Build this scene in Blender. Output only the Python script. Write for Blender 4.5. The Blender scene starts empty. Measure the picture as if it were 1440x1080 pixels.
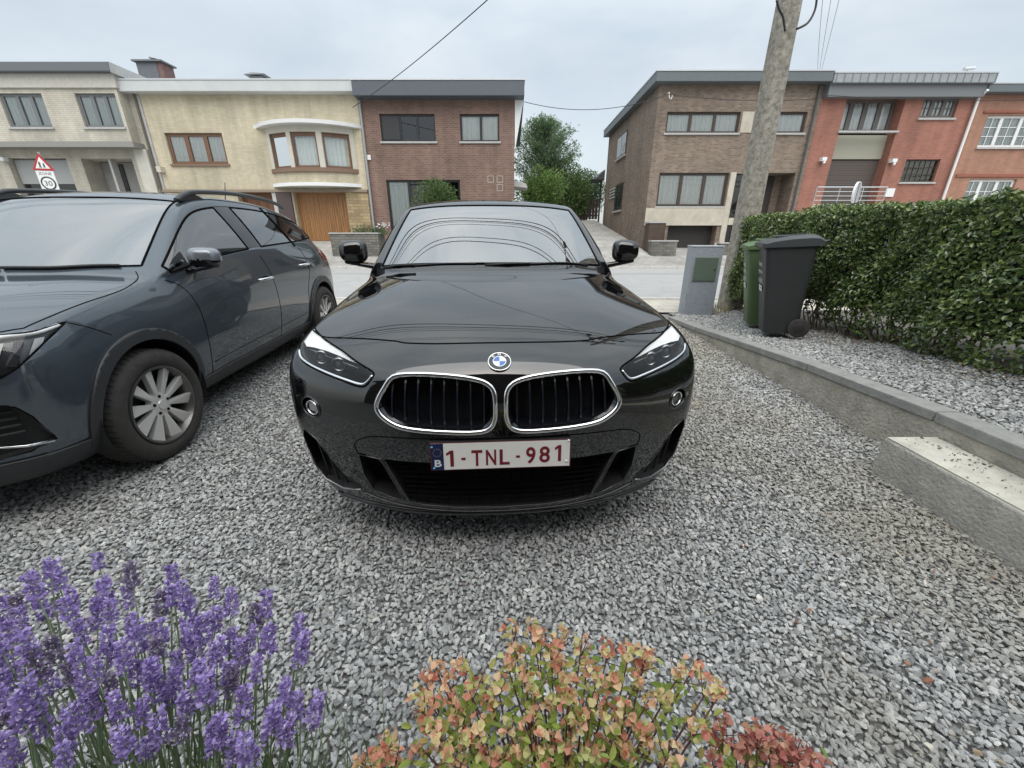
import bpy, bmesh, math, random
import numpy as np
from mathutils import Vector, Matrix
from mathutils.bvhtree import BVHTree
R = math.radians
random.seed(7)
rng = np.random.default_rng(11)
S = bpy.context.scene
col = S.collection
# ---------------------------------------------------------------- camera
CAMZ = 1.27; PITCH = R(20.84); FPX = 550.0
cam = bpy.data.cameras.new("camera"); camo = bpy.data.objects.new("camera", cam); col.objects.link(camo)
camo.location = (0, 0, CAMZ); camo.rotation_euler = (R(90) - PITCH, 0, 0)
cam.lens = FPX / 1440 * 36; cam.sensor_width = 36; cam.clip_start = 0.02; cam.clip_end = 3000
S.camera = camo
S.view_settings.view_transform = 'Standard'; S.view_settings.look = 'None'
S.view_settings.exposure = 0.52; S.view_settings.gamma = 1
# ---------------------------------------------------------------- world : overcast sky
SUN_EL, SUN_AZ = R(58), R(180)       # azimuth measured from +y towards +x
w = bpy.data.worlds.new("World"); S.world = w; w.use_nodes = True
nt = w.node_tree; nt.nodes.clear()
N = nt.nodes.new; L = nt.links.new
out = N('ShaderNodeOutputWorld'); bg1 = N('ShaderNodeBackground'); bg2 = N('ShaderNodeBackground'); add = N('ShaderNodeAddShader')
sky = N('ShaderNodeTexSky'); sky.sky_type = 'NISHITA'; sky.sun_disc = False
sky.sun_elevation = SUN_EL; sky.sun_rotation = SUN_AZ; sky.air_density = 1.0; sky.dust_density = 3.0
bg1.inputs[1].default_value = 0.05; L(sky.outputs[0], bg1.inputs[0])
tc = N('ShaderNodeTexCoord'); mp = N('ShaderNodeMapping'); mp.inputs['Scale'].default_value = (1.0, 1.0, 2.6)
nz = N('ShaderNodeTexNoise'); nz.inputs['Scale'].default_value = 1.7; nz.inputs['Detail'].default_value = 5; nz.inputs['Roughness'].default_value = .55
nz.inputs['Distortion'].default_value = .4
cr = N('ShaderNodeValToRGB'); cr.color_ramp.elements[0].position = .34; cr.color_ramp.elements[1].position = .68
cr.color_ramp.elements[0].color = (.285, .325, .335, 1); cr.color_ramp.elements[1].color = (.44, .452, .437, 1)
sz_ = N('ShaderNodeSeparateXYZ'); L(tc.outputs['Generated'], sz_.inputs[0])
zr_ = N('ShaderNodeMapRange'); zr_.inputs[1].default_value = .30; zr_.inputs[2].default_value = 1.0; zr_.inputs[3].default_value = 1.0; zr_.inputs[4].default_value = 2.6; L(sz_.outputs[2], zr_.inputs[0])   # an overcast sky is brighter overhead
L(zr_.outputs[0], bg2.inputs[1])
L(tc.outputs['Generated'], mp.inputs[0]); L(mp.outputs[0], nz.inputs['Vector']); L(nz.outputs['Fac'], cr.inputs[0])
L(cr.outputs[0], bg2.inputs[0])
L(bg1.outputs[0], add.inputs[0]); L(bg2.outputs[0], add.inputs[1]); L(add.outputs[0], out.inputs[0])
# sun lamp, veiled by cloud
sl = bpy.data.lights.new("sun", 'SUN'); so = bpy.data.objects.new("sun", sl); col.objects.link(so)
sl.energy = 1.5; sl.angle = R(70); sl.color = (1, .97, .92)
d = Vector((math.sin(SUN_AZ) * math.cos(SUN_EL), math.cos(SUN_AZ) * math.cos(SUN_EL), math.sin(SUN_EL)))
so.rotation_euler = d.to_track_quat('Z', 'Y').to_euler(); so.location = d * 50
# ---------------------------------------------------------------- materials
MATS = {}
def mat(name, c, rough=.6, metal=0., coat=0., spec=.5, var=0., vs=8., bump=0., bs=40., island=None, extra=None):
    if name in MATS: return MATS[name]
    m = bpy.data.materials.new(name); m.use_nodes = True; t = m.node_tree
    b = t.nodes['Principled BSDF']; b.inputs['Base Color'].default_value = (*c, 1)
    b.inputs['Roughness'].default_value = rough; b.inputs['Metallic'].default_value = metal
    b.inputs['Coat Weight'].default_value = coat; b.inputs['Coat Roughness'].default_value = .03
    b.inputs['Specular IOR Level'].default_value = spec
    n = t.nodes.new; l = t.links.new
    co = n('ShaderNodeTexCoord')
    src = None
    if island:
        g = n('ShaderNodeNewGeometry'); r = n('ShaderNodeValToRGB'); r.color_ramp.interpolation = 'LINEAR'
        els = r.color_ramp.elements
        while len(els) < len(island): els.new(.5)
        for e, (p, cc) in zip(els, island): e.position = p; e.color = (*cc, 1)
        l(g.outputs['Random Per Island'], r.inputs[0]); src = r.outputs[0]
    if var:
        nz = n('ShaderNodeTexNoise'); nz.inputs['Scale'].default_value = vs; nz.inputs['Detail'].default_value = 6
        nz.inputs['Roughness'].default_value = .65
        l(co.outputs['Object'], nz.inputs['Vector'])
        mr = n('ShaderNodeMapRange'); mr.inputs[1].default_value = .3; mr.inputs[2].default_value = .7
        mr.inputs[3].default_value = 1 - var; mr.inputs[4].default_value = 1 + var
        l(nz.outputs['Fac'], mr.inputs[0])
        mx = n('ShaderNodeVectorMath'); mx.operation = 'MULTIPLY'
        if src: l(src, mx.inputs[0])
        else: mx.inputs[0].default_value = c
        l(mr.outputs[0], mx.inputs[1]); src = mx.outputs[0]
    if src: l(src, b.inputs['Base Color'])
    if bump:
        nb = n('ShaderNodeTexNoise'); nb.inputs['Scale'].default_value = bs; nb.inputs['Detail'].default_value = 5
        l(co.outputs['Object'], nb.inputs['Vector'])
        bp = n('ShaderNodeBump'); bp.inputs['Strength'].default_value = bump; bp.inputs['Distance'].default_value = .02
        l(nb.outputs['Fac'], bp.inputs['Height']); l(bp.outputs[0], b.inputs['Normal'])
    if extra: extra(m, t, b, co)
    MATS[name] = m; return m
def brick(name, c1, c2, mortar, bw=.21, bh=.07, ms=.010, rough=.85, off=.5, bumpk=.5):
    def ex(m, t, b, co):
        n = t.nodes.new; l = t.links.new
        sp = n('ShaderNodeSeparateXYZ'); l(co.outputs['Object'], sp.inputs[0])
        ad = n('ShaderNodeMath'); ad.operation = 'ADD'; l(sp.outputs[0], ad.inputs[0]); l(sp.outputs[1], ad.inputs[1])
        cb = n('ShaderNodeCombineXYZ'); l(ad.outputs[0], cb.inputs[0]); l(sp.outputs[2], cb.inputs[1])
        br = n('ShaderNodeTexBrick'); br.offset = off; br.inputs['Scale'].default_value = 1
        br.inputs['Brick Width'].default_value = bw; br.inputs['Row Height'].default_value = bh
        br.inputs['Mortar Size'].default_value = ms; br.inputs['Mortar Smooth'].default_value = .2
        br.inputs['Color1'].default_value = (*c1, 1); br.inputs['Color2'].default_value = (*c2, 1); br.inputs['Mortar'].default_value = (*mortar, 1)
        br.inputs['Bias'].default_value = -.1
        l(cb.outputs[0], br.inputs['Vector'])
        nz = n('ShaderNodeTexNoise'); nz.inputs['Scale'].default_value = .55; nz.inputs['Detail'].default_value = 7; nz.inputs['Roughness'].default_value = .7
        l(co.outputs['Object'], nz.inputs['Vector'])
        mr = n('ShaderNodeMapRange'); mr.inputs[1].default_value = .3; mr.inputs[2].default_value = .7; mr.inputs[3].default_value = .80; mr.inputs[4].default_value = 1.18
        l(nz.outputs['Fac'], mr.inputs[0])
        mx = n('ShaderNodeVectorMath'); mx.operation = 'MULTIPLY'; l(br.outputs['Color'], mx.inputs[0]); l(mr.outputs[0], mx.inputs[1])
        mp_ = n('ShaderNodeMapping'); mp_.inputs['Scale'].default_value = (2.2, 2.2, .22); l(co.outputs['Object'], mp_.inputs[0])
        n2 = n('ShaderNodeTexNoise'); n2.inputs['Scale'].default_value = 1.4; n2.inputs['Detail'].default_value = 6; l(mp_.outputs[0], n2.inputs['Vector'])
        m2 = n('ShaderNodeMapRange'); m2.inputs[1].default_value = .3; m2.inputs[2].default_value = .7; m2.inputs[3].default_value = .84; m2.inputs[4].default_value = 1.10; l(n2.outputs['Fac'], m2.inputs[0])
        m3 = n('ShaderNodeVectorMath'); m3.operation = 'MULTIPLY'; l(mx.outputs[0], m3.inputs[0]); l(m2.outputs[0], m3.inputs[1])
        l(m3.outputs[0], b.inputs['Base Color'])
        bp = n('ShaderNodeBump'); bp.invert = True; bp.inputs['Strength'].default_value = bumpk; bp.inputs['Distance'].default_value = .012
        l(br.outputs['Fac'], bp.inputs['Height']); l(bp.outputs[0], b.inputs['Normal'])
    return mat(name, c1, rough, extra=ex)
def glassmat(name, tint=(.8, .85, .85), k=1.0, base=.06):
    if name in MATS: return MATS[name]
    m = bpy.data.materials.new(name); m.use_nodes = True; t = m.node_tree; t.nodes.clear()
    n = t.nodes.new; l = t.links.new
    o = n('ShaderNodeOutputMaterial'); mx = n('ShaderNodeMixShader'); tr = n('ShaderNodeBsdfTransparent'); gl = n('ShaderNodeBsdfGlossy')
    gl.inputs['Roughness'].default_value = .01; tr.inputs[0].default_value = (*tint, 1)
    fr = n('ShaderNodeFresnel'); fr.inputs[0].default_value = 1.52
    ma = n('ShaderNodeMath'); ma.operation = 'MULTIPLY_ADD'; ma.use_clamp = True; ma.inputs[1].default_value = k; ma.inputs[2].default_value = base
    l(fr.outputs[0], ma.inputs[0]); l(ma.outputs[0], mx.inputs[0]); l(tr.outputs[0], mx.inputs[1]); l(gl.outputs[0], mx.inputs[2]); l(mx.outputs[0], o.inputs[0])
    MATS[name] = m; return m
# ---------------------------------------------------------------- mesh builder
class MB:
    def __init__(s): s.v = []; s.f = []
    def add(s, vs, fs):
        o = len(s.v); s.v += [tuple(p) for p in vs]; s.f += [tuple(i + o for i in f) for f in fs]
    def box(s, x0, x1, y0, y1, z0, z1):
        s.add([(x0, y0, z0), (x1, y0, z0), (x1, y1, z0), (x0, y1, z0), (x0, y0, z1), (x1, y0, z1), (x1, y1, z1), (x0, y1, z1)],
              [(0, 3, 2, 1), (4, 5, 6, 7), (0, 1, 5, 4), (1, 2, 6, 5), (2, 3, 7, 6), (3, 0, 4, 7)])
    def quad(s, a, b, c, d): s.add([a, b, c, d], [(0, 1, 2, 3)])
    def tube(s, pts, r, n=8, closed=False, cap=True, flat=1.0, up=None):
        pts = [Vector(p) for p in pts]; m = len(pts); rs = r if isinstance(r, (list, tuple)) else [r] * m
        o = len(s.v); prev = None
        for i, p in enumerate(pts):
            a = pts[i - 1] if (i > 0 or closed) else p; b = pts[(i + 1) % m] if (i < m - 1 or closed) else p
            t = (b - a); t = t.normalized() if t.length > 1e-9 else Vector((0, 0, 1))
            if prev is None:
                u = Vector(up) if up else (Vector((0, 0, 1)) if abs(t.z) < .9 else Vector((1, 0, 0)))
            else: u = prev
            u = (u - t * u.dot(t)); u = u.normalized() if u.length > 1e-6 else t.orthogonal().normalized()
            prev = u; q = t.cross(u)
            for k in range(n):
                an = 2 * math.pi * k / n
                s.v.append(tuple(p + u * (math.cos(an) * rs[i]) + q * (math.sin(an) * rs[i] * flat)))
        for i in range(m if closed else m - 1):
            for k in range(n):
                a0 = o + i * n; b0 = o + ((i + 1) % m) * n; k2 = (k + 1) % n
                s.f.append((a0 + k, a0 + k2, b0 + k2, b0 + k))
        if cap and not closed:
            s.f.append(tuple(o + k for k in reversed(range(n)))); s.f.append(tuple(o + (m - 1) * n + k for k in range(n)))
    def lathe(s, prof, n=32, axis='x', c=(0, 0, 0), closed=True):
        o = len(s.v); m = len(prof)
        for (a, r) in prof:
            for k in range(n):
                t = 2 * math.pi * k / n; p = {'x': (a, r * math.cos(t), r * math.sin(t)), 'y': (r * math.cos(t), a, r * math.sin(t)), 'z': (r * math.cos(t), r * math.sin(t), a)}[axis]
                s.v.append((p[0] + c[0], p[1] + c[1], p[2] + c[2]))
        for i in range(m - 1):
            for k in range(n):
                k2 = (k + 1) % n; s.f.append((o + i * n + k, o + i * n + k2, o + (i + 1) * n + k2, o + (i + 1) * n + k))
    def prism(s, poly, fn0, fn1):      # poly of 2-D points, two maps to 3-D
        n = len(poly); s.add([fn0(p) for p in poly] + [fn1(p) for p in poly],
                             [tuple(range(n)), tuple(range(2 * n - 1, n - 1, -1))] + [(i, (i + 1) % n + 0, (i + 1) % n + n, i + n) for i in range(n)])
    def build(s, name, m, parent=None, smooth=False, bevel=0., loc=None, sharp=None, fixn=True):
        me = bpy.data.meshes.new(name); me.from_pydata(s.v, [], s.f); me.update()
        if fixn:
            bm = bmesh.new(); bm.from_mesh(me); bmesh.ops.recalc_face_normals(bm, faces=bm.faces); bm.to_mesh(me); bm.free()
        return link(name, me, m, parent, smooth, bevel, loc, sharp)
def link(name, me, m, parent=None, smooth=False, bevel=0., loc=None, sharp=None):
    o = bpy.data.objects.new(name, me); col.objects.link(o)
    if m is not None and len(me.materials) == 0:
        for q in (m if isinstance(m, (list, tuple)) else [m]): me.materials.append(q)
    if smooth: me.shade_smooth()
    if sharp is not None: me.shade_smooth(); me.set_sharp_from_angle(angle=R(sharp))
    if bevel:
        b = o.modifiers.new('bevel', 'BEVEL'); b.width = bevel; b.segments = 2; b.limit_method = 'ANGLE'; b.angle_limit = R(40); b.harden_normals = False
    if parent is not None:
        o.parent = parent
        if 'wb' in WB.get(parent.name, ()): o.location = -parent_world(parent)
    if loc is not None: o.location = loc
    return o
WB = {}
def parent_world(p):
    v = Vector(p.location)
    return v
def tag(o, label=None, cat=None, group=None, kind=None):
    if label: o['label'] = label
    if cat: o['category'] = cat
    if group: o['group'] = group
    if kind: o['kind'] = kind
    return o
def thing(name, label, cat, loc=(0, 0, 0), rot=(0, 0, 0), group=None, wb=False):
    o = bpy.data.objects.new(name, None); col.objects.link(o); o.location = loc; o.rotation_euler = rot
    o.empty_display_size = .1
    if wb: WB[o.name] = ('wb',)        # children are written in world coordinates
    return tag(o, label, cat, group)
def interp(x, xs, ys): return float(np.interp(x, xs, ys))
def catmull(pts, k=6, closed=True):
    n = len(pts); o = []
    for i in range(n if closed else n - 1):
        g = (lambda j: pts[j % n]) if closed else (lambda j: pts[max(0, min(n - 1, j))])
        p0, p1, p2, p3 = [np.array(g(i + d), float) for d in (-1, 0, 1, 2)]
        for q in range(k):
            t = q / k
            o.append(tuple(.5 * ((2 * p1) + (-p0 + p2) * t + (2 * p0 - 5 * p1 + 4 * p2 - p3) * t * t + (-p0 + 3 * p1 - 3 * p2 + p3) * t ** 3)))
    if not closed: o.append(tuple(pts[-1]))
    return o
# a facade is measured on its plane y = D from two picture points
CT, ST = math.cos(PITCH), math.sin(PITCH)
def fp(px, py, D):
    dx = (px - 720) / FPX; v = (540 - py) / FPX; t = D / (CT + v * ST)
    return dx * t, CAMZ + t * (-ST + v * CT)
def rect(px0, px1, py0, py1, D):      # px at mid height
    m = (py0 + py1) / 2
    return (fp(px0, m, D)[0], fp(px1, m, D)[0], fp(px0, py1, D)[1], fp(px0, py0, D)[1])
# ================================================================ GROUND
def gz(x, y):
    z = interp(y, [-30, -1, 1.9, 7.0, 15.0, 16.6, 19.5, 28.5, 60, 2000], [-.05, -.05, 0, .09, .12, .28, .98, 2.2, 2.6, 2.6])
    if y > 15.0:
        zr = interp(y, [15.0, 16.6, 19.5, 28.5, 60, 2000], [.12, .25, .67, 1.6, 2.4, 2.6])
        k = min(1, max(0, (x - 5.6) / .5)); z = z * (1 - k) + zr * k
    return z
def ztop(y): return interp(y, [-2, 1.6, 2.45, 3.62, 4.6, 5.64, 7.2], [.345, .345, .34, .262, .185, .115, .10])
def sheet(name, xs, ys, zf, m, label=None, kind='structure', smooth=True):
    v = [(x, y, zf(x, y)) for y in ys for x in xs]; nx = len(xs)
    f = [(j * nx + i, j * nx + i + 1, (j + 1) * nx + i + 1, (j + 1) * nx + i) for j in range(len(ys) - 1) for i in range(nx - 1)]
    me = bpy.data.meshes.new(name); me.from_pydata(v, [], f); me.update()
    o = link(name, me, m, smooth=smooth); tag(o, kind=kind)
    return o
M_soil = mat('gravel_bed', (.25, .25, .24), .95, var=.35, vs=60, bump=.9, bs=120)
M_far = mat('far_ground', (.09, .11, .06), .95, var=.3, vs=3)
M_asph = mat('road_asphalt', (.36, .36, .355), .85, var=.10, vs=3.5, bump=.25, bs=250)
M_pave = mat('paving', (.40, .385, .36), .85, var=.12, vs=6)
M_kerb = mat('kerb_concrete', (.50, .49, .46), .8, var=.12, vs=9, bump=.3, bs=80)
ya = [-60, -30, -10, -4, -1, 0, 1, 1.9, 3, 4, 5, 6, 7.0, 9, 11, 13, 15.0, 15.6, 16.2, 16.6, 17.2, 18, 18.8, 19.5, 21, 23, 25, 28.5, 34, 42, 60, 100, 200, 500, 1500]
xa = [-1500, -500, -200, -80, -40, -30, -20, -10, -5, -3, -2, -1, 0, 1, 2, 3, 4, 5, 5.6, 6.1, 7, 10, 15, 20, 30, 45, 80, 200, 500, 1500]
sheet('ground', xa, ya, lambda x, y: gz(x, y) - .012, M_soil)
xr = [-60 + 5 * i for i in range(30)]
def paver(name, c1, c2, mo, bw, bh, ms=.008):
    def ex(m, t, b, co):
        n = t.nodes.new; l = t.links.new
        br = n('ShaderNodeTexBrick'); br.inputs['Scale'].default_value = 1; br.inputs['Brick Width'].default_value = bw; br.inputs['Row Height'].default_value = bh
        br.inputs['Mortar Size'].default_value = ms; br.inputs['Color1'].default_value = (*c1, 1); br.inputs['Color2'].default_value = (*c2, 1); br.inputs['Mortar'].default_value = (*mo, 1)
        l(co.outputs['Object'], br.inputs['Vector'])
        nz = n('ShaderNodeTexNoise'); nz.inputs['Scale'].default_value = 1.5; nz.inputs['Detail'].default_value = 8; l(co.outputs['Object'], nz.inputs['Vector'])
        mr = n('ShaderNodeMapRange'); mr.inputs[1].default_value = .3; mr.inputs[2].default_value = .7; mr.inputs[3].default_value = .8; mr.inputs[4].default_value = 1.15; l(nz.outputs['Fac'], mr.inputs[0])
        mx = n('ShaderNodeVectorMath'); mx.operation = 'MULTIPLY'; l(br.outputs['Color'], mx.inputs[0]); l(mr.outputs[0], mx.inputs[1]); l(mx.outputs[0], b.inputs['Base Color'])
    return mat(name, c1, .85, extra=ex)
M_pave1 = paver('near_paving', (.52, .48, .41), (.47, .44, .39), (.30, .28, .25), .3, .3)
M_pave2 = paver('far_paving', (.34, .325, .30), (.30, .29, .27), (.17, .16, .15), .3, .3)
M_drive = paver('driveway_slabs', (.36, .35, .33), (.33, .32, .30), (.20, .19, .18), .6, .6, .012)
sheet('road', xr, [7.75, 9.5, 11.3, 13, 14.75], lambda x, y: gz(x, y) + .004 + .05 * (1 - ((y - 11.3) / 3.6) ** 2), M_asph)
sheet('near_pavement', xr, [6.35, 7.0, 7.62], lambda x, y: gz(x, y) + .02, M_pave1)
sheet('far_pavement', xr, [14.9, 15.6, 16.6, 17.2], lambda x, y: gz(x, y) + .01, M_pave2)
sheet('forecourt', [-40, -30, -20, -10, 0, .3, 2, 4, 5.6, 6.1, 8, 12, 20, 30], [17.2, 18, 18.8, 19.6], lambda x, y: gz(x, y) + .006, M_drive)
sheet('driveway', [.4, 2, 4, 5.6, 6.05], [19.6, 21, 23, 25, 28.5, 34], lambda x, y: gz(x, y) + .006, M_drive)
# kerbs of the road, single stones one metre long
def kerb(name, y0, y1, dz, m):
    b = MB(); x = -45
    while x < 60:
        z = gz(x + .5, (y0 + y1) / 2); b.box(x + .004, x + .996, y0, y1, z - .1, z + dz); x += 1
    o = b.build(name, m, bevel=.006); tag(o, kind='structure')
kerb('near_kerb', 7.62, 7.76, .045, M_kerb); kerb('far_kerb', 14.74, 14.90, .10, M_kerb)
# a darker seam along the road
b = MB()
for i in range(60):
    x = -45 + i * 1.7; z = gz(x, 12.4) + .004 + .05 * (1 - ((12.4 - 11.3) / 3.6) ** 2) + .004
    b.quad((x, 12.38, z), (x + 1.7, 12.38, z), (x + 1.7, 12.43, z), (x, 12.43, z))
tag(b.build('road_seam', mat('seam', (.2, .2, .2), .8)), kind='structure')
# raised bed on the right
M_bed = mat('bed_soil', (.15, .14, .125), .95, var=.35, vs=40, bump=.9, bs=90)
sheet('raised_bed', [2.53, 2.8, 3.2, 3.6, 4.2, 5, 9, 14], [-3, -1, 0, 1, 1.6, 2, 2.45, 3, 3.62, 4.2, 4.6, 5.1, 5.64, 6.0, 6.34],
      lambda x, y: ztop(y) - .02 + .05 * max(0, min(1, (x - 3.2) / .5)), M_bed)
# ---- retaining wall with kerb stone cap
M_wall = mat('rough_concrete', (.42, .395, .34), .9, var=.28, vs=7, bump=.8, bs=55)
M_cap = mat('kerb_cap', (.29, .29, .275), .85, var=.2, vs=12, bump=.4, bs=90)
t = thing('retaining_wall', 'low rough concrete retaining wall capped with grey kerb stones beside the gravel parking', 'wall', (2.45, 2.5, 0), wb=True)
b = MB(); ys = [-3 + .3 * i for i in range(30)] + [5.95]
for y0, y1 in zip(ys[:-1], ys[1:]):
    n0 = .012 * math.sin(y0 * 7.3); n1 = .012 * math.sin(y1 * 7.3)
    b.add([(2.37 + n0, y0, -.2), (2.37 + n1, y1, -.2), (2.395, y1, ztop(y1) - .062), (2.395, y0, ztop(y0) - .062), (2.55, y0, -.2), (2.55, y1, -.2), (2.55, y1, ztop(y1) - .062), (2.55, y0, ztop(y0) - .062)],
          [(0, 1, 2, 3), (3, 2, 6, 7), (5, 4, 7, 6)])
b.add([(2.37, 5.95, -.2), (2.55, 5.95, -.2), (2.55, 5.95, .05), (2.395, 5.95, .05)], [(0, 1, 2, 3)])
b.build('concrete_wall', M_wall, t)
b = MB(); y = -3.0
while y < 5.9:
    y1 = min(y + 1.0, 5.95); a, c = y + .004, y1 - .004; j = random.uniform(-.003, .003)
    b.add([(2.383 + j, a, ztop(a) - .06), (2.53 + j, a, ztop(a) - .06), (2.53 + j, a, ztop(a)), (2.383 + j, a, ztop(a)), (2.383 + j, c, ztop(c) - .06), (2.53 + j, c, ztop(c) - .06), (2.53 + j, c, ztop(c)), (2.383 + j, c, ztop(c))],
          [(0, 1, 2, 3), (7, 6, 5, 4), (0, 4, 5, 1), (3, 2, 6, 7), (0, 3, 7, 4), (1, 5, 6, 2)]); y += 1.0
b.build('kerb_stones', M_cap, t, bevel=.007)
# ---- concrete block against the wall
M_blk = mat('block_concrete', (.44, .425, .38), .88, var=.22, vs=9, bump=.6, bs=60)
t = thing('concrete_step', 'low pale concrete block with loose pebbles on top, against the retaining wall', 'step', (2.2, 1.2, 0), wb=True)
b = MB()
def blk(p): return p
b.add([(2.03, -1.5, -.05), (2.09, 1.955, -.03), (2.10, 1.955, .205), (2.06, -1.5, .205), (2.385, -1.5, -.05), (2.375, 1.955, -.03), (2.385, 1.955, .205), (2.385, -1.5, .205)],
      [(0, 1, 2, 3), (3, 2, 6, 7), (1, 5, 6, 2), (0, 3, 7, 4), (4, 7, 6, 5)])
b.build('block', M_blk, t, bevel=.012)
b = MB(); b.box(2.105, 2.38, -1.5, 1.945, .2055, .211)
b.build('top_screed', mat('pale_screed', (.52, .495, .43), .9, var=.24, vs=7, bump=.3, bs=90), t)

# ================================================================ GRAVEL
def ico():
    p = (1 + 5 ** .5) / 2
    v = np.array([(-1, p, 0), (1, p, 0), (-1, -p, 0), (1, -p, 0), (0, -1, p), (0, 1, p), (0, -1, -p), (0, 1, -p), (p, 0, -1), (p, 0, 1), (-p, 0, -1), (-p, 0, 1)], float)
    v /= np.linalg.norm(v[0])
    f = np.array([(0, 11, 5), (0, 5, 1), (0, 1, 7), (0, 7, 10), (0, 10, 11), (1, 5, 9), (5, 11, 4), (11, 10, 2), (10, 7, 6), (7, 1, 8), (3, 9, 4), (3, 4, 2), (3, 2, 6), (3, 6, 8), (3, 8, 9), (4, 9, 5), (2, 4, 11), (6, 2, 10), (8, 6, 7), (9, 8, 1)])
    return v, f
IV, IF = ico()
def bulk(name, V, F, m, parent=None, smooth=False, kind=None):
    """V (k,3) verts, F (n,c) same size faces"""
    me = bpy.data.meshes.new(name); n, c = F.shape
    me.vertices.add(len(V)); me.vertices.foreach_set('co', V.astype(np.float32).ravel())
    me.loops.add(n * c); me.loops.foreach_set('vertex_index', F.astype(np.int32).ravel())
    me.polygons.add(n); me.polygons.foreach_set('loop_start', np.arange(0, n * c, c, dtype=np.int32))
    me.update(calc_edges=True); me.validate(); me.shade_flat()
    o = link(name, me, m, parent, smooth); return o
def rotmats(n, tilt=1.0):
    q = rng.normal(size=(n, 4)); q /= np.linalg.norm(q, axis=1)[:, None]
    w_, x, y, z = q.T
    return np.stack([1 - 2 * (y * y + z * z), 2 * (x * y - z * w_), 2 * (x * z + y * w_), 2 * (x * y + z * w_), 1 - 2 * (x * x + z * z), 2 * (y * z - x * w_), 2 * (x * z - y * w_), 2 * (y * z + x * w_), 1 - 2 * (x * x + y * y)], 1).reshape(n, 3, 3)
def stones(P, size):
    """P (n,3) centres, size (n,) -> verts, faces"""
    n = len(P); nb = 40
    base = IV[None] * (1 + rng.normal(0, .17, (nb, 12, 1))); base = base + rng.normal(0, .10, base.shape)
    base *= np.array([1, .76, .42])[None, None] * (1 + rng.normal(0, .12, (nb, 1, 3)))
    B = base[rng.integers(0, nb, n)]
    # mostly lying flat: yaw any, tilt moderate
    yaw = rng.uniform(0, 2 * np.pi, n); a = rng.normal(0, .5, n); b_ = rng.normal(0, .5, n)
    cy, sy, ca, sa, cb, sb = np.cos(yaw), np.sin(yaw), np.cos(a), np.sin(a), np.cos(b_), np.sin(b_)
    O = np.zeros(n); I = np.ones(n)
    Rx = np.stack([I, O, O, O, ca, -sa, O, sa, ca], 1).reshape(n, 3, 3); Ry = np.stack([cb, O, sb, O, I, O, -sb, O, cb], 1).reshape(n, 3, 3)
    Rz = np.stack([cy, -sy, O, sy, cy, O, O, O, I], 1).reshape(n, 3, 3)
    M = Rz @ Rx @ Ry
    V = np.einsum('nij,nkj->nki', M, B) * (size[:, None, None] * .5) + P[:, None]
    F = (IF[None] + 12 * np.arange(n)[:, None, None]).reshape(-1, 3)
    return V.reshape(-1, 3), F
GREYS = [(0, (.22, .222, .222)), (.25, (.32, .324, .322)), (.5, (.40, .404, .40)), (.75, (.48, .482, .474)), (.97, (.57, .565, .55)), (.978, (.78, .77, .74)), (.984, (.40, .36, .31)), (.992, (.40, .38, .35)), (1, (.30, .30, .30))]
def dirt(m, t, b, co):
    n = t.nodes.new; l = t.links.new; src = b.inputs['Base Color'].links[0].from_socket
    nz = n('ShaderNodeTexNoise'); nz.inputs['Scale'].default_value = 1.1; nz.inputs['Detail'].default_value = 5; l(co.outputs['Object'], nz.inputs['Vector'])
    sp = n('ShaderNodeSeparateXYZ'); l(co.outputs['Object'], sp.inputs[0])
    g = n('ShaderNodeMapRange'); g.inputs[1].default_value = .2; g.inputs[2].default_value = 1.9; g.inputs[3].default_value = -.12; g.inputs[4].default_value = .16; l(sp.outputs[0], g.inputs[0])
    a = n('ShaderNodeMath'); a.operation = 'ADD'; l(nz.outputs['Fac'], a.inputs[0]); l(g.outputs[0], a.inputs[1])
    r = n('ShaderNodeMapRange'); r.inputs[1].default_value = .48; r.inputs[2].default_value = .75; r.inputs[3].default_value = 0; r.inputs[4].default_value = .55; l(a.outputs[0], r.inputs[0])
    mx = n('ShaderNodeMix'); mx.data_type = 'RGBA'; l(r.outputs[0], mx.inputs['Factor']); l(src, mx.inputs['A']); mx.inputs['B'].default_value = (.30, .265, .19, 1); l(mx.outputs['Result'], b.inputs['Base Color'])
M_stone = mat('gravel_stones', (.3, .3, .3), .75, island=GREYS, var=.14, vs=130, bump=.25, bs=260, extra=dirt)
def field(x0, x1, y0, y1, sp, inside, zf, s0, s1, jit=.5):
    nx = int((x1 - x0) / sp); ny = int((y1 - y0) / sp)
    X, Y = np.meshgrid(np.arange(nx) * sp + x0, np.arange(ny) * sp + y0); X = X.ravel() + rng.uniform(-jit, jit, X.size) * sp; Y = Y.ravel() + rng.uniform(-jit, jit, Y.size) * sp
    k = inside(X, Y); X = X[k]; Y = Y[k]
    Z = zf(X, Y) + rng.uniform(-.3, .35, X.size) * s0
    return np.stack([X, Y, Z], 1), rng.uniform(s0, s1, X.size) * (1 + .35 * (rng.random(X.size) < .08))
GY = [-30, -1, 1.9, 7.0]; GZ = [-.05, -.05, 0, .09]
gzv = lambda X, Y: np.interp(Y, GY, GZ)
YAW = R(3.5)
def seenish(X, Y):      # inside the gravel parking, in or just outside the view
    sd = (np.abs(X) < 1.6 * Y + 1.3)
    return sd & (X < 2.385) & ~((X > 2.06) & (Y < 1.95))
fr = []
P1, s1 = field(-3.6, 2.4, .15, 1.6, .0140, lambda X, Y: seenish(X, Y) & (X > -3.4), gzv, .0155, .0255)
P2, s2 = field(-3.6, 2.4, 1.6, 3.2, .0165, lambda X, Y: seenish(X, Y) & ~((X > -.85) & (X < .75) & (Y > 2.0)) & (X > -3.4), gzv, .0175, .028)
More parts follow.
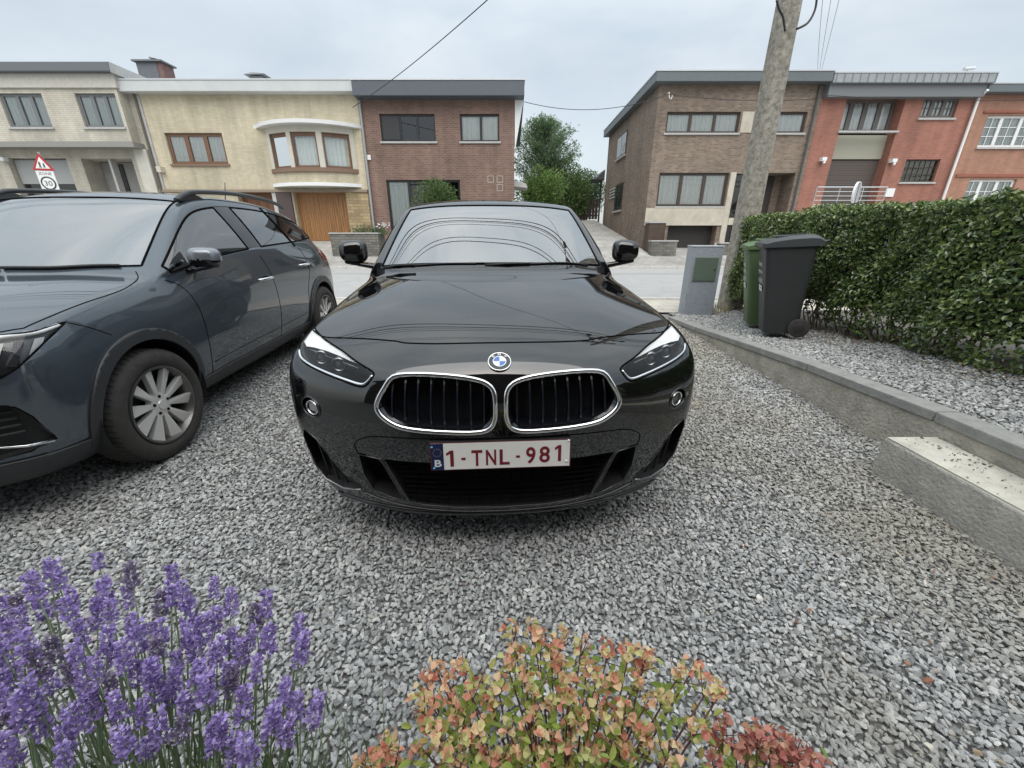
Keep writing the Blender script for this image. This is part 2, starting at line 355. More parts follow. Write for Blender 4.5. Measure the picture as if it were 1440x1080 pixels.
P3, s3 = field(-3.1, 2.4, 3.2, 6.35, .0195, lambda X, Y: seenish(X, Y) & ~((X > -.95) & (X < .6)) , gzv, .020, .031)
Ps = np.concatenate([P1, P2, P3]); ss = np.concatenate([s1, s2, s3])
V, F = stones(Ps, ss)
o = bulk('gravel', V, F, M_stone); tag(o, 'grey crushed stone gravel covering the parking', 'gravel', kind='stuff')
# bed gravel
zt = lambda X, Y: np.interp(Y, [-2, 1.6, 2.45, 3.62, 4.6, 5.64, 7.2], [.345, .345, .34, .262, .185, .115, .10]) - .012 + .05 * np.clip((X - 3.2) / .5, 0, 1)
P4, s4 = field(2.53, 3.9, .8, 6.32, .020, lambda X, Y: (X < 3.62 + .1 * np.sin(Y * 9)) | (Y > 5.2), zt, .020, .031)
V, F = stones(P4, s4)
o = bulk('bed_gravel', V, F, mat('bed_stones', (.3, .3, .3), .8, island=[(p, tuple(q * .98 for q in cc)) for p, cc in GREYS], var=.2, vs=120, bump=.2, bs=260)); tag(o, 'grey gravel on the raised bed between kerb and hedge', 'gravel', kind='stuff')
# loose pebbles on the concrete block
n = 170; X = rng.uniform(2.11, 2.37, n); Y = 1.93 - rng.uniform(0, 1, n) ** 1.3 * 1.2; cl = rng.random(n) < .6; cq = rng.integers(0, 7, n); X[cl] = np.clip((2.15 + .2 * rng.random(7))[cq[cl]] + rng.normal(0, .03, cl.sum()), 2.11, 2.375); Y[cl] = np.clip((1.9 - 1.1 * rng.random(7))[cq[cl]] + rng.normal(0, .06, cl.sum()), .6, 1.935)
V, F = stones(np.stack([X, Y, np.full(n, .216)], 1), rng.uniform(.004, .015, n))
o = bulk('loose_pebbles', V, F, mat('pebble_dark', (.15, .14, .12), .85, island=[(0, (.09, .085, .075)), (.7, (.2, .19, .17)), (1, (.33, .3, .26))])); tag(o, 'dark pebbles scattered on the pale concrete step', 'pebbles', kind='stuff')
# litter on the gravel: leaves, brick chips
n = 55; X = rng.uniform(-1.6, 2.0, n); Y = rng.uniform(.75, 3.0, n) ; k = rng.random(n) < .6; X[k] = rng.uniform(1.0, 2.05, k.sum()); Y[k] = rng.uniform(.6, 1.7, k.sum())
V, F = stones(np.stack([X, Y, gzv(X, Y) + .013], 1), rng.uniform(.010, .024, n))
o = bulk('brick_chips', V, F, mat('chips', (.3, .2, .14), .85, island=[(0, (.26, .12, .08)), (.35, (.40, .19, .12)), (.7, (.42, .34, .22)), (1, (.85, .83, .76))])); tag(o, 'small brown and orange chips lying in the gravel', 'stones', kind='stuff')

b = MB()
for q in range(260):
    x, y = (random.uniform(1.0, 2.05), random.uniform(.5, 1.7)) if q < 200 else (random.uniform(-1.5, 1.8), random.uniform(.8, 3)); a = random.uniform(0, 6.28); L_ = random.uniform(.015, .05); z = gz(x, y) + random.uniform(.012, .022); dx, dy = math.cos(a) * L_, math.sin(a) * L_
    b.add([(x, y, z), (x + .0012, y + .0012, z), (x + dx * .5 + .001, y + dy * .5, z + .006), (x + dx, y + dy, z), (x + dx * .5, y + dy * .5 + .001, z + .006)], [(0, 1, 2), (0, 2, 4), (4, 2, 3)])
tag(b.build('straw_litter', mat('straw_bits', (.42, .37, .22), .9), fixn=False), 'dry straw bits lying in the gravel', 'straw', kind='stuff')
# ================================================================ HOUSES
D0 = 19.5
M_room_shade = mat('room_shade', (.035, .035, .037), .9)
M_curt = mat('net_curtain', (.80, .81, .79), .9)
M_curt2 = mat('grey_curtain', (.66, .69, .68), .9)
M_pane = glassmat('window_glass', (.85, .88, .88), 1.2, .05)
M_brown = mat('dark_brown_wood', (.055, .038, .030), .5)
M_wood = mat('brown_wood_frame', (.16, .085, .05), .5, var=.15, vs=12)
M_greyfr = mat('grey_frame', (.16, .17, .18), .5)
M_black = mat('black_frame', (.02, .02, .022), .4)
M_white = mat('white_paint', (.75, .76, .75), .5)
M_sill = mat('sill_stone', (.42, .42, .41), .8, var=.12, vs=10)
M_slab = mat('concrete_slab', (.45, .45, .44), .8, var=.12, vs=4)
M_roof = mat('roof_felt', (.09, .09, .095), .9, var=.2, vs=3)
def wall_cells(b, x0, x1, z0, z1, y, holes, rev=.14):
    xs = sorted({x0, x1} | {v for h in holes for v in h[:2]}); zs = sorted({z0, z1} | {v for h in holes for v in h[2:4]})
    for i in range(len(xs) - 1):
        for j in range(len(zs) - 1):
            cx, cz = (xs[i] + xs[i + 1]) / 2, (zs[j] + zs[j + 1]) / 2
            if cx < x0 or cx > x1 or cz < z0 or cz > z1 or any(h[0] < cx < h[1] and h[2] < cz < h[3] for h in holes): continue
            b.quad((xs[i], y, zs[j]), (xs[i + 1], y, zs[j]), (xs[i + 1], y, zs[j + 1]), (xs[i], y, zs[j + 1]))
    for h in holes:
        a, c, e, g = h[:4]; r = y + (h[4] if len(h) > 4 else rev)
        b.quad((a, y, e), (a, r, e), (a, r, g), (a, y, g)); b.quad((c, y, e), (c, y, g), (c, r, g), (c, r, e))
        b.quad((a, y, g), (a, r, g), (c, r, g), (c, y, g)); b.quad((a, y, e), (c, y, e), (c, r, e), (a, r, e))
def curtain(b, x0, x1, z0, z1, y, amp=.03, per=.14):
    n = max(4, int((x1 - x0) / per * 6)); vs = []
    for i in range(n + 1):
        x = x0 + (x1 - x0) * i / n; yy = y + amp * math.sin(i * 2 * math.pi / 6) + amp * .4 * math.sin(i * 1.7)
        vs += [(x, yy, z0), (x, yy, z1)]
    b.add(vs, [(2 * i, 2 * i + 2, 2 * i + 3, 2 * i + 1) for i in range(n)])
def window(par, r, y, lights=3, fm=None, cm=None, sill=True, fw=.06, mull=None, cover=1.0, bars=None, sm=None, blank=None, transom=None):
    """r = (x0,x1,z0,z1) hole in the wall at y; frame set back 8 cm; r[4] = own set back"""
    x0, x1, z0, z1 = r[:4]; yb = y + (r[4] if len(r) > 4 else .14) - .05
    b = MB(); e = .003
    b.box(x0 + e, x1 - e, yb, yb + .07, z0 + e, z0 + fw); b.box(x0 + e, x1 - e, yb, yb + .07, z1 - fw, z1 - e)
    b.box(x0 + e, x0 + fw, yb, yb + .07, z0 + fw, z1 - fw); b.box(x1 - fw, x1 - e, yb, yb + .07, z0 + fw, z1 - fw)
    if isinstance(lights, int): cuts = [x0 + (x1 - x0) * i / lights for i in range(1, lights)]
    else: cuts = [x0 + (x1 - x0) * q for q in lights]
    for c in cuts: b.box(c - fw * .75, c + fw * .75, yb - .004, yb + .066, z0 + fw, z1 - fw)
    if transom: zt_ = z0 + (z1 - z0) * transom; b.box(x0 + fw, x1 - fw, yb + .003, yb + .06, zt_ - .03, zt_ + .03)
    if bars:
        ed = [x0] + cuts + [x1]
        for a, c in zip(ed[:-1], ed[1:]):
            a2, c2 = a + fw, c - fw
            for i in range(1, bars[0]): xx = a2 + (c2 - a2) * i / bars[0]; b.box(xx - .012, xx + .012, yb + .012, yb + .05, z0 + fw, z1 - fw)
            for i in range(1, bars[1]): zz = z0 + fw + (z1 - z0 - 2 * fw) * i / bars[1]; b.box(a2, c2, yb + .014, yb + .048, zz - .012, zz + .012)
    f = b.build('window', fm, par, bevel=0)
    b = MB(); b.quad((x0 + e, yb + .03, z0 + e), (x1 - e, yb + .03, z0 + e), (x1 - e, yb + .03, z1 - e), (x0 + e, yb + .03, z1 - e)); sub(b, 'pane', M_pane, f)
    if cm:
        b = MB()
        ed = [x0] + cuts + [x1]
        for i, (a, c) in enumerate(zip(ed[:-1], ed[1:])):
            if blank and i in blank: continue
            g = .04; curtain(b, a + g, a + g + (c - a - 2 * g) * cover, z0 + .05, z1 - .05, yb + .065, .018)
        sub(b, 'curtain', cm, f)
    if sill:
        b = MB(); b.box(x0 - .06, x1 + .06, y - .07, y + .10, z0 - .075, z0 - .004); sub(b, 'sill', sm or M_sill, f)
    return f
def sub(b, name, m, f, **k):
    o = b.build(name, m, None, **k); o.parent = f; return o
def house(name, label, x0, x1, z0, z1, bm, holes, ov=(0, 0, .35), fas=.45, fm=None, depth=9, side=None, y=D0, rooftop=True, drop=0, cat='house'):
    t = thing(name, label, cat, ((x0 + x1) / 2, y, 0), wb=True)
    b = MB(); wall_cells(b, x0, x1, z0, z1, y, holes)
    e = .004
    b.quad((x0 + e, y, z0), (x0 + e, y + depth, z0), (x0 + e, y + depth, z1), (x0 + e, y, z1))
    if side: wall_side(b, x1 - e, y, y + depth, z0, z1, side)
    else: b.quad((x1 - e, y, z0), (x1 - e, y, z1), (x1 - e, y + depth, z1), (x1 - e, y + depth, z0))
    b.quad((x0, y + depth, z0), (x1, y + depth, z0), (x1, y + depth, z1), (x0, y + depth, z1))
    b.build('wall', bm, t, fixn=False)
    b = MB()      # dark sheet behind the openings, room shade put into its colour
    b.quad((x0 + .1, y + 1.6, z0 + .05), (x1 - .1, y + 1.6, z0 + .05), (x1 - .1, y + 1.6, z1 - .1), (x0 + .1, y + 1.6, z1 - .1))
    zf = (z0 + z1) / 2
    b.build('interior', M_room_shade, t)
    if rooftop:
        b = MB(); b.box(x0 - ov[0], x1 + ov[1], y - ov[2], y + depth + .3, z1 - fas, z1); b.build('roof', fm, t, bevel=.02)
        b = MB(); b.box(x0 - ov[0] - .02, x1 + ov[1] + .02, y - ov[2] - .02, y + depth + .32, z1 + .002, z1 + .05); b.build('roof_edge_trim', mat('zinc_trim', (.55, .57, .58), .45, .3), t)
    return t
def Z(py, D=D0): return fp(720, py, D)[1]
def X(px, py, D=D0): return fp(px, py, D)[0]
def hole(px0, px1, py0, py1, dep=.14, D=D0): return rect(px0, px1, py0, py1, D) + (dep,)

# ---------- grey-beige house, far left
B_grey = brick('beige_grey_brick', (.52, .49, .41), (.46, .43, .365), (.40, .375, .32))
XG = -15.78; zg = Z(97)
gw = [hole(2, 66, 130, 179), hole(113, 168, 130, 179)]
gs = hole(24, 106, 222, 300, .3); gd = hole(127, 197, 223, 303, .9)
gs = gs[:2] + (.95, gs[3], .3); gd = gd[:2] + (1.0, gd[3], .9)
t = house('grey_house', 'grey-beige brick house at far left with projecting upper floor and grey frames', -25.5, XG, .6, Z(110), B_grey, [gs, gd], rooftop=False)
b = MB(); b.box(-26, XG - .02, D0 - .75, D0 + 9, Z(110) + .003, zg); b.build('roof', mat('dark_grey_fascia', (.13, .14, .155), .6), t, bevel=.02)
# projecting upper floor
zl = Z(203); yu = D0 - .45
gw = [rect(5, 66, 131, 179, yu) + (.14,), rect(112, 168, 131, 179, yu) + (.14,)]
xr_ = X(180, 180, yu)
b = MB(); wall_cells(b, -25.5, xr_, zl, Z(110) - .004, yu, gw); b.quad((xr_, yu, zl), (xr_, D0 - .003, zl), (xr_, D0 - .003, Z(110) - .004), (xr_, yu, Z(110) - .004))
b.quad((-25.5, yu, zl), (xr_, yu, zl), (xr_, D0 - .003, zl), (-25.5, D0 - .003, zl)); b.build('upper_wall', B_grey, t, fixn=False)
b = MB(); b.box(-25.5, xr_ + .12, yu - .12, D0 - .004, zl - .2, zl - .003); b.build('ledge', mat('grey_ledge', (.26, .255, .24), .8), t)
b = MB(); b.box(-25.6, xr_ + .1, yu - .08, yu + .3, Z(124, yu), Z(110) - .006); b.build('lintel_band', mat('beige_band', (.50, .48, .43), .8, var=.1), t)
for h in gw: window(t, h, yu, [.36, .68], M_greyfr, M_curt2, fw=.09)
# ground floor : shop-like window with shutter, entrance recess
f = window(t, gs, D0, [.55], M_greyfr, None, sill=False)
b = MB(); b.box(gs[0] + .06, gs[1] - .06, D0 + .21, D0 + .235, Z(258), gs[3] - .05); b.build('roller_shutter', mat('shutter_grey', (.33, .34, .34), .6), t)
b = MB(); b.box(gd[0] + .02, gd[1] - .02, D0 + .85, D0 + .9, gd[2], gd[3] - .02); b.build('entrance_panel', mat('panel_grey', (.30, .30, .29), .7), t)
b = MB(); b.box(X(146, 260), X(158, 260), D0 + .80, D0 + .848, gd[2], gd[3] - .1); b.build('door', M_black, t)
b = MB(); b.box(X(160, 260), X(163, 260), D0 + .1, D0 + .4, gd[2], gd[3] - .005); b.build('entrance_post', M_sill, t)
b = MB(); b.box(X(181, 260), X(194, 260), D0 + .80, D0 + .848, Z(248), gd[3] - .1); b.build('side_light', M_black, t)
b = MB(); b.box(X(4, 224), X(12, 224), D0 - .2, D0 - .002, Z(227), Z(222)); b.build('wall_lamp', M_white, t)
b = MB(); b.box(XG - .55, XG - .01, D0 - .16, D0 - .003, .9, zl - .21); b.build('pilaster', mat('pale_pilaster', (.53, .51, .45), .85, var=.1, vs=3), t)
# chimney stands on the roof behind
yc = D0 + 5.0
c0, c1 = X(194, 100, yc), X(229, 100, yc)
b = MB(); b.box(c0, c1 - .25, yc, yc + .8, zg - .2, Z(87, yc)); ch = b.build('chimney', mat('slate_cladding', (.14, .15, .17), .7, var=.15, vs=8), t)
b = MB(); b.box(c1 - .24, c1, yc + .02, yc + .8, zg - .2, Z(87, yc) - .01); sub(b, 'red_brick_side', mat('chimney_red', (.20, .12, .11), .8, var=.2, vs=6), ch)
b = MB(); b.box(c0 - .12, c1 + .12, yc - .12, yc + .9, Z(87, yc) + .003, Z(84.5, yc)); sub(b, 'cap', M_greyfr, ch)
b = MB(); cxm = (c0 + c1) / 2; b.lathe([(Z(84, yc), .13), (Z(78, yc), .13), (Z(78, yc), .16), (Z(77, yc), .16), (Z(77, yc), .02)], 12, 'z', (cxm, yc + .5, 0)); b.tube([(cxm, yc + .5, Z(77, yc)), (cxm - .25, yc + .5, Z(75, yc))], .04, 6); sub(b, 'flue_pot', M_greyfr, ch)
b = MB(); yq = D0 + 2
b.add([(XG - .02, D0 - .75, zg - .35), (XG + .01, D0 - .75, zg), (XG + .01, D0 + 8, zg), (XG - .02, D0 + 8, zg - .35)], [(0, 1, 2, 3)]); b.build('roof_side_trim', M_slab, t)

# ---------- yellow brick house
B_yel = brick('yellow_brick', (.56, .50, .365), (.49, .435, .31), (.46, .41, .32), ms=.008)
XY = -6.46; zy = Z(117.5)
yw = hole(236.5, 316.5, 186.7, 231); zb = Z(267.5)
gar = (X(417, 303), X(490, 303), 1.0, Z(270), .35); gar2 = (X(340, 303), X(388, 303), 1.0, Z(270), .35)
t = house('yellow_house', 'yellow brick house with curved bay window and varnished brown garage door', XG + .01, XY, .6, zy, B_yel, [yw, gar, gar2], ov=(.25, 0, .4), fas=.38, fm=mat('white_fascia', (.52, .54, .54), .5, var=.05, vs=2))
window(t, yw, D0, 3, M_wood, M_curt, fw=.12, sm=mat('brown_sill', (.2, .13, .09), .7))
yk = mat('varnished_wood', (.30, .135, .045), .45, extra=None)
def planks(name, c, sc=9, rough=.45):
    def ex(m, tt, bs, co):
        n = tt.nodes.new; l = tt.links.new; mp_ = n('ShaderNodeMapping'); mp_.inputs['Scale'].default_value = (9, 9, .6); l(co.outputs['Object'], mp_.inputs[0])
        nz = n('ShaderNodeTexNoise'); nz.inputs['Scale'].default_value = 1.6; nz.inputs['Detail'].default_value = 6; l(mp_.outputs[0], nz.inputs['Vector'])
        mr = n('ShaderNodeMapRange'); mr.inputs[1].default_value = .3; mr.inputs[2].default_value = .7; mr.inputs[3].default_value = .65; mr.inputs[4].default_value = 1.3; l(nz.outputs['Fac'], mr.inputs[0])
        mx = n('ShaderNodeVectorMath'); mx.operation = 'MULTIPLY'; mx.inputs[0].default_value = c; l(mr.outputs[0], mx.inputs[1]); l(mx.outputs[0], bs.inputs['Base Color'])
    return mat(name, c, rough, extra=ex)
def plank_door(par, r, y, m, w_=.11, name='garage_door', horiz=False):
    b = MB(); yd = y + r[4] - .06
    if not horiz:
        x = r[0] + .004
        while x < r[1] - .02: b.box(x, min(x + w_ - .012, r[1] - .004), yd, yd + .03, r[2] + .02, r[3] - .004); x += w_
    else:
        z = r[2] + .01
        while z < r[3] - .02: b.box(r[0] + .004, r[1] - .004, yd, yd + .03, z, min(z + w_ - .012, r[3] - .004)); z += w_
    b.box(r[0], r[1], yd + .034, yd + .05, r[2], r[3])
    return b.build(name, m, par)
M_gw = planks('garage_wood', (.31, .15, .055)); M_gw2 = planks('garage_wood_dark', (.17, .075, .035))
plank_door(t, gar, D0, M_gw); plank_door(t, gar2, D0, M_gw2)
b = MB(); b.box(X(395, 303), X(415, 303), D0 - .09, D0 - .003, .9, zb - .09); b.build('dark_column', mat('brown_stone', (.075, .05, .05), .6), t)
b = MB(); b.box(X(389, 303), X(394, 303), D0 - .06, D0 - .003, .9, zb - .09); b.build('pale_post', M_slab, t)
B_stone = brick('yellow_stone_cladding', (.44, .34, .19), (.27, .20, .11), (.25, .2, .13), bw=.36, bh=.13, ms=.012, off=.37)
b = MB(); b.box(X(491, 303), XY - .02, D0 - .07, D0 - .003, .9, zb - .09); b.build('stone_cladding', B_stone, t)
b = MB(); b.box(XG + .02, XY - .01, D0 - .12, D0 - .002, zb - .085, zb + .02); b.build('cornice', mat('brown_cornice', (.26, .21, .16), .8), t)
b = MB(); b.tube([(XG + .12, D0 - .1, .9), (XG + .12, D0 - .1, zy - .3)], .045, 8); b.build('downpipe', mat('brown_pipe', (.12, .10, .08), .6), t)
b = MB(); b.box(XG + .02, XG + .25, D0 - .05, D0 - .003, .9, zy - .4); b.build('edge_strip', M_slab, t)
b = MB(); b.box(X(226, 238), X(232, 238), D0 - .25, D0 - .002, Z(243), Z(235)); b.build('wall_lamp', mat('lamp_cream', (.55, .5, .42), .5), t)
# bow window
bx0, bx1 = X(378, 210), X(499, 210); bc = (bx0 + bx1) / 2; hw = (bx1 - bx0) / 2; sag = .62
def bow(u, e=0): return (bc + (hw + e) * math.sin(u * .9) / math.sin(.9), D0 - (sag + e) * (math.cos(u * .9) - math.cos(.9)) / (1 - math.cos(.9)) - .002)
def bowslab(z0, z1, e, m, name, par, n=16, e2=0):
    b = MB(); P = [bow(-1 + 2 * i / n, e) for i in range(n + 1)]; P = [(P[0][0] - e2, D0 - .002)] + P + [(P[-1][0] + min(e2, .2), D0 - .002)]; k = len(P)
    b.add([(x, y, z0) for x, y in P] + [(x, y, z1) for x, y in P], [tuple(range(k)), tuple(range(2 * k - 1, k - 1, -1))] + [(i, i + 1, i + 1 + k, i + k) for i in range(k - 1)])
    return b.build(name, m, par)
yb_ = D0 - .45
zt0, zt1 = Z(186, yb_), Z(236, yb_)
M_bay = mat('bay_stone', (.56, .535, .47), .8, var=.08, vs=3)
bay = bowslab(Z(177, yb_), Z(171.5, yb_) , .38, mat('white_canopy', (.66, .67, .66), .5), 'bay_canopy', t, e2=.1)
bowslab(zt0, Z(177, yb_) - .003, 0, M_bay, 'bay_lintel', t)
bowslab(Z(242, yb_), zt1 - .003, .06, mat('brown_sill', (.2, .13, .09), .7), 'bay_sill', t)
bowslab(Z(257, yb_), Z(242, yb_) - .003, -.03, B_yel, 'bay_apron', t)
bowslab(Z(262, yb_), Z(257, yb_) - .003, .12, M_white, 'bay_base', t)
us = [-1, -.86, -.36, -.27, .24, .34, .90, 1]      # post, light, post ...
for i in range(0, 7):
    (xa_, ya_), (xb_, yb2) = bow(us[i]), bow(us[i + 1])
    b = MB()
    if i % 2 == 0:
        b.add([(xa_, ya_, zt1), (xb_, yb2, zt1), (xb_, yb2 + .2, zt1), (xa_, ya_ + .2, zt1), (xa_, ya_, zt0), (xb_, yb2, zt0), (xb_, yb2 + .2, zt0), (xa_, ya_ + .2, zt0)],
              [(0, 1, 5, 4), (1, 2, 6, 5), (2, 3, 7, 6), (3, 0, 4, 7)]); b.build('bay_post', M_bay, t)
    else:
        dx, dy = xb_ - xa_, yb2 - ya_; Ln = math.hypot(dx, dy); ux, uy = dx / Ln, dy / Ln; nx, ny = -uy, ux
        def P(a, d_, z): return (xa_ + ux * a + nx * d_, ya_ + uy * a + ny * d_, z)
        def bar(b, a0, a1, z0, z1, d0=.08, d1=.14): b.add([P(a0, d0, z0), P(a1, d0, z0), P(a1, d1, z0), P(a0, d1, z0), P(a0, d0, z1), P(a1, d0, z1), P(a1, d1, z1), P(a0, d1, z1)], [(0, 3, 2, 1), (4, 5, 6, 7), (0, 1, 5, 4), (1, 2, 6, 5), (2, 3, 7, 6), (3, 0, 4, 7)])
        w2 = .09; bar(b, 0, w2, zt1, zt0); bar(b, Ln - w2, Ln, zt1, zt0); bar(b, w2, Ln - w2, zt1, zt1 + w2); bar(b, w2, Ln - w2, zt0 - w2 * 1.6, zt0)
        f = b.build('bay_window', M_wood, t)
        b = MB(); b.quad(P(0, .11, zt1), P(Ln, .11, zt1), P(Ln, .11, zt0), P(0, .11, zt0)); sub(b, 'pane', M_pane, f)
        b = MB(); n = 26; vs = []
        for q in range(n + 1): vs += [P(Ln * q / n, .2 + .03 * math.sin(q * 1.5), zt1), P(Ln * q / n, .2 + .03 * math.sin(q * 1.5), zt0)]
        b.add(vs, [(2 * q, 2 * q + 2, 2 * q + 3, 2 * q + 1) for q in range(n)]); sub(b, 'curtain', M_curt2, f)
b = MB(); yv = D0 + 2.5; a, c = X(351, 108, yv), X(368, 108, yv)
b.box(a, c, yv, yv + .6, zy, Z(107, yv)); b.add([(a - .18, yv - .15, Z(106, yv)), (c + .22, yv - .15, Z(105, yv)), (c + .22, yv + .8, Z(105, yv)), (a - .18, yv + .8, Z(106, yv)), (a + .1, yv + .1, Z(100, yv)), (c - .1, yv + .1, Z(101, yv)), (c - .1, yv + .5, Z(101, yv)), (a + .1, yv + .5, Z(100, yv))], [(0, 3, 2, 1), (4, 5, 6, 7), (0, 1, 5, 4), (1, 2, 6, 5), (2, 3, 7, 6), (3, 0, 4, 7)])
b.build('roof_vent', mat('vent_grey', (.2, .21, .22), .7), t)

# ---------- red-brown brick house
B_rb = brick('redbrown_brick', (.225, .125, .095), (.145, .085, .067), (.24, .19, .16), ms=.012)
zr = Z(119.5); XB = .10
h1 = hole(535, 612, 160, 199); h2 = hole(647, 702, 160, 199); h3 = hole(546, 648, 253, 318)
h3 = h3[:2] + (1.35, h3[3], .14)
t = house('brown_brick_house', 'red-brown brick house with deep anthracite roof edge, left of the driveway', XY + .01, XB, .6, zr, B_rb, [h1, h2, h3], ov=(0, .4, .55), fas=.52, fm=mat('anthracite_fascia', (.085, .10, .12), .5, var=.06))
window(t, h1, D0, [.35, .67], M_black, M_curt, fw=.07, blank=(0, 1, 2))
window(t, h2, D0, [.53], M_black, M_curt, fw=.07, sm=M_sill)
window(t, h3, D0, [.3, .62], M_black, M_curt2, fw=.08, blank=(1, 2))
b = MB(); b.box(h1[0] + .08, h1[0] + (h1[1] - h1[0]) * .34, D0 + .06, D0 + .085, h1[2] + .08, h1[3] - .08); b.build('blind_panel', mat('dark_panel', (.03, .032, .035), .5), t)
b = MB(); b.box(X(515.5, 221), X(521.5, 221), D0 - .04, D0 - .002, Z(225), Z(218)); b.build('white_box', M_white, t)
b = MB(); b.tube([(XY + .1, D0 - .09, .9), (XY + .1, D0 - .09, zr - .55)], .05, 8); b.build('downpipe', mat('pipe_grey', (.33, .34, .35), .5), t)
b = MB()
for (a, c) in ((690, 252), (703, 252), (703, 264)):
    x_, z_ = fp(a, c, D0); 
    for q in ((-.14, .14, -.14, -.11), (-.14, .14, .11, .14), (-.14, -.11, -.11, .11), (.11, .14, -.11, .11)): b.box(x_ + q[0], x_ + q[1], D0 - .012, D0 - .002, z_ + q[2], z_ + q[3])
b.build('vent_frames', mat('pale_render', (.40, .35, .31), .8), t)
b = MB(); zc = Z(260)
b.add([(XB, D0 + .6, zc + .25), (XB + .55, D0 + .6, zc + .12), (XB + .62, D0 + .6, zc - .05), (XB, D0 + .6, zc), (XB, D0 + 2, zc + .25), (XB + .55, D0 + 2, zc + .12), (XB + .62, D0 + 2, zc - .05), (XB, D0 + 2, zc)], [(0, 1, 2, 3), (7, 6, 5, 4), (0, 4, 5, 1), (1, 5, 6, 2), (2, 6, 7, 3)]); b.build('side_canopy', M_slab, t)
b = MB(); b.add([(XB + .02, D0 + .0, zr - .52), (XB + .38, D0, zr - .52), (XB + .02, D0, zr - 2.4), (XB + .02, D0 + .2, zr - .52), (XB + .38, D0 + .2, zr - .52), (XB + .02, D0 + .2, zr - 2.4)], [(0, 2, 1), (3, 4, 5), (1, 2, 5, 4)]); b.build('side_bracket', M_white, t)

# ---------- mottled brown brick house with driveway, right
B_br = brick('mottled_brown_brick', (.27, .20, .15), (.15, .11, .085), (.24, .205, .17), ms=.012)
x5, x6 = X(927.5, 122), 12.93; z5 = Z(105.5)
u1 = hole(937, 1040, 157, 187); u2 = hole(1092, 1133, 157, 187)
lw = hole(925, 1022, 243, 290); ent = hole(1072, 1103, 243, 300, 1.0); ent = (ent[0], X(1113, 270), .95, ent[3], 1.0)
dr = hole(1030, 1049, 244, 306, .14); gg = hole(938, 1006, 317, 348, .5); gg = (gg[0], gg[1], .45, gg[3], .5)
sm_ = hole(1016, 1030, 317, 341, .12)
t = house('mottled_brick_house', 'mottled brown brick house with white net curtains, right of the sloping driveway', x5, x6, .3, z5, B_br, [u1, u2, lw, ent, dr, gg, sm_], ov=(.30, 0, .42), fas=.34, fm=mat('grey_fascia', (.12, .14, .15), .5, var=.06))
window(t, u1, D0, 3, M_brown, M_curt, fw=.08); window(t, u2, D0, 1, M_brown, M_curt, fw=.08)
window(t, lw, D0, 3, M_brown, M_curt, fw=.09)
window(t, dr, D0, 1, M_black, None, fw=.05, sill=False, transom=.16); window(t, sm_, D0, 1, M_black, None, fw=.05, sill=False, transom=.5)
M_beige = mat('beige_stone', (.50, .46, .38), .85, var=.15, vs=2.5, bump=.3)
b = MB(); b.box(u1[1] + .07, u2[0] - .07, D0 - .02, D0 - .003, u1[2] + .01, u1[3]); b.build('pale_panel', M_beige, t)
b = MB(); b.box(x5 - .004, lw[1] + .03, D0 - .06, D0 - .003, gg[3], lw[2] - .08)
b.box(lw[1] + .04, dr[0] - .02, D0 - .06, D0 - .003, .35, lw[3] + .02); b.box(gg[1] + .002, dr[1], D0 - .058, D0 - .003, .35, sm_[2] - .02) ; b.box(gg[1] + .45, dr[1], D0 - .058, D0 - .003, sm_[3] + .02, dr[2] - .02)
b.build('stone_facing', M_beige, t)
b = MB(); b.box(gg[0], gg[1], D0 + .45, D0 + .5, gg[2], gg[3]); b.build('garage_door', mat('dark_door', (.035, .032, .03), .6), t)
b = MB(); b.box(ent[0] + .01, X(1102, 270), D0 + .93, D0 + .98, ent[2], ent[3] - .01); dd = b.build('front_door', mat('door_brown', (.045, .035, .032), .5), t)
b = MB(); b.box(X(1102, 270) + .005, ent[1] - .005, D0 + .9, D0 + .98, ent[2], ent[3] - .01); b.build('entry_side', B_br, t)
# side wall windows (on x = x5, facing -x)
for k, (py0, py1, pxa, pxb) in enumerate(((182, 214, 869.5, 883), (256, 294, 865, 877))):
    def sy(px, py): v = (540 - py) / FPX; dx = (px - 720) / FPX; tt = x5 / dx; return tt * (CT + v * ST), CAMZ + tt * (-ST + v * CT)
    ya_, za_ = sy(pxb, py0); yb2, zb2 = sy(pxa, (py0 + py1) / 2); _, zlo = sy(pxb, py1)
    b = MB(); b.box(x5 - .03, x5 - .005, ya_, yb2, zlo, za_); f = b.build('side_window', M_brown, t)
    b = MB(); w3 = (yb2 - ya_ - .16) / 2
    for q in range(2): b.box(x5 - .035, x5 - .032, ya_ + .05 + q * (w3 + .06), ya_ + .05 + q * (w3 + .06) + w3, zlo + .08, za_ - .08)
    sub(b, 'pane', mat('opaque_pane', (.03, .035, .04), .05, spec=1.0), f)
    b = MB(); b.box(x5 - .1, x5 - .005, ya_ - .08, yb2 + .08, zlo - .09, zlo - .006); sub(b, 'sill', M_sill, f)
b = MB()
for q in range(4): b.box(x5 - .05, x5 - .006, 25.6, 26.9, 3.35 + q * .16, 3.43 + q * .16)
b.build('vent_slats', M_sill, t)
b = MB(); a, c = X(1132, 102, D0 + 3), X(1150, 102, D0 + 3); b.box(a, c, D0 + 3, D0 + 4, z5, Z(103, D0 + 3)); b.box(a - .15, c + .15, D0 + 2.9, D0 + 4.1, Z(102.5, D0 + 3), Z(99.5, D0 + 3)); b.build('roof_vent', mat('vent_grey', (.2, .21, .22), .7), t)
b = MB(); b.tube([(X(1150, 130), D0 - .1, .6), (X(1150, 130), D0 - .1, z5 - .35)], .045, 8); b.build('downpipe', mat('dark_pipe', (.08, .08, .08), .5), t)
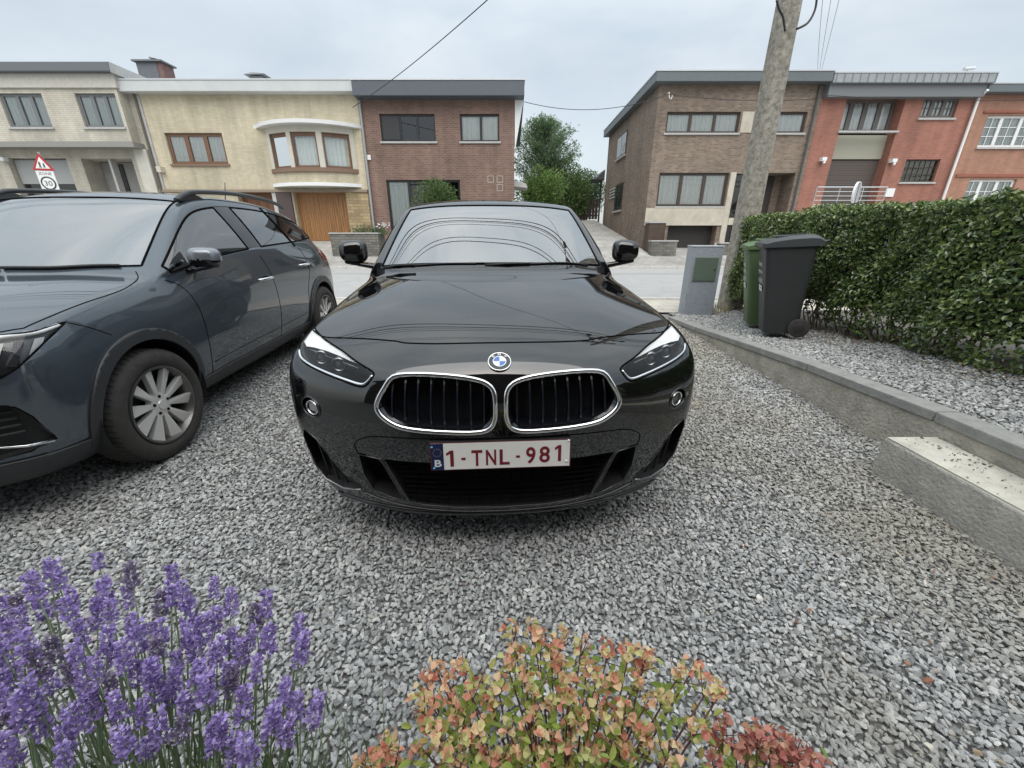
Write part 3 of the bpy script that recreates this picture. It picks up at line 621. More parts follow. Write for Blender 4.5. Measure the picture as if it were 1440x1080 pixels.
b = MB(); hx, hz = fp(938, 136, D0); b.tube([(hx, D0 - .02, hz + .1), (hx, D0 - .2, hz + .1), (hx + .03, D0 - .22, hz - .1), (hx + .12, D0 - .2, hz - .14), (hx + .16, D0 - .18, hz)], .02, 6); b.build('cable_hook', M_white, t)
# ---------- bright red brick house
B_red = brick('red_brick', (.35, .145, .105), (.28, .12, .085), (.34, .19, .15), ms=.008)
x7 = 19.38; z7 = Z(108.5)
rw = hole(1181, 1258, 135, 184, .5); rp = hole(1173, 1252, 188, 221.5, .5); rg = hole(1160, 1246, 222, 300, .9)
rec = (X(1176, 200), X(1256, 200), .85, rw[3], .5); 
r2 = hole(1297, 1346, 136, 166); r3 = hole(1270, 1318, 224, 256)
t = house('red_brick_house', 'red brick house with tall four-pane window above an olive panel and brown shutter', x6 + .01, x7, .3, z7, B_red, [rec, r2, r3], ov=(0, .1, .45), fas=.32, fm=mat('ribbed_zinc', (.30, .325, .335), .45, .2, var=.12, vs=5))
b = MB(); x = x6 + .1
while x < x7 + .1: b.box(x, x + .03, D0 - .475, D0 - .452, z7 - .31, z7 - .01); x += .32
b.build('zinc_ribs', mat('zinc_dark', (.25, .27, .28), .5), t)
b = MB(); b.box(x6 + .02, x7, D0 - .3, D0 - .003, z7 - .75, z7 - .33); b.build('soffit_band', mat('soffit', (.17, .18, .19), .6), t)
rr = (rec[0], rec[1], rw[2], rec[3], .5); window(t, rr, D0, 4, mat('grey_brown_frame', (.13, .12, .115), .5), M_curt, fw=.13)
b = MB(); b.box(rec[0] + .002, rec[1] - .002, D0 + .38, D0 + .45, rp[2], rw[2] - .08); b.build('olive_panel', mat('olive_panel', (.34, .335, .27), .6), t)
b = MB(); zz = .9
while zz < rp[2] - .05: b.box(rec[0] + .01, rec[1] - .01, D0 + .46, D0 + .49, zz, zz + .09); zz += .10
b.box(rec[0], rec[1], D0 + .492, D0 + .51, .85, rp[2]); b.build('garage_shutter', mat('brown_shutter', (.10, .082, .075), .6), t)
window(t, r2, D0, 3, mat('grey_brown_frame', (.13, .12, .115), .5), M_curt, fw=.11, bars=(2, 2)); f = window(t, r3, D0, 1, M_brown, None, fw=.05, bars=(6, 3))
b = MB(); b.box(r3[0] + .05, r3[1] - .05, D0 + .2, D0 + .22, r3[2] + .05, r3[3] - .05); b.build('stained_pane', mat('olive_glass', (.15, .145, .09), .3, var=.3, vs=3), t)
for (a, c) in ((1155, 225), (1253, 227)):
    x_, z_ = fp(a, c, D0); b = MB(); b.box(x_ - .1, x_ + .1, D0 - .2, D0 - .002, z_ - .06, z_ + .08); b.tube([(x_ + .04, D0 - .14, z_ - .06), (x_ + .02, D0 - .18, z_ - .16)], .05, 8); b.build('wall_lamp', M_white, t)
x_, z_ = fp(1250, 271, D0); b = MB(); b.box(x_ - .2, x_ + .2, D0 - .05, D0 - .002, z_ - .17, z_ + .17); b.build('letter_box', M_white, t)
b = MB(); yk = D0 - .15; b.tube([(x7 - .05, D0 - .40, z7 - .55), (x7 - .02, D0 - .12, z7 - .75), (x7 - .02, D0 - .12, .9)], .05, 8); b.build('white_downpipe', M_white, t)
b = MB(); fx_ = X(1361, 100, D0 + 2); b.tube([(fx_, D0 + 2, z7), (fx_, D0 + 2, Z(100, D0 + 2))], .06, 8); b.tube([(fx_ - .2, D0 + 2, Z(97, D0 + 2)), (fx_ + .25, D0 + 2, Z(96, D0 + 2))], .07, 8); b.tube([(fx_, D0 + 2, Z(100, D0 + 2)), (fx_, D0 + 2, Z(97, D0 + 2))], .05, 6); b.build('flue', mat('zinc_trim', (.5, .5, .5), .5), t)
# forecourt terrace with railing, a thing of its own
ry = 16.9
t = thing('steel_railing', 'horizontal bar steel railing in front of the brown garage shutter of the red house', 'railing', (X(1195, 280, ry), ry, .4), wb=True)
ra, rb = X(1147, 275, ry), X(1245, 275, ry); zt_r, zb_r = Z(262, ry), Z(290, ry)
M_steel = mat('brushed_steel', (.55, .56, .57), .35, .7)
b = MB()
for q in range(5): z_ = zt_r - .03 - q * (zt_r - zb_r) / 5 * 1.1; b.tube([(ra, ry, z_), (rb, ry, z_)], .014 if q else .024, 8)
b.build('rails', M_steel, t)
for q in range(4): xq = ra + (rb - ra) * q / 3; b = MB(); b.tube([(xq, ry + .03, .2), (xq, ry + .03, zt_r - .03)], .018, 8); b.build('post', M_steel, t)
# round sign seen from behind
sy_ = 15.7; sx, sz = fp(1204, 272, sy_)
t = thing('round_sign', 'white round sign turned almost edge-on, standing in front of the steel railing', 'sign', (sx, sy_, .2), rot=(0, 0, R(38)))
b = MB(); b.lathe([(-.015, .001), (-.015, .37), (.015, .37), (.015, .001)], 32, 'y', (0, 0, sz - .2)); b.build('disc', mat('sign_back', (.50, .51, .52), .5, .1), t, sharp=40)
b = MB(); b.lathe([(-.03, .345), (-.03, .385), (.03, .385), (.03, .345)], 32, 'y', (0, 0, sz - .2)); b.build('rim', M_white, t, sharp=40)
b = MB(); b.tube([(0, -.05, 0), (0, -.05, sz - .2 + .36)], .03, 10); b.build('pole', mat('galv', (.45, .46, .47), .5, .4), t)
# ---------- orange brick house, far right
B_or = brick('orange_brick', (.40, .205, .14), (.34, .175, .12), (.36, .22, .16), ms=.008)
ow = hole(1382, 1462, 162, 207); ol = hole(1358, 1424, 252, 286)
z8 = Z(122)
t = house('orange_brick_house', 'orange-red brick house at the right edge with white gridded windows', x7 + .01, 29, .3, z8, B_or, [ow, ol], ov=(0, 0, .35), fas=.28, fm=mat('grey_fascia', (.12, .14, .15), .5, var=.06))
window(t, ow, D0, [.3, .65], M_white, M_curt2, fw=.09, bars=(2, 3)); window(t, ol, D0, [.3, .65], M_white, M_curt2, fw=.09, bars=(2, 2))
b = MB(); b.box(x7 + .3, 29, D0 - .05, D0 - .003, Z(249), Z(245)); b.box(x7 + .5, 29, D0 - .05, D0 - .003, Z(159), Z(156)); b.build('brick_band', mat('dark_red_band', (.28, .10, .07), .8), t)

# ---------- house behind the photographer (reflected in the paint and the panes)
B_bk = brick('back_house_brick', (.075, .052, .042), (.055, .04, .032), (.08, .07, .062))
t = thing('gabled_house', 'gabled brick house behind the parking, seen only reflected in the car paint', 'house', (0, -3, 0), wb=True)
hb = [(-3.2, -1.6, .9, 2.2, .14), (.6, 2.6, .9, 2.2, .14), (-1.0, .1, 0.02, 2.15, .14), (-2.6, -1.2, 3.6, 4.8, .14), (1.0, 2.4, 3.6, 4.8, .14)]
b = MB(); yb3 = -4.3
for i in range(1): pass
def back_cells():
    wall_cells(b, -7.5, 7.1, -.05, 5.6, 0, [tuple(h) for h in hb])
back_cells(); b.v = [(p[0], yb3 - p[1], p[2]) for p in b.v]
b.add([(-7.5, yb3, 5.6), (7.1, yb3, 5.6), (-.2, yb3, 9.0)], [(0, 1, 2)])
for xx in (-7.5, 7.1): b.quad((xx, yb3, -.05), (xx, yb3 - 9, -.05), (xx, yb3 - 9, 5.6), (xx, yb3, 5.6))
b.quad((-7.5, yb3 - 9, -.05), (7.1, yb3 - 9, -.05), (7.1, yb3 - 9, 5.6), (-7.5, yb3 - 9, 5.6)); b.add([(-7.5, yb3 - 9, 5.6), (7.1, yb3 - 9, 5.6), (-.2, yb3 - 9, 9.0)], [(0, 1, 2)])
b.build('wall', B_bk, t)
b = MB()
for sx_ in (-1, 1):
    ex_ = -7.9 if sx_ < 0 else 7.5
    b.add([(ex_, yb3 + .3, 5.3), (-.2, yb3 + .3, 9.2), (-.2, yb3 - 9.3, 9.2), (ex_, yb3 - 9.3, 5.3), (ex_, yb3 + .3, 5.15), (-.2, yb3 + .3, 9.05), (-.2, yb3 - 9.3, 9.05), (ex_, yb3 - 9.3, 5.15)], [(0, 1, 2, 3), (7, 6, 5, 4), (0, 4, 5, 1), (0, 3, 7, 4), (2, 6, 7, 3)])
b.build('roof', M_roof, t)
for h in hb:
    b = MB(); b.box(h[0], h[1], yb3 - .13, yb3 - .09, h[2], h[3]); f = b.build('window' if h[2] > .5 else 'door', M_black, t)
    b = MB(); b.box(h[0] + .08, h[1] - .08, yb3 - .088, yb3 - .085, h[2] + .1, h[3] - .1); sub(b, 'pane', mat('opaque_pane', (.03, .035, .04), .05, spec=1.0), f)
# ================================================================ CAR TOOLS
T_COLS = [0, .2, .4, .6, .78, .92, 1.0]
C_ = len(T_COLS) - 1
HOODP = [0, .0, .02, .06, .38, .74, 1.0]
def shell(A, Brow, G, win, F=6, tc=T_COLS, level=3, crease=()):
    """A rows (s0,z0,xe,se,ze,p,q); Brow[j] = list of F+1 (x,s,z) for j=1..M-1; G = dict(j0,j1,fr,bulge)
    win(kind,i,k) -> material index. Returns mesh object data of the subdivided body (both sides)."""
    Nn = len(A) - 1; M = Nn - 2 * F
    bm = bmesh.new(); cache = {}
    def V(p):
        k = tuple(round(c, 5) for c in p)
        if k not in cache: cache[k] = bm.verts.new(p)
        return cache[k]
    def a(i, c):
        s0, z0, xe, se, ze, p, q = A[i]; t = tc[c]
        zf = HOODP[c] if q == 'H' else t ** q
        return (xe * t, s0 + (se - s0) * t ** p, z0 + (ze - z0) * zf)
    gA = [[a(i, c) for c in range(len(tc))] for i in range(Nn + 1)]
    gB = [[None] * (M + 1) for _ in range(F + 1)]
    for f in range(F + 1):
        gB[f][0] = gA[f][-1]; gB[f][M] = gA[Nn - f][-1]
        for j in range(1, M): gB[f][j] = Brow[j][f]
    for j in range(1, M):
        if j <= G['j0'] or j >= G['j1']: gB[F][j] = gA[F + j][-1]
    quads = []
    for i in range(Nn):
        for c in range(len(tc) - 1): quads.append(((gA[i][c], gA[i][c + 1], gA[i + 1][c + 1], gA[i + 1][c]), win('A', i, c)))
    for f in range(F):
        for j in range(M): quads.append(((gB[f][j], gB[f][j + 1], gB[f + 1][j + 1], gB[f + 1][j]), win('B', f, j)))
    fr = G['fr']; gG = {}
    for j in range(G['j0'], G['j1'] + 1):
        b0 = np.array(gB[F][j]); t0 = np.array(gA[F + j][-1])
        for g, q in enumerate(fr):
            if j in (G['j0'], G['j1']): gG[g, j] = tuple(b0)
            elif q == 0: gG[g, j] = tuple(b0)
            elif q == 1: gG[g, j] = tuple(t0)
            else:
                p = b0 + (t0 - b0) * q; p[0] += G['bulge'] * 4 * q * (1 - q); gG[g, j] = tuple(p)
    for j in range(G['j0'], G['j1']):
        for g in range(len(fr) - 1): quads.append(((gG[g, j], gG[g, j + 1], gG[g + 1, j + 1], gG[g + 1, j]), win('G', g, j)))
    for pts, m in quads:
        for sx in (1, -1):
            vs = [];
            for p in pts:
                v = V((p[0] * sx, p[1], p[2]))
                if v not in vs: vs.append(v)
            if len(vs) < 3: continue
            if sx < 0: vs.reverse()
            try: fce = bm.faces.new(vs)
            except ValueError: continue
            fce.material_index = m
    bmesh.ops.recalc_face_normals(bm, faces=bm.faces)
    me = bpy.data.meshes.new('body_cage'); bm.to_mesh(me); bm.free()
    for k in range(8): me.materials.append(None)
    tmp = bpy.data.objects.new('tmp', me); col.objects.link(tmp)
    md = tmp.modifiers.new('s', 'SUBSURF'); md.levels = level; md.render_levels = level
    dg = bpy.context.evaluated_depsgraph_get(); ev = tmp.evaluated_get(dg); res = bpy.data.meshes.new_from_object(ev)
    bpy.data.objects.remove(tmp); 
    return res
def part_by_mat(res, idxs):
    bm = bmesh.new(); bm.from_mesh(res)
    bmesh.ops.delete(bm, geom=[f for f in bm.faces if f.material_index not in idxs], context='FACES')
    for f in bm.faces: f.material_index = 0
    me = bpy.data.meshes.new('p'); bm.to_mesh(me); bm.free(); return me
def poly_prism(poly, axis, a0, a1):
    """closed prism. axis 's': poly is (x,z) swept in s; axis 'x': poly is (s,z) swept in x; axis 'z': (x,s)"""
    f = {'s': lambda p, a: (p[0], a, p[1]), 'x': lambda p, a: (a, p[0], p[1]), 'z': lambda p, a: (p[0], p[1], a)}[axis]
    b = MB(); b.prism(poly, lambda p: f(p, a0), lambda p: f(p, a1)); return b
def boolean(me, cut, op='DIFFERENCE'):
    """me: open shell mesh; cut: MB closed"""
    a = bpy.data.objects.new('ta', me.copy()); col.objects.link(a)
    cm = bpy.data.meshes.new('tc'); cm.from_pydata(cut.v, [], cut.f); cm.update()
    bm = bmesh.new(); bm.from_mesh(cm); bmesh.ops.recalc_face_normals(bm, faces=bm.faces); bm.to_mesh(cm); bm.free()
    c = bpy.data.objects.new('tb', cm); col.objects.link(c)
    n = len(a.data.materials)
    md = a.modifiers.new('b', 'BOOLEAN'); md.operation = op; md.solver = 'EXACT'; md.object = c; md.use_hole_tolerant = True
    dg = bpy.context.evaluated_depsgraph_get(); r = bpy.data.meshes.new_from_object(a.evaluated_get(dg))
    bpy.data.objects.remove(a); bpy.data.objects.remove(c)
    return r
def in_poly(x, y, P):
    c = False; n = len(P); j = n - 1
    for i in range(n):
        if (P[i][1] > y) != (P[j][1] > y) and x < (P[j][0] - P[i][0]) * (y - P[i][1]) / (P[j][1] - P[i][1]) + P[i][0]: c = not c
        j = i
    return c
def cut_surface(me, poly, axis, rng_):
    """Split an open surface along a closed outline seen along an axis. Returns (outside, inside)."""
    AX = {'s': (0, 2, 1), 'x': (1, 2, 0), 'z': (0, 1, 2)}[axis]
    bm = bmesh.new(); bm.from_mesh(me)
    lo = [min(p[k] for p in poly) for k in (0, 1)]; hi = [max(p[k] for p in poly) for k in (0, 1)]
    n = len(poly)
    def cand():
        o = []
        for f in bm.faces:
            cs = [v.co for v in f.verts]
            a = [c[AX[0]] for c in cs]; b = [c[AX[1]] for c in cs]; d_ = [c[AX[2]] for c in cs]
            if max(a) >= lo[0] - .003 and min(a) <= hi[0] + .003 and max(b) >= lo[1] - .003 and min(b) <= hi[1] + .003 and max(d_) >= rng_[0] and min(d_) <= rng_[1]: o.append(f)
        return o
    C0 = cand()
    for i in range(n):
        p, q = poly[i], poly[(i + 1) % n]
        if math.hypot(q[0] - p[0], q[1] - p[1]) < 1e-6: continue
        near = []
        m = .02
        for f in C0:
            if not f.is_valid: continue
            a = [v.co[AX[0]] for v in f.verts]; b = [v.co[AX[1]] for v in f.verts]
            if max(a) < min(p[0], q[0]) - m or min(a) > max(p[0], q[0]) + m or max(b) < min(p[1], q[1]) - m or min(b) > max(p[1], q[1]) + m: continue
            near.append(f)
        if not near: continue
        nrm = Vector((0, 0, 0)); nrm[AX[0]] = -(q[1] - p[1]); nrm[AX[1]] = q[0] - p[0]; nrm.normalize()
        co = Vector((0, 0, 0)); co[AX[0]] = p[0]; co[AX[1]] = p[1]
        ed = {e for f in near for e in f.edges}; ve = {v for f in near for v in f.verts}
        keep = set(C0)
        r = bmesh.ops.bisect_plane(bm, geom=list(near) + list(ed) + list(ve), dist=1e-6, plane_co=co, plane_no=nrm)
        newf = [g for g in r['geom'] if isinstance(g, bmesh.types.BMFace)]
        C0 = [f for f in C0 if f.is_valid] + [f for f in newf if f.is_valid and f not in keep]
    ins = []
    for f in bm.faces:
        c = f.calc_center_median()
        if lo[0] <= c[AX[0]] <= hi[0] and lo[1] <= c[AX[1]] <= hi[1] and rng_[0] <= c[AX[2]] <= rng_[1] and in_poly(c[AX[0]], c[AX[1]], poly): ins.append(f)
    S_ = set(ins)
    b2 = bm.copy(); ids = {f.index for f in ins}
    bm.faces.index_update(); ids = {f.index for f in ins}
    b2.free(); b2 = bm.copy(); b2.faces.ensure_lookup_table()
    bmesh.ops.delete(bm, geom=ins, context='FACES')
    bmesh.ops.delete(b2, geom=[f for f in b2.faces if f.index not in ids], context='FACES')
    o1 = bpy.data.meshes.new('o'); bm.to_mesh(o1); bm.free(); o2 = bpy.data.meshes.new('i'); b2.to_mesh(o2); b2.free()
    return o1, o2
def bvh_of(me):
    bm = bmesh.new(); bm.from_mesh(me); t = BVHTree.FromBMesh(bm); bm.free(); return t
def proj(bv, pts, axis, start, sgn=1, off=0.):
    """shoot (a,b) points along an axis onto the body; returns 3-D points pushed out by off"""
    o = []; last = None
    for p in pts:
        if axis == 's': a = Vector((p[0], start, p[1])); d_ = Vector((0, sgn, 0))
        elif axis == 'x': a = Vector((start, p[0], p[1])); d_ = Vector((sgn, 0, 0))
        else: a = Vector((p[0], p[1], start)); d_ = Vector((0, 0, sgn))
        h = bv.ray_cast(a, d_)
        if h[0] is None:
            h = bv.find_nearest(a + d_ * abs(start))
        q = h[0]; nn = h[1]
        if nn.dot(d_) > 0: nn = -nn
        o.append(q + nn * off)
    return o
def resample(pts, n, closed=False):
    P = [np.array(p, float) for p in pts]; 
    if closed: P = P + [P[0]]
    L_ = [0]
    for a, b in zip(P[:-1], P[1:]): L_.append(L_[-1] + np.linalg.norm(b - a))
    o = []
    m = n if closed else n - 1
    for k in range(n):
        d_ = L_[-1] * k / m; o.append(tuple(np.array([np.interp(d_, L_, [p[c] for p in P]) for c in range(len(P[0]))])))
    return o
def mir(pts): return [(-p[0],) + tuple(p[1:]) for p in pts]
def thicken(o, t, off=-1):
    m = o.modifiers.new('thickness', 'SOLIDIFY'); m.thickness = t; m.offset = off; return o
def boundary_tube(me, r, name, m, par, keep=None, n=6):
    """a thin seal along the open border of a mesh"""
    bm = bmesh.new(); bm.from_mesh(me); bmesh.ops.remove_doubles(bm, verts=bm.verts, dist=1e-5)
    be = [e for e in bm.edges if len(e.link_faces) == 1]; used = set(); b = MB()
    adj = {}
    for e in be:
        for v in e.verts: adj.setdefault(v, []).append(e)
    for e in be:
        if e in used: continue
        loop = [e.verts[0], e.verts[1]]; used.add(e)
        while True:
            nx = [q for q in adj[loop[-1]] if q not in used]
            if not nx: break
            used.add(nx[0]); loop.append(nx[0].other_vert(loop[-1]))
        closed = loop[0] == loop[-1]
        pts = [v.co.copy() for v in (loop[:-1] if closed else loop)]
        if len(pts) > 3: b.tube(pts, r, n, closed=closed)
    bm.free(); o = b.build(name, m, par, smooth=True); return o

M_tyre = mat('tyre_rubber', (.042, .038, .035), .75, var=.3, vs=14, bump=.2, bs=60)
M_gap = mat('panel_gap', (.003, .003, .003), .9, spec=.1)
M_chrome = mat('chrome', (.93, .93, .93), .07, 1.0)
M_satin = mat('satin_silver', (.50, .50, .50), .30, 1.0)
M_plast = mat('black_plastic', (.018, .018, .019), .55, bump=.1, bs=300)
M_gblack = mat('gloss_black', (.006, .006, .007), .08, coat=.5)
M_clear = glassmat('lamp_lens', (.97, .98, .98), .8, .0)
M_refl = mat('lamp_reflector', (.82, .83, .85), .18, 1.0)
M_lamp = mat('lamp_white', (.95, .95, .95), .4, .0)
M_red = mat('red_lens', (.38, .012, .012), .12, coat=1)
M_int = mat('interior_dark', (.025, .025, .028), .8)
M_seat = mat('seat_fabric', (.045, .045, .05), .9)

def wheel(par, x, s, z, Rt, wd, rim_r, face, spokes, style):
    """x = outer face, face = +1 / -1 side"""
    g = face
    e = bpy.data.objects.new('wheel', None)
    b = MB(); xo = x; xi = x - g * wd; dep = Rt - rim_r
    pr = [(xi + g * .015, rim_r), (xi, rim_r + dep * .35), (xi + g * .008, rim_r + dep * .75), (xi + g * .03, Rt - .006), (xi + g * wd * .3, Rt), (xo - g * wd * .3, Rt), (xo - g * .03, Rt - .006), (xo - g * .008, rim_r + dep * .75), (xo, rim_r + dep * .42), (xo - g * .006, rim_r + .012), (xo - g * .018, rim_r)]
    b.lathe(pr, 56, 'x', (0, s, z)); tyre = b.build('wheel', M_tyre, par, sharp=50)
    # tread grooves
    b = MB()
    for k in range(60):
        t = 2 * math.pi * k / 60
        for q in (-1, 1):
            c = x - g * wd * .5 + q * wd * .34; r0 = Rt - .001
            p0 = (c - .022, s + r0 * math.cos(t), z + r0 * math.sin(t)); p1 = (c + .022, s + (r0 - .004) * math.cos(t + .03), z + (r0 - .004) * math.sin(t + .03)); b.tube([p0, p1], .0012, 4)
    sub(b, 'tread', M_gap, tyre)
    b = MB(); b.lathe([(xo - g * .02, rim_r + .001), (xo - g * .006, rim_r - .002), (xo - g * .004, rim_r - .012), (xo - g * .02, rim_r - .02), (xo - g * .05, rim_r - .03), (xi + g * .03, rim_r - .035)], 56, 'x', (0, s, z))
    sub(b, 'rim_barrel', mat('rim_grey', (.17, .165, .16), .35, .8), tyre, sharp=30)
    b = MB(); b.lathe([(xi + g * .06, .02), (xi + g * .06, rim_r - .03)], 40, 'x', (0, s, z)); b.lathe([(xo - g * .09, .02), (xo - g * .09, rim_r * .66), (xo - g * .10, rim_r * .66)], 40, 'x', (0, s, z))
    sub(b, 'brake_disc', mat('brake_dark', (.05, .048, .045), .6, .5), tyre)
    b = MB()
    def P(r, t, dx): return (xo - g * dx, s + r * math.cos(t), z + r * math.sin(t))
    for k in range(spokes):
        t0 = 2 * math.pi * k / spokes + R(90) + style.get('rot', 0); tw = style['tw'] * (1 if k % 2 else .55 if style.get('alt') else 1)
        wi, wo = style['wi'], style['wo']; ri, ro = .055, rim_r - .012
        sk = style.get('skew', 0) * (1 if k % 2 else -1)
        ti, to = t0, t0 + sk
        def edge(sd, r, w_, dx, tt): return P(r, tt + sd * w_ / r, dx)
        dxi, dxo = .030, .012
        a = [edge(-1, ri, wi, dxi, ti), edge(1, ri, wi, dxi, ti), edge(1, ro, wo, dxo, to), edge(-1, ro, wo, dxo + tw, to)]
        c = [edge(-1, ri, wi, dxi + .035, ti), edge(1, ri, wi, dxi + .035, ti), edge(1, ro, wo, dxo + .03, to), edge(-1, ro, wo, dxo + tw + .03, to)]
        b.add(a + c, [(0, 1, 2, 3), (7, 6, 5, 4), (0, 4, 5, 1), (1, 5, 6, 2), (2, 6, 7, 3), (3, 7, 4, 0)])
    rim = sub(b, 'spokes', style['m'], tyre, bevel=.002)
    b = MB(); b.lathe([(xo - g * .060, .075), (xo - g * .034, .070), (xo - g * .028, .05), (xo - g * .026, .030), (xo - g * .020, .027), (xo - g * .020, .001)], 32, 'x', (0, s, z)); sub(b, 'hub', style['m'], tyre, sharp=30)
    for k in range(5):
        t = 2 * math.pi * k / 5 + R(90) + math.pi / 5 * (1 if style.get('alt') else 0); b = MB(); c = P(.052, t, 0)
        b.lathe([(xo - g * .036, .0085), (xo - g * .024, .0085), (xo - g * .024, .001)], 8, 'x', (0, c[1], c[2])); sub(b, 'bolt', M_gap, tyre)
    return tyre
def seat(par, x, s, z):
    b = MB(); b.box(x - .25, x + .25, s, s + .5, z, z + .14); o = b.build('seat', M_seat, par, bevel=.05)
    b = MB(); b.add([(x - .24, s + .46, z + .1), (x + .24, s + .46, z + .1), (x + .24, s + .6, z + .1), (x - .24, s + .6, z + .1), (x - .2, s + .68, z + .68), (x + .2, s + .68, z + .68), (x + .2, s + .78, z + .68), (x - .2, s + .78, z + .68)],
                  [(0, 3, 2, 1), (4, 5, 6, 7), (0, 1, 5, 4), (1, 2, 6, 5), (2, 3, 7, 6), (3, 0, 4, 7)]); sub(b, 'backrest', M_seat, o, bevel=.05)
    b = MB(); b.box(x - .13, x + .13, s + .70, s + .79, z + .70, z + .87); sub(b, 'headrest', M_seat, o, bevel=.04)
def steering(par, x, s, z):
    b = MB(); P = []
    for k in range(32): t = 2 * math.pi * k / 32; P.append((x + .18 * math.cos(t), s + .06 * math.sin(t), z + .17 * math.sin(t)))
    b.tube(P, .016, 8, closed=True); b.box(x - .06, x + .06, s - .02, s + .03, z - .06, z + .05); b.tube([(x - .17, s, z), (x + .17, s, z)], .015, 6); b.tube([(x, s, z), (x, s - .05, z - .16)], .015, 6)
    b.build('steering_wheel', M_plast, par, smooth=True)
def loops_recess(loop, dirv, depth, scale):
    """dark pocket: side walls + back following a 3-D loop"""
    b = MB(); c = sum((Vector(p) for p in loop), Vector()) / len(loop); L2 = [c + (Vector(p) - c) * scale + Vector(dirv) * depth for p in loop]; n = len(loop)
    b.add([tuple(p) for p in loop] + [tuple(p) for p in L2] + [tuple(c + Vector(dirv) * depth)], [(i, (i + 1) % n, n + (i + 1) % n, n + i) for i in range(n)] + [(n + i, n + (i + 1) % n, 2 * n) for i in range(n)])
    return b

# ================================================================ BLACK CAR
def car_paint(name, c, flake=.0, rough=.4, ior=1.85, spec=.0):
    m = mat(name, c, rough, flake, coat=1.0, spec=spec); m.node_tree.nodes['Principled BSDF'].inputs['Coat IOR'].default_value = ior; return m
M_paint = car_paint('black_paint', (.0035, .0035, .0042), .0, .4, 1.85)
def wheelwell(s, z, r, me, side):
    poly = [(s + r * math.cos(2 * math.pi * k / 40), z + r * math.sin(2 * math.pi * k / 40)) for k in range(40)]
    return cut_surface(me, poly, 'x', (.35, 1.2) if side > 0 else (-1.2, -.35))
def rot_me(me, ang):
    m = me.copy(); m.transform(Matrix.Rotation(ang, 4, 'Z')); return m
def islands(me):
    bm = bmesh.new(); bm.from_mesh(me); bm.faces.index_update(); seen = set(); out = []
    bm.faces.ensure_lookup_table()
    for f in bm.faces:
        if f.index in seen: continue
        st = [f]; comp = set([f.index]); seen.add(f.index)
        while st:
            g = st.pop()
            for e in g.edges:
                for h in e.link_faces:
                    if h.index not in seen: seen.add(h.index); comp.add(h.index); st.append(h)
        out.append(comp)
    res = []
    for comp in out:
        b2 = bm.copy(); b2.faces.ensure_lookup_table()
        bmesh.ops.delete(b2, geom=[f for f in b2.faces if f.index not in comp], context='FACES')
        m = bpy.data.meshes.new('island'); b2.to_mesh(m); b2.free(); res.append(m)
    bm.free(); return res
def glyphs(items, name, m, par, org, ux, uz, nrm, h=.0012):
    """items: (char, u0, u1, v0, v1) fitted in a plane with axes ux, uz at org, standing h proud along nrm"""
    b = MB(); ux, uz, nrm, org = Vector(ux), Vector(uz), Vector(nrm), Vector(org)
    for ch, u0, u1, v0, v1 in items:
        if ch == '1':
            P = [(.52, 0), (1, 0), (1, 1), (.58, 1), (.0, .84), (.0, .68), (.52, .80)]; b.add([org + ux * (u0 + p * (u1 - u0)) + uz * (v0 + q * (v1 - v0)) + nrm * h for p, q in P], [(0, 1, 2, 3, 6), (3, 4, 5, 6)]); continue
        cu = bpy.data.curves.new('t', 'FONT'); cu.body = ch; cu.resolution_u = 4; cu.offset = .02 if len(ch) == 1 else 0
        ob = bpy.data.objects.new('t', cu); col.objects.link(ob); dg = bpy.context.evaluated_depsgraph_get()
        me = bpy.data.meshes.new_from_object(ob.evaluated_get(dg)); bpy.data.objects.remove(ob)
        xs = [v.co.x for v in me.vertices]; ys = [v.co.y for v in me.vertices]
        if not xs: continue
        x0, x1, y0, y1 = min(xs), max(xs), min(ys), max(ys)
        vs = [org + ux * (u0 + (v.co.x - x0) / max(1e-6, x1 - x0) * (u1 - u0)) + uz * (v0 + (v.co.y - y0) / max(1e-6, y1 - y0) * (v1 - v0)) + nrm * h for v in me.vertices]
        b.add(vs, [tuple(p.vertices) for p in me.polygons])
    return sub(b, name, m, par, fixn=False)
def dress(par, shell_me, glass, rearglass, wheels, wR, wW, face_x, rim_r, style, well_r, trim_r=.006):
    """windows, seals, wheels, wells, underbody, seats"""
    ws = part_by_mat(shell_me, (1,)); o = link('windshield', ws, glass, par, smooth=True); boundary_tube(ws, trim_r, 'seal', M_gap, o)
    rw_ = part_by_mat(shell_me, (2,)); o = link('rear_window', rw_, rearglass, par, smooth=True); boundary_tube(rw_, trim_r, 'seal', M_gap, o)
    for me in islands(part_by_mat(shell_me, (3,))):
        o = link('side_window', me, rearglass, par, smooth=True); boundary_tube(me, .007, 'seal', M_gap, o)
    for me in islands(part_by_mat(shell_me, (4,))): link('window_pillar', me, M_gblack, par, smooth=True)
    b = MB(); b.box(-.56, .56, .30, wheels[1] + .42, .215, .60); b.box(-.74, .74, wheels[0] + well_r + .02, wheels[1] - well_r - .02, .22, .56); b.build('underbody', M_plast, par)
    for s_ in wheels:
        for sd in (1, -1):
            wheel(par, face_x * sd, s_, wR, wR, wW, rim_r, sd, style['n'], style)
            b = MB(); n = 28; P0 = []
            for k in range(n + 1):
                an = R(-20 + 220 * k / n); P0.append((s_ + (well_r + .012) * math.cos(an), wR + .015 + (well_r + .012) * math.sin(an)))
            xa_, xb_ = .55 * sd, (face_x - .02) * sd
            b.add([(xa_, p[0], p[1]) for p in P0] + [(xb_, p[0], p[1]) for p in P0], [(i, i + 1, n + 2 + i, n + 1 + i) for i in range(n)])
            b.add([(xa_, p[0], p[1]) for p in P0] + [(xa_, s_, .2)], [(i, i + 1, n + 1) for i in range(n)])
            b.build('wheel_well', M_plast, par, smooth=False)
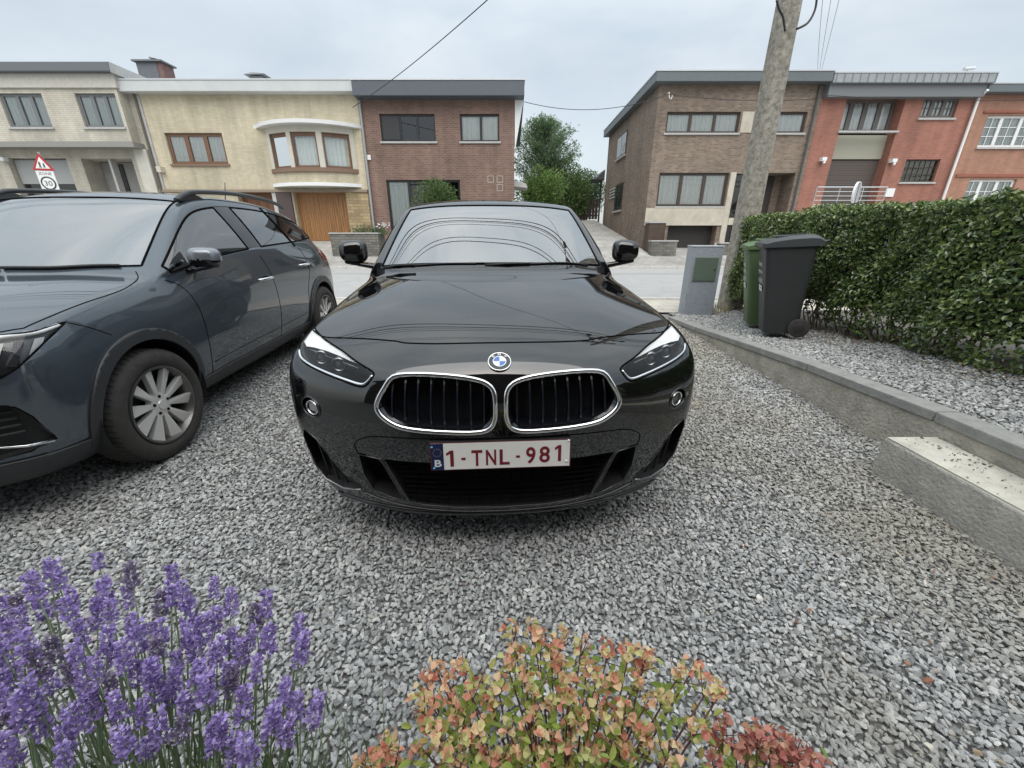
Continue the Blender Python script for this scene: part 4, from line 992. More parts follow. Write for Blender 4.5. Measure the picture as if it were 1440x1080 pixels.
def outline_tube(bv, pts3, r, name, m, par, off=0., closed=True, k=5, n=6, taper=False):
    P = catmull([tuple(p) for p in pts3], k, closed); Q = []
    for p in P:
        h = bv.find_nearest(Vector(p)); Q.append(h[0] + h[1] * off if h[0] is not None else Vector(p))
    b = MB(); rs = r
    if taper: rs = [r * min(1, .25 + 4 * min(i, len(Q) - 1 - i) / len(Q)) for i in range(len(Q))]
    b.tube(Q, rs, n, closed=closed); return sub(b, name, m, par, smooth=True)
def line_on(bv, pts, axis, start, sgn, r, name, m, par, off=0.0, n=40):
    P = resample(catmull(pts, 6, False), n); Q = proj(bv, P, axis, start, sgn, off); b = MB(); b.tube(Q, r, 6); return b.build(name, m, par, smooth=True)
def outward(bv, me_c=(0, 2, .8)): pass
def blob_mirror(par, sd, xi, xo, s0, s1, z0, z1, cap, low, cut=.45):
    """door mirror : rounded housing, glass, foot"""
    e = MB(); n = 18; mlat = 12
    def P(u, v):   # superellipsoid
        cu, su = math.cos(u), math.sin(u); cv, sv = math.cos(v), math.sin(v); f = lambda a, p: math.copysign(abs(a) ** p, a)
        x = f(cu, .55) * f(cv, .7); y = f(sv, .75); z = f(su, .62) * f(cv, .7)
        xx = (xi + xo) / 2 + sd * 0 + (xo - xi) / 2 * x; tz = 1 - .16 * max(0, x)
        return (xx, (s0 + s1) / 2 + (s1 - s0) / 2 * y - .03 * abs(x) * 0, (z0 + z1) / 2 + (z1 - z0) / 2 * z * tz)
    V_ = [P(2 * math.pi * i / 32, -math.pi / 2 + .02 + (math.pi * .86) * j / 20) for j in range(21) for i in range(32)]
    F1 = []; F2 = []
    for j in range(20):
        for i in range(32):
            f = (j * 32 + i, j * 32 + (i + 1) % 32, (j + 1) * 32 + (i + 1) % 32, (j + 1) * 32 + i)
            zc = sum(V_[q][2] for q in f) / 4; (F1 if zc > z0 + (z1 - z0) * cut else F2).append(f)
    e.v = V_; e.f = F1 + [tuple(reversed(range(32)))]; o = e.build('mirror', cap, par, smooth=True)
    e = MB(); e.v = list(V_); e.f = F2; sub(e, 'lower_shell', low, o, smooth=True)
    e = MB(); ring = V_[-32:]; c = tuple(sum(p[k] for p in ring) / 32 for k in range(3)); e.add([tuple(c[k] + (p[k] - c[k]) * .97 - (0, .004, 0)[k] for k in range(3)) for p in ring], [tuple(range(32))]); sub(e, 'mirror_glass', mat('mirror_silver', (.8, .8, .82), .02, 1.0), o)
    e = MB(); ym = (s0 + s1) / 2
    e.add([(xi - sd * .10, ym - .05, z0 - .05), (xi - sd * .10, ym + .07, z0 - .05), (xi - sd * .10, ym + .07, z0 - .02), (xi - sd * .10, ym - .04, z0 - .015),
           (xo - sd * .03, ym - .045, z0 - .002), (xo - sd * .03, ym + .04, z0 - .002), (xo - sd * .03, ym + .04, z0 + .022), (xo - sd * .03, ym - .045, z0 + .022)],
          [(0, 1, 2, 3), (7, 6, 5, 4), (0, 4, 5, 1), (1, 5, 6, 2), (2, 6, 7, 3), (3, 7, 4, 0)]); sub(e, 'mirror_foot', low, o, bevel=.01)
    return o
A = [
 (.14, .185, .66, .31, .19, 2.5, 2), (.075, .195, .73, .265, .20, 2.5, 2), (.035, .25, .775, .250, .26, 2.6, 2), (.030, .40, .815, .255, .41, 2.8, 2),
 (.008, .545, .845, .265, .55, 2.8, 2), (.0, .69, .86, .285, .69, 2.7, 2), (.018, .795, .865, .33, .79, 2.5, 2.2),
 (.055, .850, .862, .43, .862, 2.4, 2.2), (.135, .898, .848, .56, .895, 2.2, 2.2), (.36, .958, .830, .76, .925, 2.2, 'H'), (.66, 1.004, .815, 1.00, .955, 2.2, 'H'),
 (.93, 1.040, .80, 1.22, .985, 2.2, 'H'), (1.09, 1.058, .785, 1.38, 1.00, 2.2, 'H'),
 (1.16, 1.085, .775, 1.45, 1.045, 3.2, 3), (1.43, 1.225, .735, 1.66, 1.185, 3.2, 3), (1.72, 1.365, .69, 1.88, 1.325, 3.2, 3), (1.98, 1.462, .655, 2.07, 1.425, 3.2, 3),
 (2.12, 1.497, .645, 2.22, 1.456, 2.2, 2.6), (2.36, 1.518, .635, 2.36, 1.470, 2, 2.6), (3.0, 1.513, .615, 3.0, 1.467, 2, 2.6), (3.5, 1.465, .60, 3.48, 1.415, 2, 2.6),
 (3.80, 1.415, .58, 3.70, 1.365, 2, 2.6), (3.86, 1.36, .59, 3.76, 1.33, 2, 2.6), (4.10, 1.13, .66, 3.95, 1.12, 2, 2.6), (4.18, 1.06, .72, 4.03, 1.05, 2, 2.6),
 (4.27, .92, .79, 4.10, .90, 2.6, 2), (4.31, .78, .83, 4.10, .77, 2.8, 2), (4.34, .62, .84, 4.08, .60, 2.8, 2), (4.35, .47, .83, 4.06, .46, 2.8, 2), (4.33, .33, .80, 4.05, .33, 2.8, 2), (4.25, .25, .72, 4.03, .26, 2.5, 2)]
# rows after 25 are rear fascia ; N = 30 -> index F from the end
F_ = 6
Nn = len(A) - 1; M_ = Nn - 2 * F_          # 30 , 18
belt = {7: (.800, 1.53, 1.03), 8: (.808, 1.70, 1.04), 9: (.812, 1.92, 1.047), 10: (.815, 2.12, 1.053), 11: (.817, 2.38, 1.060), 12: (.817, 2.50, 1.063), 13: (.812, 3.02, 1.075), 14: (.795, 3.42, 1.09), 15: (.78, 3.62, 1.10), 16: (.765, 3.80, 1.105)}
def browx(f, s):
    base = [.70, .745, .83, .875, .892, .872][f]
    arch = math.exp(-((s - .83) / .42) ** 2) + math.exp(-((s - 3.5) / .45) ** 2)
    taper = max(0, (s - 3.7)) * .10
    return base + [.0, .0, .02, .018, .014, .0][f] * arch - taper + (-.012 if f in (2, 3) and 1.4 < s < 2.9 else 0)
Br = {}
for j in range(1, M_):
    e = A[F_ + j]; s_e = e[3]
    if j in belt: bx_, bs_, bz_ = belt[j]
    else: bx_, bs_, bz_ = e[2], e[3], e[4]
    k0 = {1: .40, 2: .52, 3: .70, 4: .92, 5: 1.13, 6: 1.33}.get(j, bs_)
    if j == 17: k0 = 4.0
    r = []
    for f in range(6):
        z_ = [.20, .215, .29, .43, .60, .80][f]
        if f == 5: z_ = .74 + (bz_ - 1.0) * .9 + (.06 if j > 2 else 0)
        s_ = k0 + (bs_ - k0) * max(0, (f - 3) / 3)
        r.append((browx(f, s_), s_, z_))
    r.append((bx_, bs_, bz_)); Br[j] = r
def winB(kind, i, k):
    if kind == 'A':
        if 13 <= i < 16 and k < C_ - 1: return 1
        if i in (22,) and k < C_ - 1: return 2
        return 0
    if kind == 'G':
        if 1 <= i <= 2 and 8 <= k <= 14: return 4 if k == 11 else 3
    return 0
body = shell(A, Br, dict(j0=6, j1=17, fr=[0, .07, .5, .90, 1.0], bulge=.018), winB)

# ---- the blue-grey car beside it
A2 = [
 (.14, .19, .62, .33, .20, 2.3, 2), (.08, .205, .69, .285, .215, 2.3, 2), (.04, .27, .75, .265, .28, 2.4, 2), (.02, .42, .79, .270, .42, 2.5, 2),
 (.01, .56, .815, .275, .56, 2.5, 2), (.01, .70, .83, .285, .70, 2.5, 2), (.03, .82, .835, .32, .82, 2.5, 2.2),
 (.07, .885, .835, .42, .885, 2.4, 2.2), (.15, .935, .835, .54, .925, 2.2, 2.2), (.36, .972, .832, .72, .960, 2.2, 'H'), (.62, 1.010, .825, .90, .985, 2.2, 'H'),
 (.84, 1.033, .815, 1.06, 1.005, 2.2, 'H'), (.98, 1.047, .80, 1.15, 1.02, 2.2, 'H'),
 (1.04, 1.068, .775, 1.23, 1.07, 3.2, 3), (1.29, 1.235, .735, 1.42, 1.215, 3.2, 3), (1.55, 1.39, .69, 1.61, 1.365, 3.2, 3), (1.78, 1.508, .650, 1.80, 1.478, 3.2, 3),
 (1.98, 1.548, .642, 2.08, 1.512, 2.2, 2.6), (2.22, 1.565, .637, 2.20, 1.520, 2, 2.6), (2.8, 1.56, .625, 2.8, 1.510, 2, 2.6), (3.3, 1.525, .61, 3.25, 1.45, 2, 2.6),
 (3.72, 1.46, .585, 3.55, 1.395, 2, 2.6), (3.80, 1.41, .585, 3.62, 1.355, 2, 2.6), (3.97, 1.17, .66, 3.78, 1.16, 2, 2.6), (4.02, 1.08, .74, 3.86, 1.08, 2, 2.6),
 (4.07, .93, .80, 3.93, .92, 2.6, 2), (4.10, .78, .82, 3.93, .77, 2.8, 2), (4.13, .62, .82, 3.90, .60, 2.8, 2), (4.138, .47, .81, 3.88, .46, 2.8, 2), (4.12, .33, .78, 3.87, .33, 2.8, 2), (4.05, .25, .70, 3.86, .26, 2.5, 2)]
belt2 = {7: (.812, 1.26, 1.032), 8: (.822, 1.42, 1.042), 9: (.828, 1.62, 1.054), 10: (.830, 1.82, 1.066), 11: (.832, 2.24, 1.088), 12: (.832, 2.36, 1.095), 13: (.826, 2.72, 1.108), 14: (.806, 3.12, 1.125), 15: (.785, 3.40, 1.15), 16: (.765, 3.60, 1.17)}
def browx2(f, s):
    base = [.70, .745, .82, .862, .876, .873][f]
    arch = math.exp(-((s - .82) / .40) ** 2) + math.exp(-((s - 3.39) / .42) ** 2)
    taper = max(0, (s - 3.5)) * .10
    return base + [.0, .0, .02, .016, .012, .004][f] * arch - taper + (-.012 if f in (2, 3) and 1.35 < s < 2.85 else 0)
Br2 = {}
for j in range(1, M_):
    e = A2[F_ + j]
    bx_, bs_, bz_ = belt2[j] if j in belt2 else (e[2], e[3], e[4])
    k0 = {1: .40, 2: .50, 3: .66, 4: .84, 5: 1.00, 6: 1.12}.get(j, bs_)
    if j == 17: k0 = 3.82
    r = []
    for f in range(6):
        z_ = [.205, .22, .30, .44, .60, .80][f]
        if f == 5: z_ = .76 + (bz_ - 1.02) * .9 + (.07 if j > 2 else 0)
        s_ = k0 + (bs_ - k0) * max(0, (f - 3) / 3)
        r.append((browx2(f, s_), s_, z_))
    r.append((bx_, bs_, bz_)); Br2[j] = r
def win2(kind, i, k):
    if kind == 'A':
        if 13 <= i < 16 and k < C_ - 1: return 1
        if i in (22,) and k < C_ - 1: return 2
        return 0
    if kind == 'G':
        if 1 <= i <= 2 and 7 <= k <= 15: return 4 if k == 11 else 3
    return 0
body2 = shell(A2, Br2, dict(j0=6, j1=17, fr=[0, .05, .5, .90, 1.0], bulge=.02), win2)
# ================================================================ ASSEMBLE THE BLACK CAR
M_glassB = glassmat('car_glass', (.62, .70, .67), 1.3, .38)
M_glassR = glassmat('car_glass_dark', (.34, .39, .38), 1.3, .20)
bc_ = thing('black_suv', 'x', 'car', (-.04, 1.25, gz(0, 1.25)), (R(1.03), 0, R(3.5)))
bc_['label'] = 'glossy black compact SUV facing the camera, with chrome-framed twin grilles and a number plate'
paint = part_by_mat(body, (0,)); BV = bvh_of(paint); BVa = bvh_of(body)
KID = catmull([(-.375, .817), (-.304, .828), (-.227, .829), (-.158, .826), (-.09, .818), (-.042, .803), (-.020, .775), (-.016, .73), (-.018, .679), (-.036, .641), (-.081, .626), (-.172, .626), (-.277, .631), (-.355, .640), (-.400, .659), (-.430, .684), (-.441, .709), (-.433, .738), (-.408, .778)], 3)
HL = catmull([(-.806, .892), (-.706, .879), (-.60, .864), (-.52, .843), (-.453, .823), (-.452, .806), (-.480, .776), (-.515, .773), (-.584, .784), (-.685, .797), (-.765, .810), (-.803, .830), (-.819, .856), (-.819, .880)], 3)
INT = [(-.812, .50), (-.795, .545), (-.735, .515), (-.671, .423), (-.627, .371), (-.568, .328), (-.567, .312), (-.658, .288), (-.745, .302), (-.79, .35), (-.81, .43)]
DUC = [(-.543, .497), (-.459, .489), (-.447, .468), (-.413, .374), (-.385, .290), (-.43, .295), (-.512, .324), (-.538, .40)]
CEN = [(-.444, .49), (-.431, .462), (-.397, .370), (-.366, .286), (-.30, .274), (-.18, .267), (0, .264)]
CEN = CEN + [(-a, c) for a, c in reversed(CEN[:-1])]
FOG = [(-.728 + .046 * math.cos(2 * math.pi * k / 24), .657 + .040 * math.sin(2 * math.pi * k / 24)) for k in range(24)]
fr_ = (-.2, .75)
mirp = lambda P: [(-a, c) for a, c in P]
lens = {}
for nm, P in (('kid', KID), ('hl', HL), ('int', INT), ('duc', DUC), ('fog', FOG)):
    for sd, Q in ((-1, P), (1, mirp(P))):
        paint, ins = cut_surface(paint, Q, 's', fr_); lens[nm, sd] = ins
paint, _i = cut_surface(paint, CEN, 's', fr_)
for s_ in (.83, 3.50):
    for sd in (1, -1): paint, _i = wheelwell(s_, .35, .378, paint, sd)
bo = link('body', paint, M_paint, bc_, smooth=True); thicken(bo, .004)
# split body lines
line_on(BV, [(-.80, .49), (-.714, .387), (-.59, .325), (-.458, .268), (-.384, .237), (-.34, .215), (-.208, .188), (0, .178), (.208, .188), (.34, .215), (.384, .237), (.458, .268), (.59, .325), (.714, .387), (.80, .49)], 'z', 1.5, -1, .0030, 'bonnet_gap', M_gap, bc_, n=90)
for sd in (-1, 1):
    line_on(BV, [(sd * .806, .53), (sd * .80, .8), (sd * .785, 1.1), (sd * .775, 1.36)], 'z', 1.5, -1, .0028, 'bonnet_gap', M_gap, bc_)
    line_on(BV, [(1.42, .99), (1.47, .85), (1.46, .6), (1.45, .36), (1.6, .30)], 'x', sd * 2, -sd, .0028, 'door_gap', M_gap, bc_)
    line_on(BV, [(2.38, 1.05), (2.44, .85), (2.46, .6), (2.45, .30)], 'x', sd * 2, -sd, .0028, 'door_gap', M_gap, bc_)
    line_on(BV, [(3.35, 1.07), (3.32, .9), (3.08, .62), (3.0, .30)], 'x', sd * 2, -sd, .0028, 'door_gap', M_gap, bc_)
    line_on(BV, [(.50, .80), (.46, .68), (.43, .55)], 'x', sd * 2, -sd, .0025, 'bumper_gap', M_gap, bc_)
    arc = [(.83 + .379 * math.cos(R(a)), .35 + .379 * math.sin(R(a))) for a in range(-22, 203, 8)]
    for s_ in (0, 2.67): line_on(BV, [(p[0] + s_, p[1]) for p in arc], 'x', sd * 2, -sd, .007, 'arch_trim', M_plast, bc_, n=60)
    for s_, z_ in ((2.2, .93), (3.12, .96)):
        q = proj(BV, [(s_, z_), (s_ + .1, z_ + .004), (s_ + .2, z_)], 'x', sd * 2, -sd, .0); q = [q[0], q[1] + Vector((sd * .035, 0, 0)), q[2]]
        b = MB(); b.tube(catmull([tuple(p) for p in q], 6, False), .012, 8); b.build('door_handle', M_paint, bc_, smooth=True)
# crease lines of the bumper (thin raised satin edges)
for sd in (-1, 1):
    f = lambda P: [(sd * -a, c) for a, c in P]
    b = MB()
    # ---- kidney
    KQ = f(KID); L3 = proj(BV, KQ, 's', -1, 1, .0)
    c = sum(L3, Vector()) / len(L3); inset = [c + (p - c) * .985 + Vector((0, -.006, 0)) for p in L3]
    b.tube(inset, .0102, 8, closed=True, flat=.8); g = b.build('kidney_grille', M_chrome, bc_, smooth=True)
    L4 = [c + (p - c) * .90 + Vector((0, .012, 0)) for p in L3]
    b = MB(); n = len(L3); b.add([tuple(p) for p in inset] + [tuple(p) for p in L4], [(i, (i + 1) % n, n + (i + 1) % n, n + i) for i in range(n)]); sub(b, 'inner_rim', M_gblack, g, smooth=True)
    sub(loops_recess([tuple(p) for p in L4], (0, 1, 0), .07, .98), 'backing', mat('grille_dark', (.006, .008, .014), .5), g)
    zs = [p[1] for p in KID]; 
    for k in range(8):
        t_ = (k + .6) / 8.3; xx = -.030 - .385 * t_
        hit = [z_ for z_ in np.linspace(.60, .85, 90) if in_poly(xx, z_, KID)]
        if not hit: continue
        za_, zb2 = min(hit) + .012, max(hit) - .010; zz = [za_ + (zb2 - za_) * q / 8 for q in range(9)]
        lean = .010 * t_
        pr = proj(BV, [(sd * -(xx + lean * (z_ - .72) * 8), z_) for z_ in zz], 's', -1, 1, 0)
        pr = [p + Vector((0, .016 - .012 * math.sin(math.pi * (q / 8)), 0)) for q, p in enumerate(pr)]
        b = MB(); b.add([tuple(p + Vector((-.003, 0, 0))) for p in pr] + [tuple(p + Vector((.003, 0, 0))) for p in pr] + [tuple(p + Vector((.007 * sd, .05, 0))) for p in pr] + [tuple(p + Vector((.001 * sd, .05, 0))) for p in pr],
                          [x_ for q in range(8) for x_ in ((q, q + 1, 10 + q, 9 + q), (9 + q, 10 + q, 19 + q, 18 + q), (q, q + 1, 28 + q, 27 + q))]); sub(b, 'slat', mat('slat_black', (.006, .008, .016), .3, coat=.2), g)
        b = MB(); b.tube([p + Vector((0, -.001, 0)) for p in pr], .0009, 5); sub(b, 'slat_edge', mat('slat_edge_grey', (.07, .07, .085), .3, .8), g)
    # ---- headlight
    H3 = proj(BV, f(HL), 's', -1, 1, 0); hd = link('headlight', lens['hl', sd], M_clear, bc_, smooth=True)
    inn = Vector((-sd * .35, .9, -.05)).normalized()
    sub(loops_recess([tuple(p) for p in H3], tuple(inn), .075, .93), 'housing', mat('lamp_housing', (.010, .010, .011), .3), hd)
    outline_tube(BV, H3, .0035, 'lamp_seal', M_gap, hd, k=1)
    DR = [(-.812, .884), (-.760, .880), (-.706, .873), (-.64, .864), (-.59, .857), (-.545, .845), (-.515, .835), (-.56, .841), (-.62, .849), (-.68, .853), (-.74, .853), (-.785, .850), (-.812, .858)]
    D3 = [p + inn * .010 for p in proj(BV, f(DR), 's', -1, 1, 0)]
    b = MB(); cc = sum(D3, Vector()) / len(D3); nn_ = len(D3); D4 = [p + inn * .02 for p in D3]; b.add([tuple(p) for p in D3] + [tuple(p) for p in D4], [tuple(range(nn_))] + [(i, (i + 1) % nn_, nn_ + (i + 1) % nn_, nn_ + i) for i in range(nn_)])
    sub(b, 'daytime_light', M_lamp, hd)
    b = MB(); lo = [p + inn * .001 for p in proj(BV, f(catmull([(-.808, .838), (-.785, .820), (-.73, .808), (-.65, .798), (-.56, .787), (-.50, .780), (-.475, .788), (-.453, .812)], 4, False)), 's', -1, 1, 0)]
    b.tube(lo, .0055, 6); sub(b, 'lower_strip', M_refl, hd, smooth=True)
    for (px_, pz_, rr_) in ((-.715, .826, .023), (-.625, .818, .023)):
        q = proj(BV, f([(px_, pz_)]), 's', -1, 1, 0)[0] + inn * .045
        b = MB(); ring = []
        b.lathe([(0, rr_ * 1.25), (-.018, rr_ * 1.15), (-.018, rr_), (0, rr_ * .9)], 20, 'y', tuple(q)); sub(b, 'projector_ring', mat('dark_chrome', (.25, .25, .27), .2, 1.0), hd, smooth=True)
        b = MB(); b.lathe([(-.014, .0005), (-.012, rr_ * .5), (-.005, rr_ * .85), (0, rr_ * .95)], 20, 'y', tuple(q)); sub(b, 'projector_lens', mat('projector_glass', (.10, .11, .13), .03, spec=1., coat=1), hd, smooth=True)
    b = MB(); q = proj(BV, f([(-.78, .840), (-.66, .832), (-.53, .818)]), 's', -1, 1, 0); q = [p + inn * .03 for p in q]; b.tube(catmull([tuple(p) for p in q], 5, False), .004, 6); sub(b, 'lamp_bridge', mat('dark_chrome', (.25, .25, .27), .2, 1.0), hd)
    # ---- fog light
    F3 = proj(BV, f(FOG), 's', -1, 1, 0); b = MB(); b.tube([p for p in F3], .0045, 6, closed=True); fg = b.build('fog_light', M_gblack, bc_, smooth=True)
    i2 = Vector((-sd * .25, .95, 0)); sub(loops_recess([tuple(p) for p in F3], tuple(i2), .03, .85), 'bezel', M_gblack, fg)
    cf = sum(F3, Vector()) / len(F3); b = MB(); P = []
    ux = (F3[0] - F3[12]) * sd; ux = ux.normalized() * (-sd if False else 1); uz = (F3[6] - F3[18]).normalized(); i2 = ux.cross(uz); i2 = i2 if i2.y > 0 else -i2; cf = cf + i2 * .008 - uz * .004
    def el(a, r1, r2, d_): return cf + ux * (r1 * math.cos(a)) + uz * (r2 * math.sin(a)) + i2 * d_
    b.tube([el(2 * math.pi * k / 24, .033, .027, -.004) for k in range(24)], .0035, 6, closed=True); sub(b, 'lamp_ring', M_chrome, fg, smooth=True)
    b = MB(); b.add([el(2 * math.pi * k / 24, .032, .026, .009) for k in range(24)], [tuple(range(24))]); sub(b, 'lamp_backing', mat('lamp_grey', (.5, .5, .5), .35), fg)
    for q in range(3):
        b = MB(); c2 = cf + ux * (-.017 + .017 * q); b.add([c2 + ux * .006 - uz * .016, c2 + ux * .006 + uz * .016, c2 - ux * .003 + uz * .016 + i2 * .006, c2 - ux * .003 - uz * .016 + i2 * .006], [(0, 1, 2, 3)]); sub(b, 'reflector', M_lamp, fg)
    b = MB(); b.add([el(2 * math.pi * k / 24, .032, .026, -.003) for k in range(24)] + [cf - i2 * .010], [(k, (k + 1) % 24, 24) for k in range(24)]); sub(b, 'lamp_glass', M_clear, fg, smooth=True)
    # ---- intakes
    for P, nm, sc, dp in ((INT, 'side_intake', .9, .07), (DUC, 'air_duct', .85, .09)):
        I3 = proj(BV, f(P), 's', -1, 1, 0); o = loops_recess([tuple(p) for p in I3], (0, 1, 0), dp, sc).build(nm, M_plast, bc_)
        outline_tube(BV, I3, .0028, 'edge', mat('edge_gloss', (.05, .05, .052), .15, .6, coat=1), o, k=1)
        if nm == 'side_intake':
            b = MB()
            for q in range(4):
                xx = -.60 - .045 * q; zz = [z_ for z_ in np.linspace(.27, .55, 60) if in_poly(xx, z_, P)]
                if len(zz) > 3:
                    a, c2 = proj(BV, f([(xx, min(zz)), (xx - .02, max(zz))]), 's', -1, 1, 0); b.tube([a + Vector((0, .03, 0)), c2 + Vector((0, .03, 0))], .004, 5)
            sub(b, 'fins', M_plast, o)
            lo = proj(BV, f([(-.808, .44), (-.792, .352), (-.745, .302), (-.658, .286), (-.60, .300), (-.567, .312)]), 's', -1, 1, .003)
            b = MB(); b.tube(lo, .0035, 6); sub(b, 'silver_edge', mat('edge_silver', (.28, .28, .29), .25, .9), o, smooth=True)
C3 = proj(BV, CEN, 's', -1, 1, 0); ci = loops_recess([tuple(p) for p in C3], (0, 1, 0), .12, .95).build('centre_intake', mat('intake_black', (.004, .004, .004), .8), bc_)
outline_tube(BV, C3, .0025, 'edge', mat('edge_gloss', (.05, .05, .052), .15, .6, coat=1), ci, k=1)
b = MB()
for q in range(9): z_ = .285 + q * .023; xx = .372 + (z_ - .286) * .36; b.tube(catmull([(-xx, .085, z_), (-xx * .5, .060, z_), (0, .055, z_), (xx * .5, .060, z_), (xx, .085, z_)], 4, False), .0028, 4)
for q in range(-9, 10): xx = q * .042; b.tube([(xx, .062 + .12 * xx * xx, .275), (xx, .062 + .12 * xx * xx, .485)], .0022, 4)
sub(b, 'mesh_grid', mat('mesh_black', (.003, .003, .003), .8, spec=.1), ci)
# panel lines round the plate field
line_on(BV, [(-.545, .50), (-.55, .545), (-.505, .578), (-.44, .592), (-.25, .597), (0, .599), (.25, .597), (.44, .592), (.505, .578), (.55, .545), (.545, .50)], 's', -1, 1, .0022, 'bumper_gap', M_gap, bc_, n=80)
# splitter
b = MB(); P = proj(BV, [(x_, .232) for x_ in np.linspace(-.70, .70, 41)], 's', -1, 1, .004); b.tube(P, .010, 8, flat=.6); b.build('splitter', M_gblack, bc_, smooth=True)
line_on(BV, [(-.56, .300), (-.50, .282), (-.38, .258), (-.2, .246), (0, .243), (.2, .246), (.38, .258), (.50, .282), (.56, .300)], 's', -1, 1, .003, 'lower_edge', mat('edge_dark', (.10, .10, .105), .25, .8), bc_, off=.002, n=60)
# ---- badge
h = BV.ray_cast(Vector((0, -1, .862)), Vector((0, 1, 0))); nb_ = h[1] if h[1].y < 0 else -h[1]; ub = Vector((1, 0, 0)); vb = nb_.cross(ub) * -1
if vb.z < 0: vb = -vb
def disc(r0, r1, d0, a0=0, a1=360, n=48):
    b = MB(); P = []
    for k in range(n + 1):
        a = R(a0 + (a1 - a0) * k / n)
        for r in (r0, r1): P.append(h[0] + nb_ * d0 + ub * (r * math.cos(a)) + vb * (r * math.sin(a)))
    b.add(P, [(2 * k, 2 * k + 1, 2 * k + 3, 2 * k + 2) for k in range(n)]); return b
M_bblk = mat('badge_black', (.012, .012, .014), .1, coat=1); M_bwh = mat('badge_white', (.75, .76, .78), .15, coat=1); M_bbl = mat('badge_blue', (.05, .16, .50), .15, coat=1)
rb = MB(); rb.tube([h[0] + nb_ * .003 + ub * (.0395 * math.cos(R(a))) + vb * (.0395 * math.sin(R(a))) for a in range(0, 360, 6)], .0022, 6, closed=True); bd = rb.build('badge', M_chrome, bc_, smooth=True)
sub(disc(.0, .039, .0042), 'black_ring', M_bblk, bd)
sub(disc(.0215, .0235, .0050), 'inner_ring', M_chrome, bd)
for k in range(4): sub(disc(.0, .0215, .0050, 90 * k, 90 * k + 90, 12), 'quarter', M_bbl if k in (1, 3) else M_bwh, bd)
for ch, an, wd_ in (('B', 135, .0085), ('M', 90, .0105), ('W', 45, .012)):
    ra = R(an); e1 = ub * math.sin(ra) - vb * math.cos(ra); e2 = ub * math.cos(ra) + vb * math.sin(ra)
    glyphs([(ch, -wd_ / 2, wd_ / 2, .0262, .0362)], 'letter', M_bwh, bd, h[0], e1, e2, nb_, .0054)
# ---- number plate
tl = Vector((0, .10, 1)).normalized(); nP = Vector((0, -1, .10)).normalized(); oP = Vector((0, -.006, .537))
PW, PH = .506, .108
def plq(b, u0, u1, v0, v1, d0, d1):
    vs = [oP + Vector((1, 0, 0)) * u + tl * v + nP * d_ for d_ in (d0, d1) for (u, v) in ((u0, v0), (u1, v0), (u1, v1), (u0, v1))]; b.add(vs, [(0, 3, 2, 1), (4, 5, 6, 7), (0, 1, 5, 4), (1, 2, 6, 5), (2, 3, 7, 6), (3, 0, 4, 7)])
b = MB(); plq(b, -PW / 2 - .003, PW / 2 + .003, -PH / 2 - .003, PH / 2 + .003, -.03, -.001); npl = b.build('number_plate', M_plast, bc_, bevel=.003)
b = MB(); plq(b, -PW / 2, PW / 2, -PH / 2, PH / 2, -.0005, .0015); sub(b, 'plate_border', mat('plate_red', (.13, .012, .02), .35), npl)
b = MB(); plq(b, -PW / 2 + .0025, PW / 2 - .0025, -PH / 2 + .0025, PH / 2 - .0025, .0016, .0022); sub(b, 'plate_face', mat('plate_white', (.78, .76, .72), .35), npl)
b = MB(); plq(b, -PW / 2 + .0025, -PW / 2 + .046, -PH / 2 + .0025, PH / 2 - .0025, .0023, .0030); sub(b, 'euro_band', mat('euro_blue', (.012, .02, .075), .3), npl)
U = lambda x_: -PW / 2 + (x_ - 95) / 1035 * PW; Vv = lambda y_: PH / 2 - (y_ - 795) / 190 * PH
M_pr = mat('plate_red_text', (.17, .012, .022), .35)
glyphs([('1', U(208), U(262), Vv(960), Vv(848)), ('T', U(393), U(473), Vv(960), Vv(850)), ('N', U(499), U(575), Vv(958), Vv(850)), ('L', U(600), U(675), Vv(958), Vv(850)),
        ('9', U(797), U(868), Vv(958), Vv(840)), ('8', U(896), U(976), Vv(952), Vv(838)), ('1', U(1012), U(1060), Vv(945), Vv(832))], 'plate_text', M_pr, npl, oP, (1, 0, 0), tl, nP, .0030)
b = MB(); plq(b, U(318), U(349), Vv(917), Vv(900), .0023, .0030); plq(b, U(722), U(751), Vv(912), Vv(896), .0023, .0030); sub(b, 'dashes', M_pr, npl)
glyphs([('B', U(122), U(172), Vv(958), Vv(910))], 'country_letter', M_bwh, npl, oP, (1, 0, 0), tl, nP, .0036)
b = MB()
for k in range(12):
    a = R(30 * k); u_, v_ = U(143) + .0145 * math.cos(a), Vv(860) + .0145 * math.sin(a); P = [oP + Vector((1, 0, 0)) * (u_ + (.0022 if q % 2 == 0 else .0009) * math.sin(R(36 * q))) + tl * (v_ + (.0022 if q % 2 == 0 else .0009) * math.cos(R(36 * q))) + nP * .0036 for q in range(10)]; b.add(P, [tuple(range(10))])
sub(b, 'stars', mat('star_yellow', (.55, .42, .06), .4), npl)
for (u_, v_, m_) in ((U(107), Vv(822), mat('screw_blue', (.08, .35, .55), .3)), (U(116), Vv(968), mat('screw_blue', (.08, .35, .55), .3)), (U(1113), Vv(802), M_bwh), (U(1102), Vv(946), M_bwh)):
    b = MB(); c = oP + Vector((u_, 0, 0)) + tl * v_; b.lathe([(-.0065, .0005), (-.006, .003), (-.0035, .0046), (-.002, .0048)], 12, 'y', tuple(c)); sub(b, 'screw', m_, npl, smooth=True)
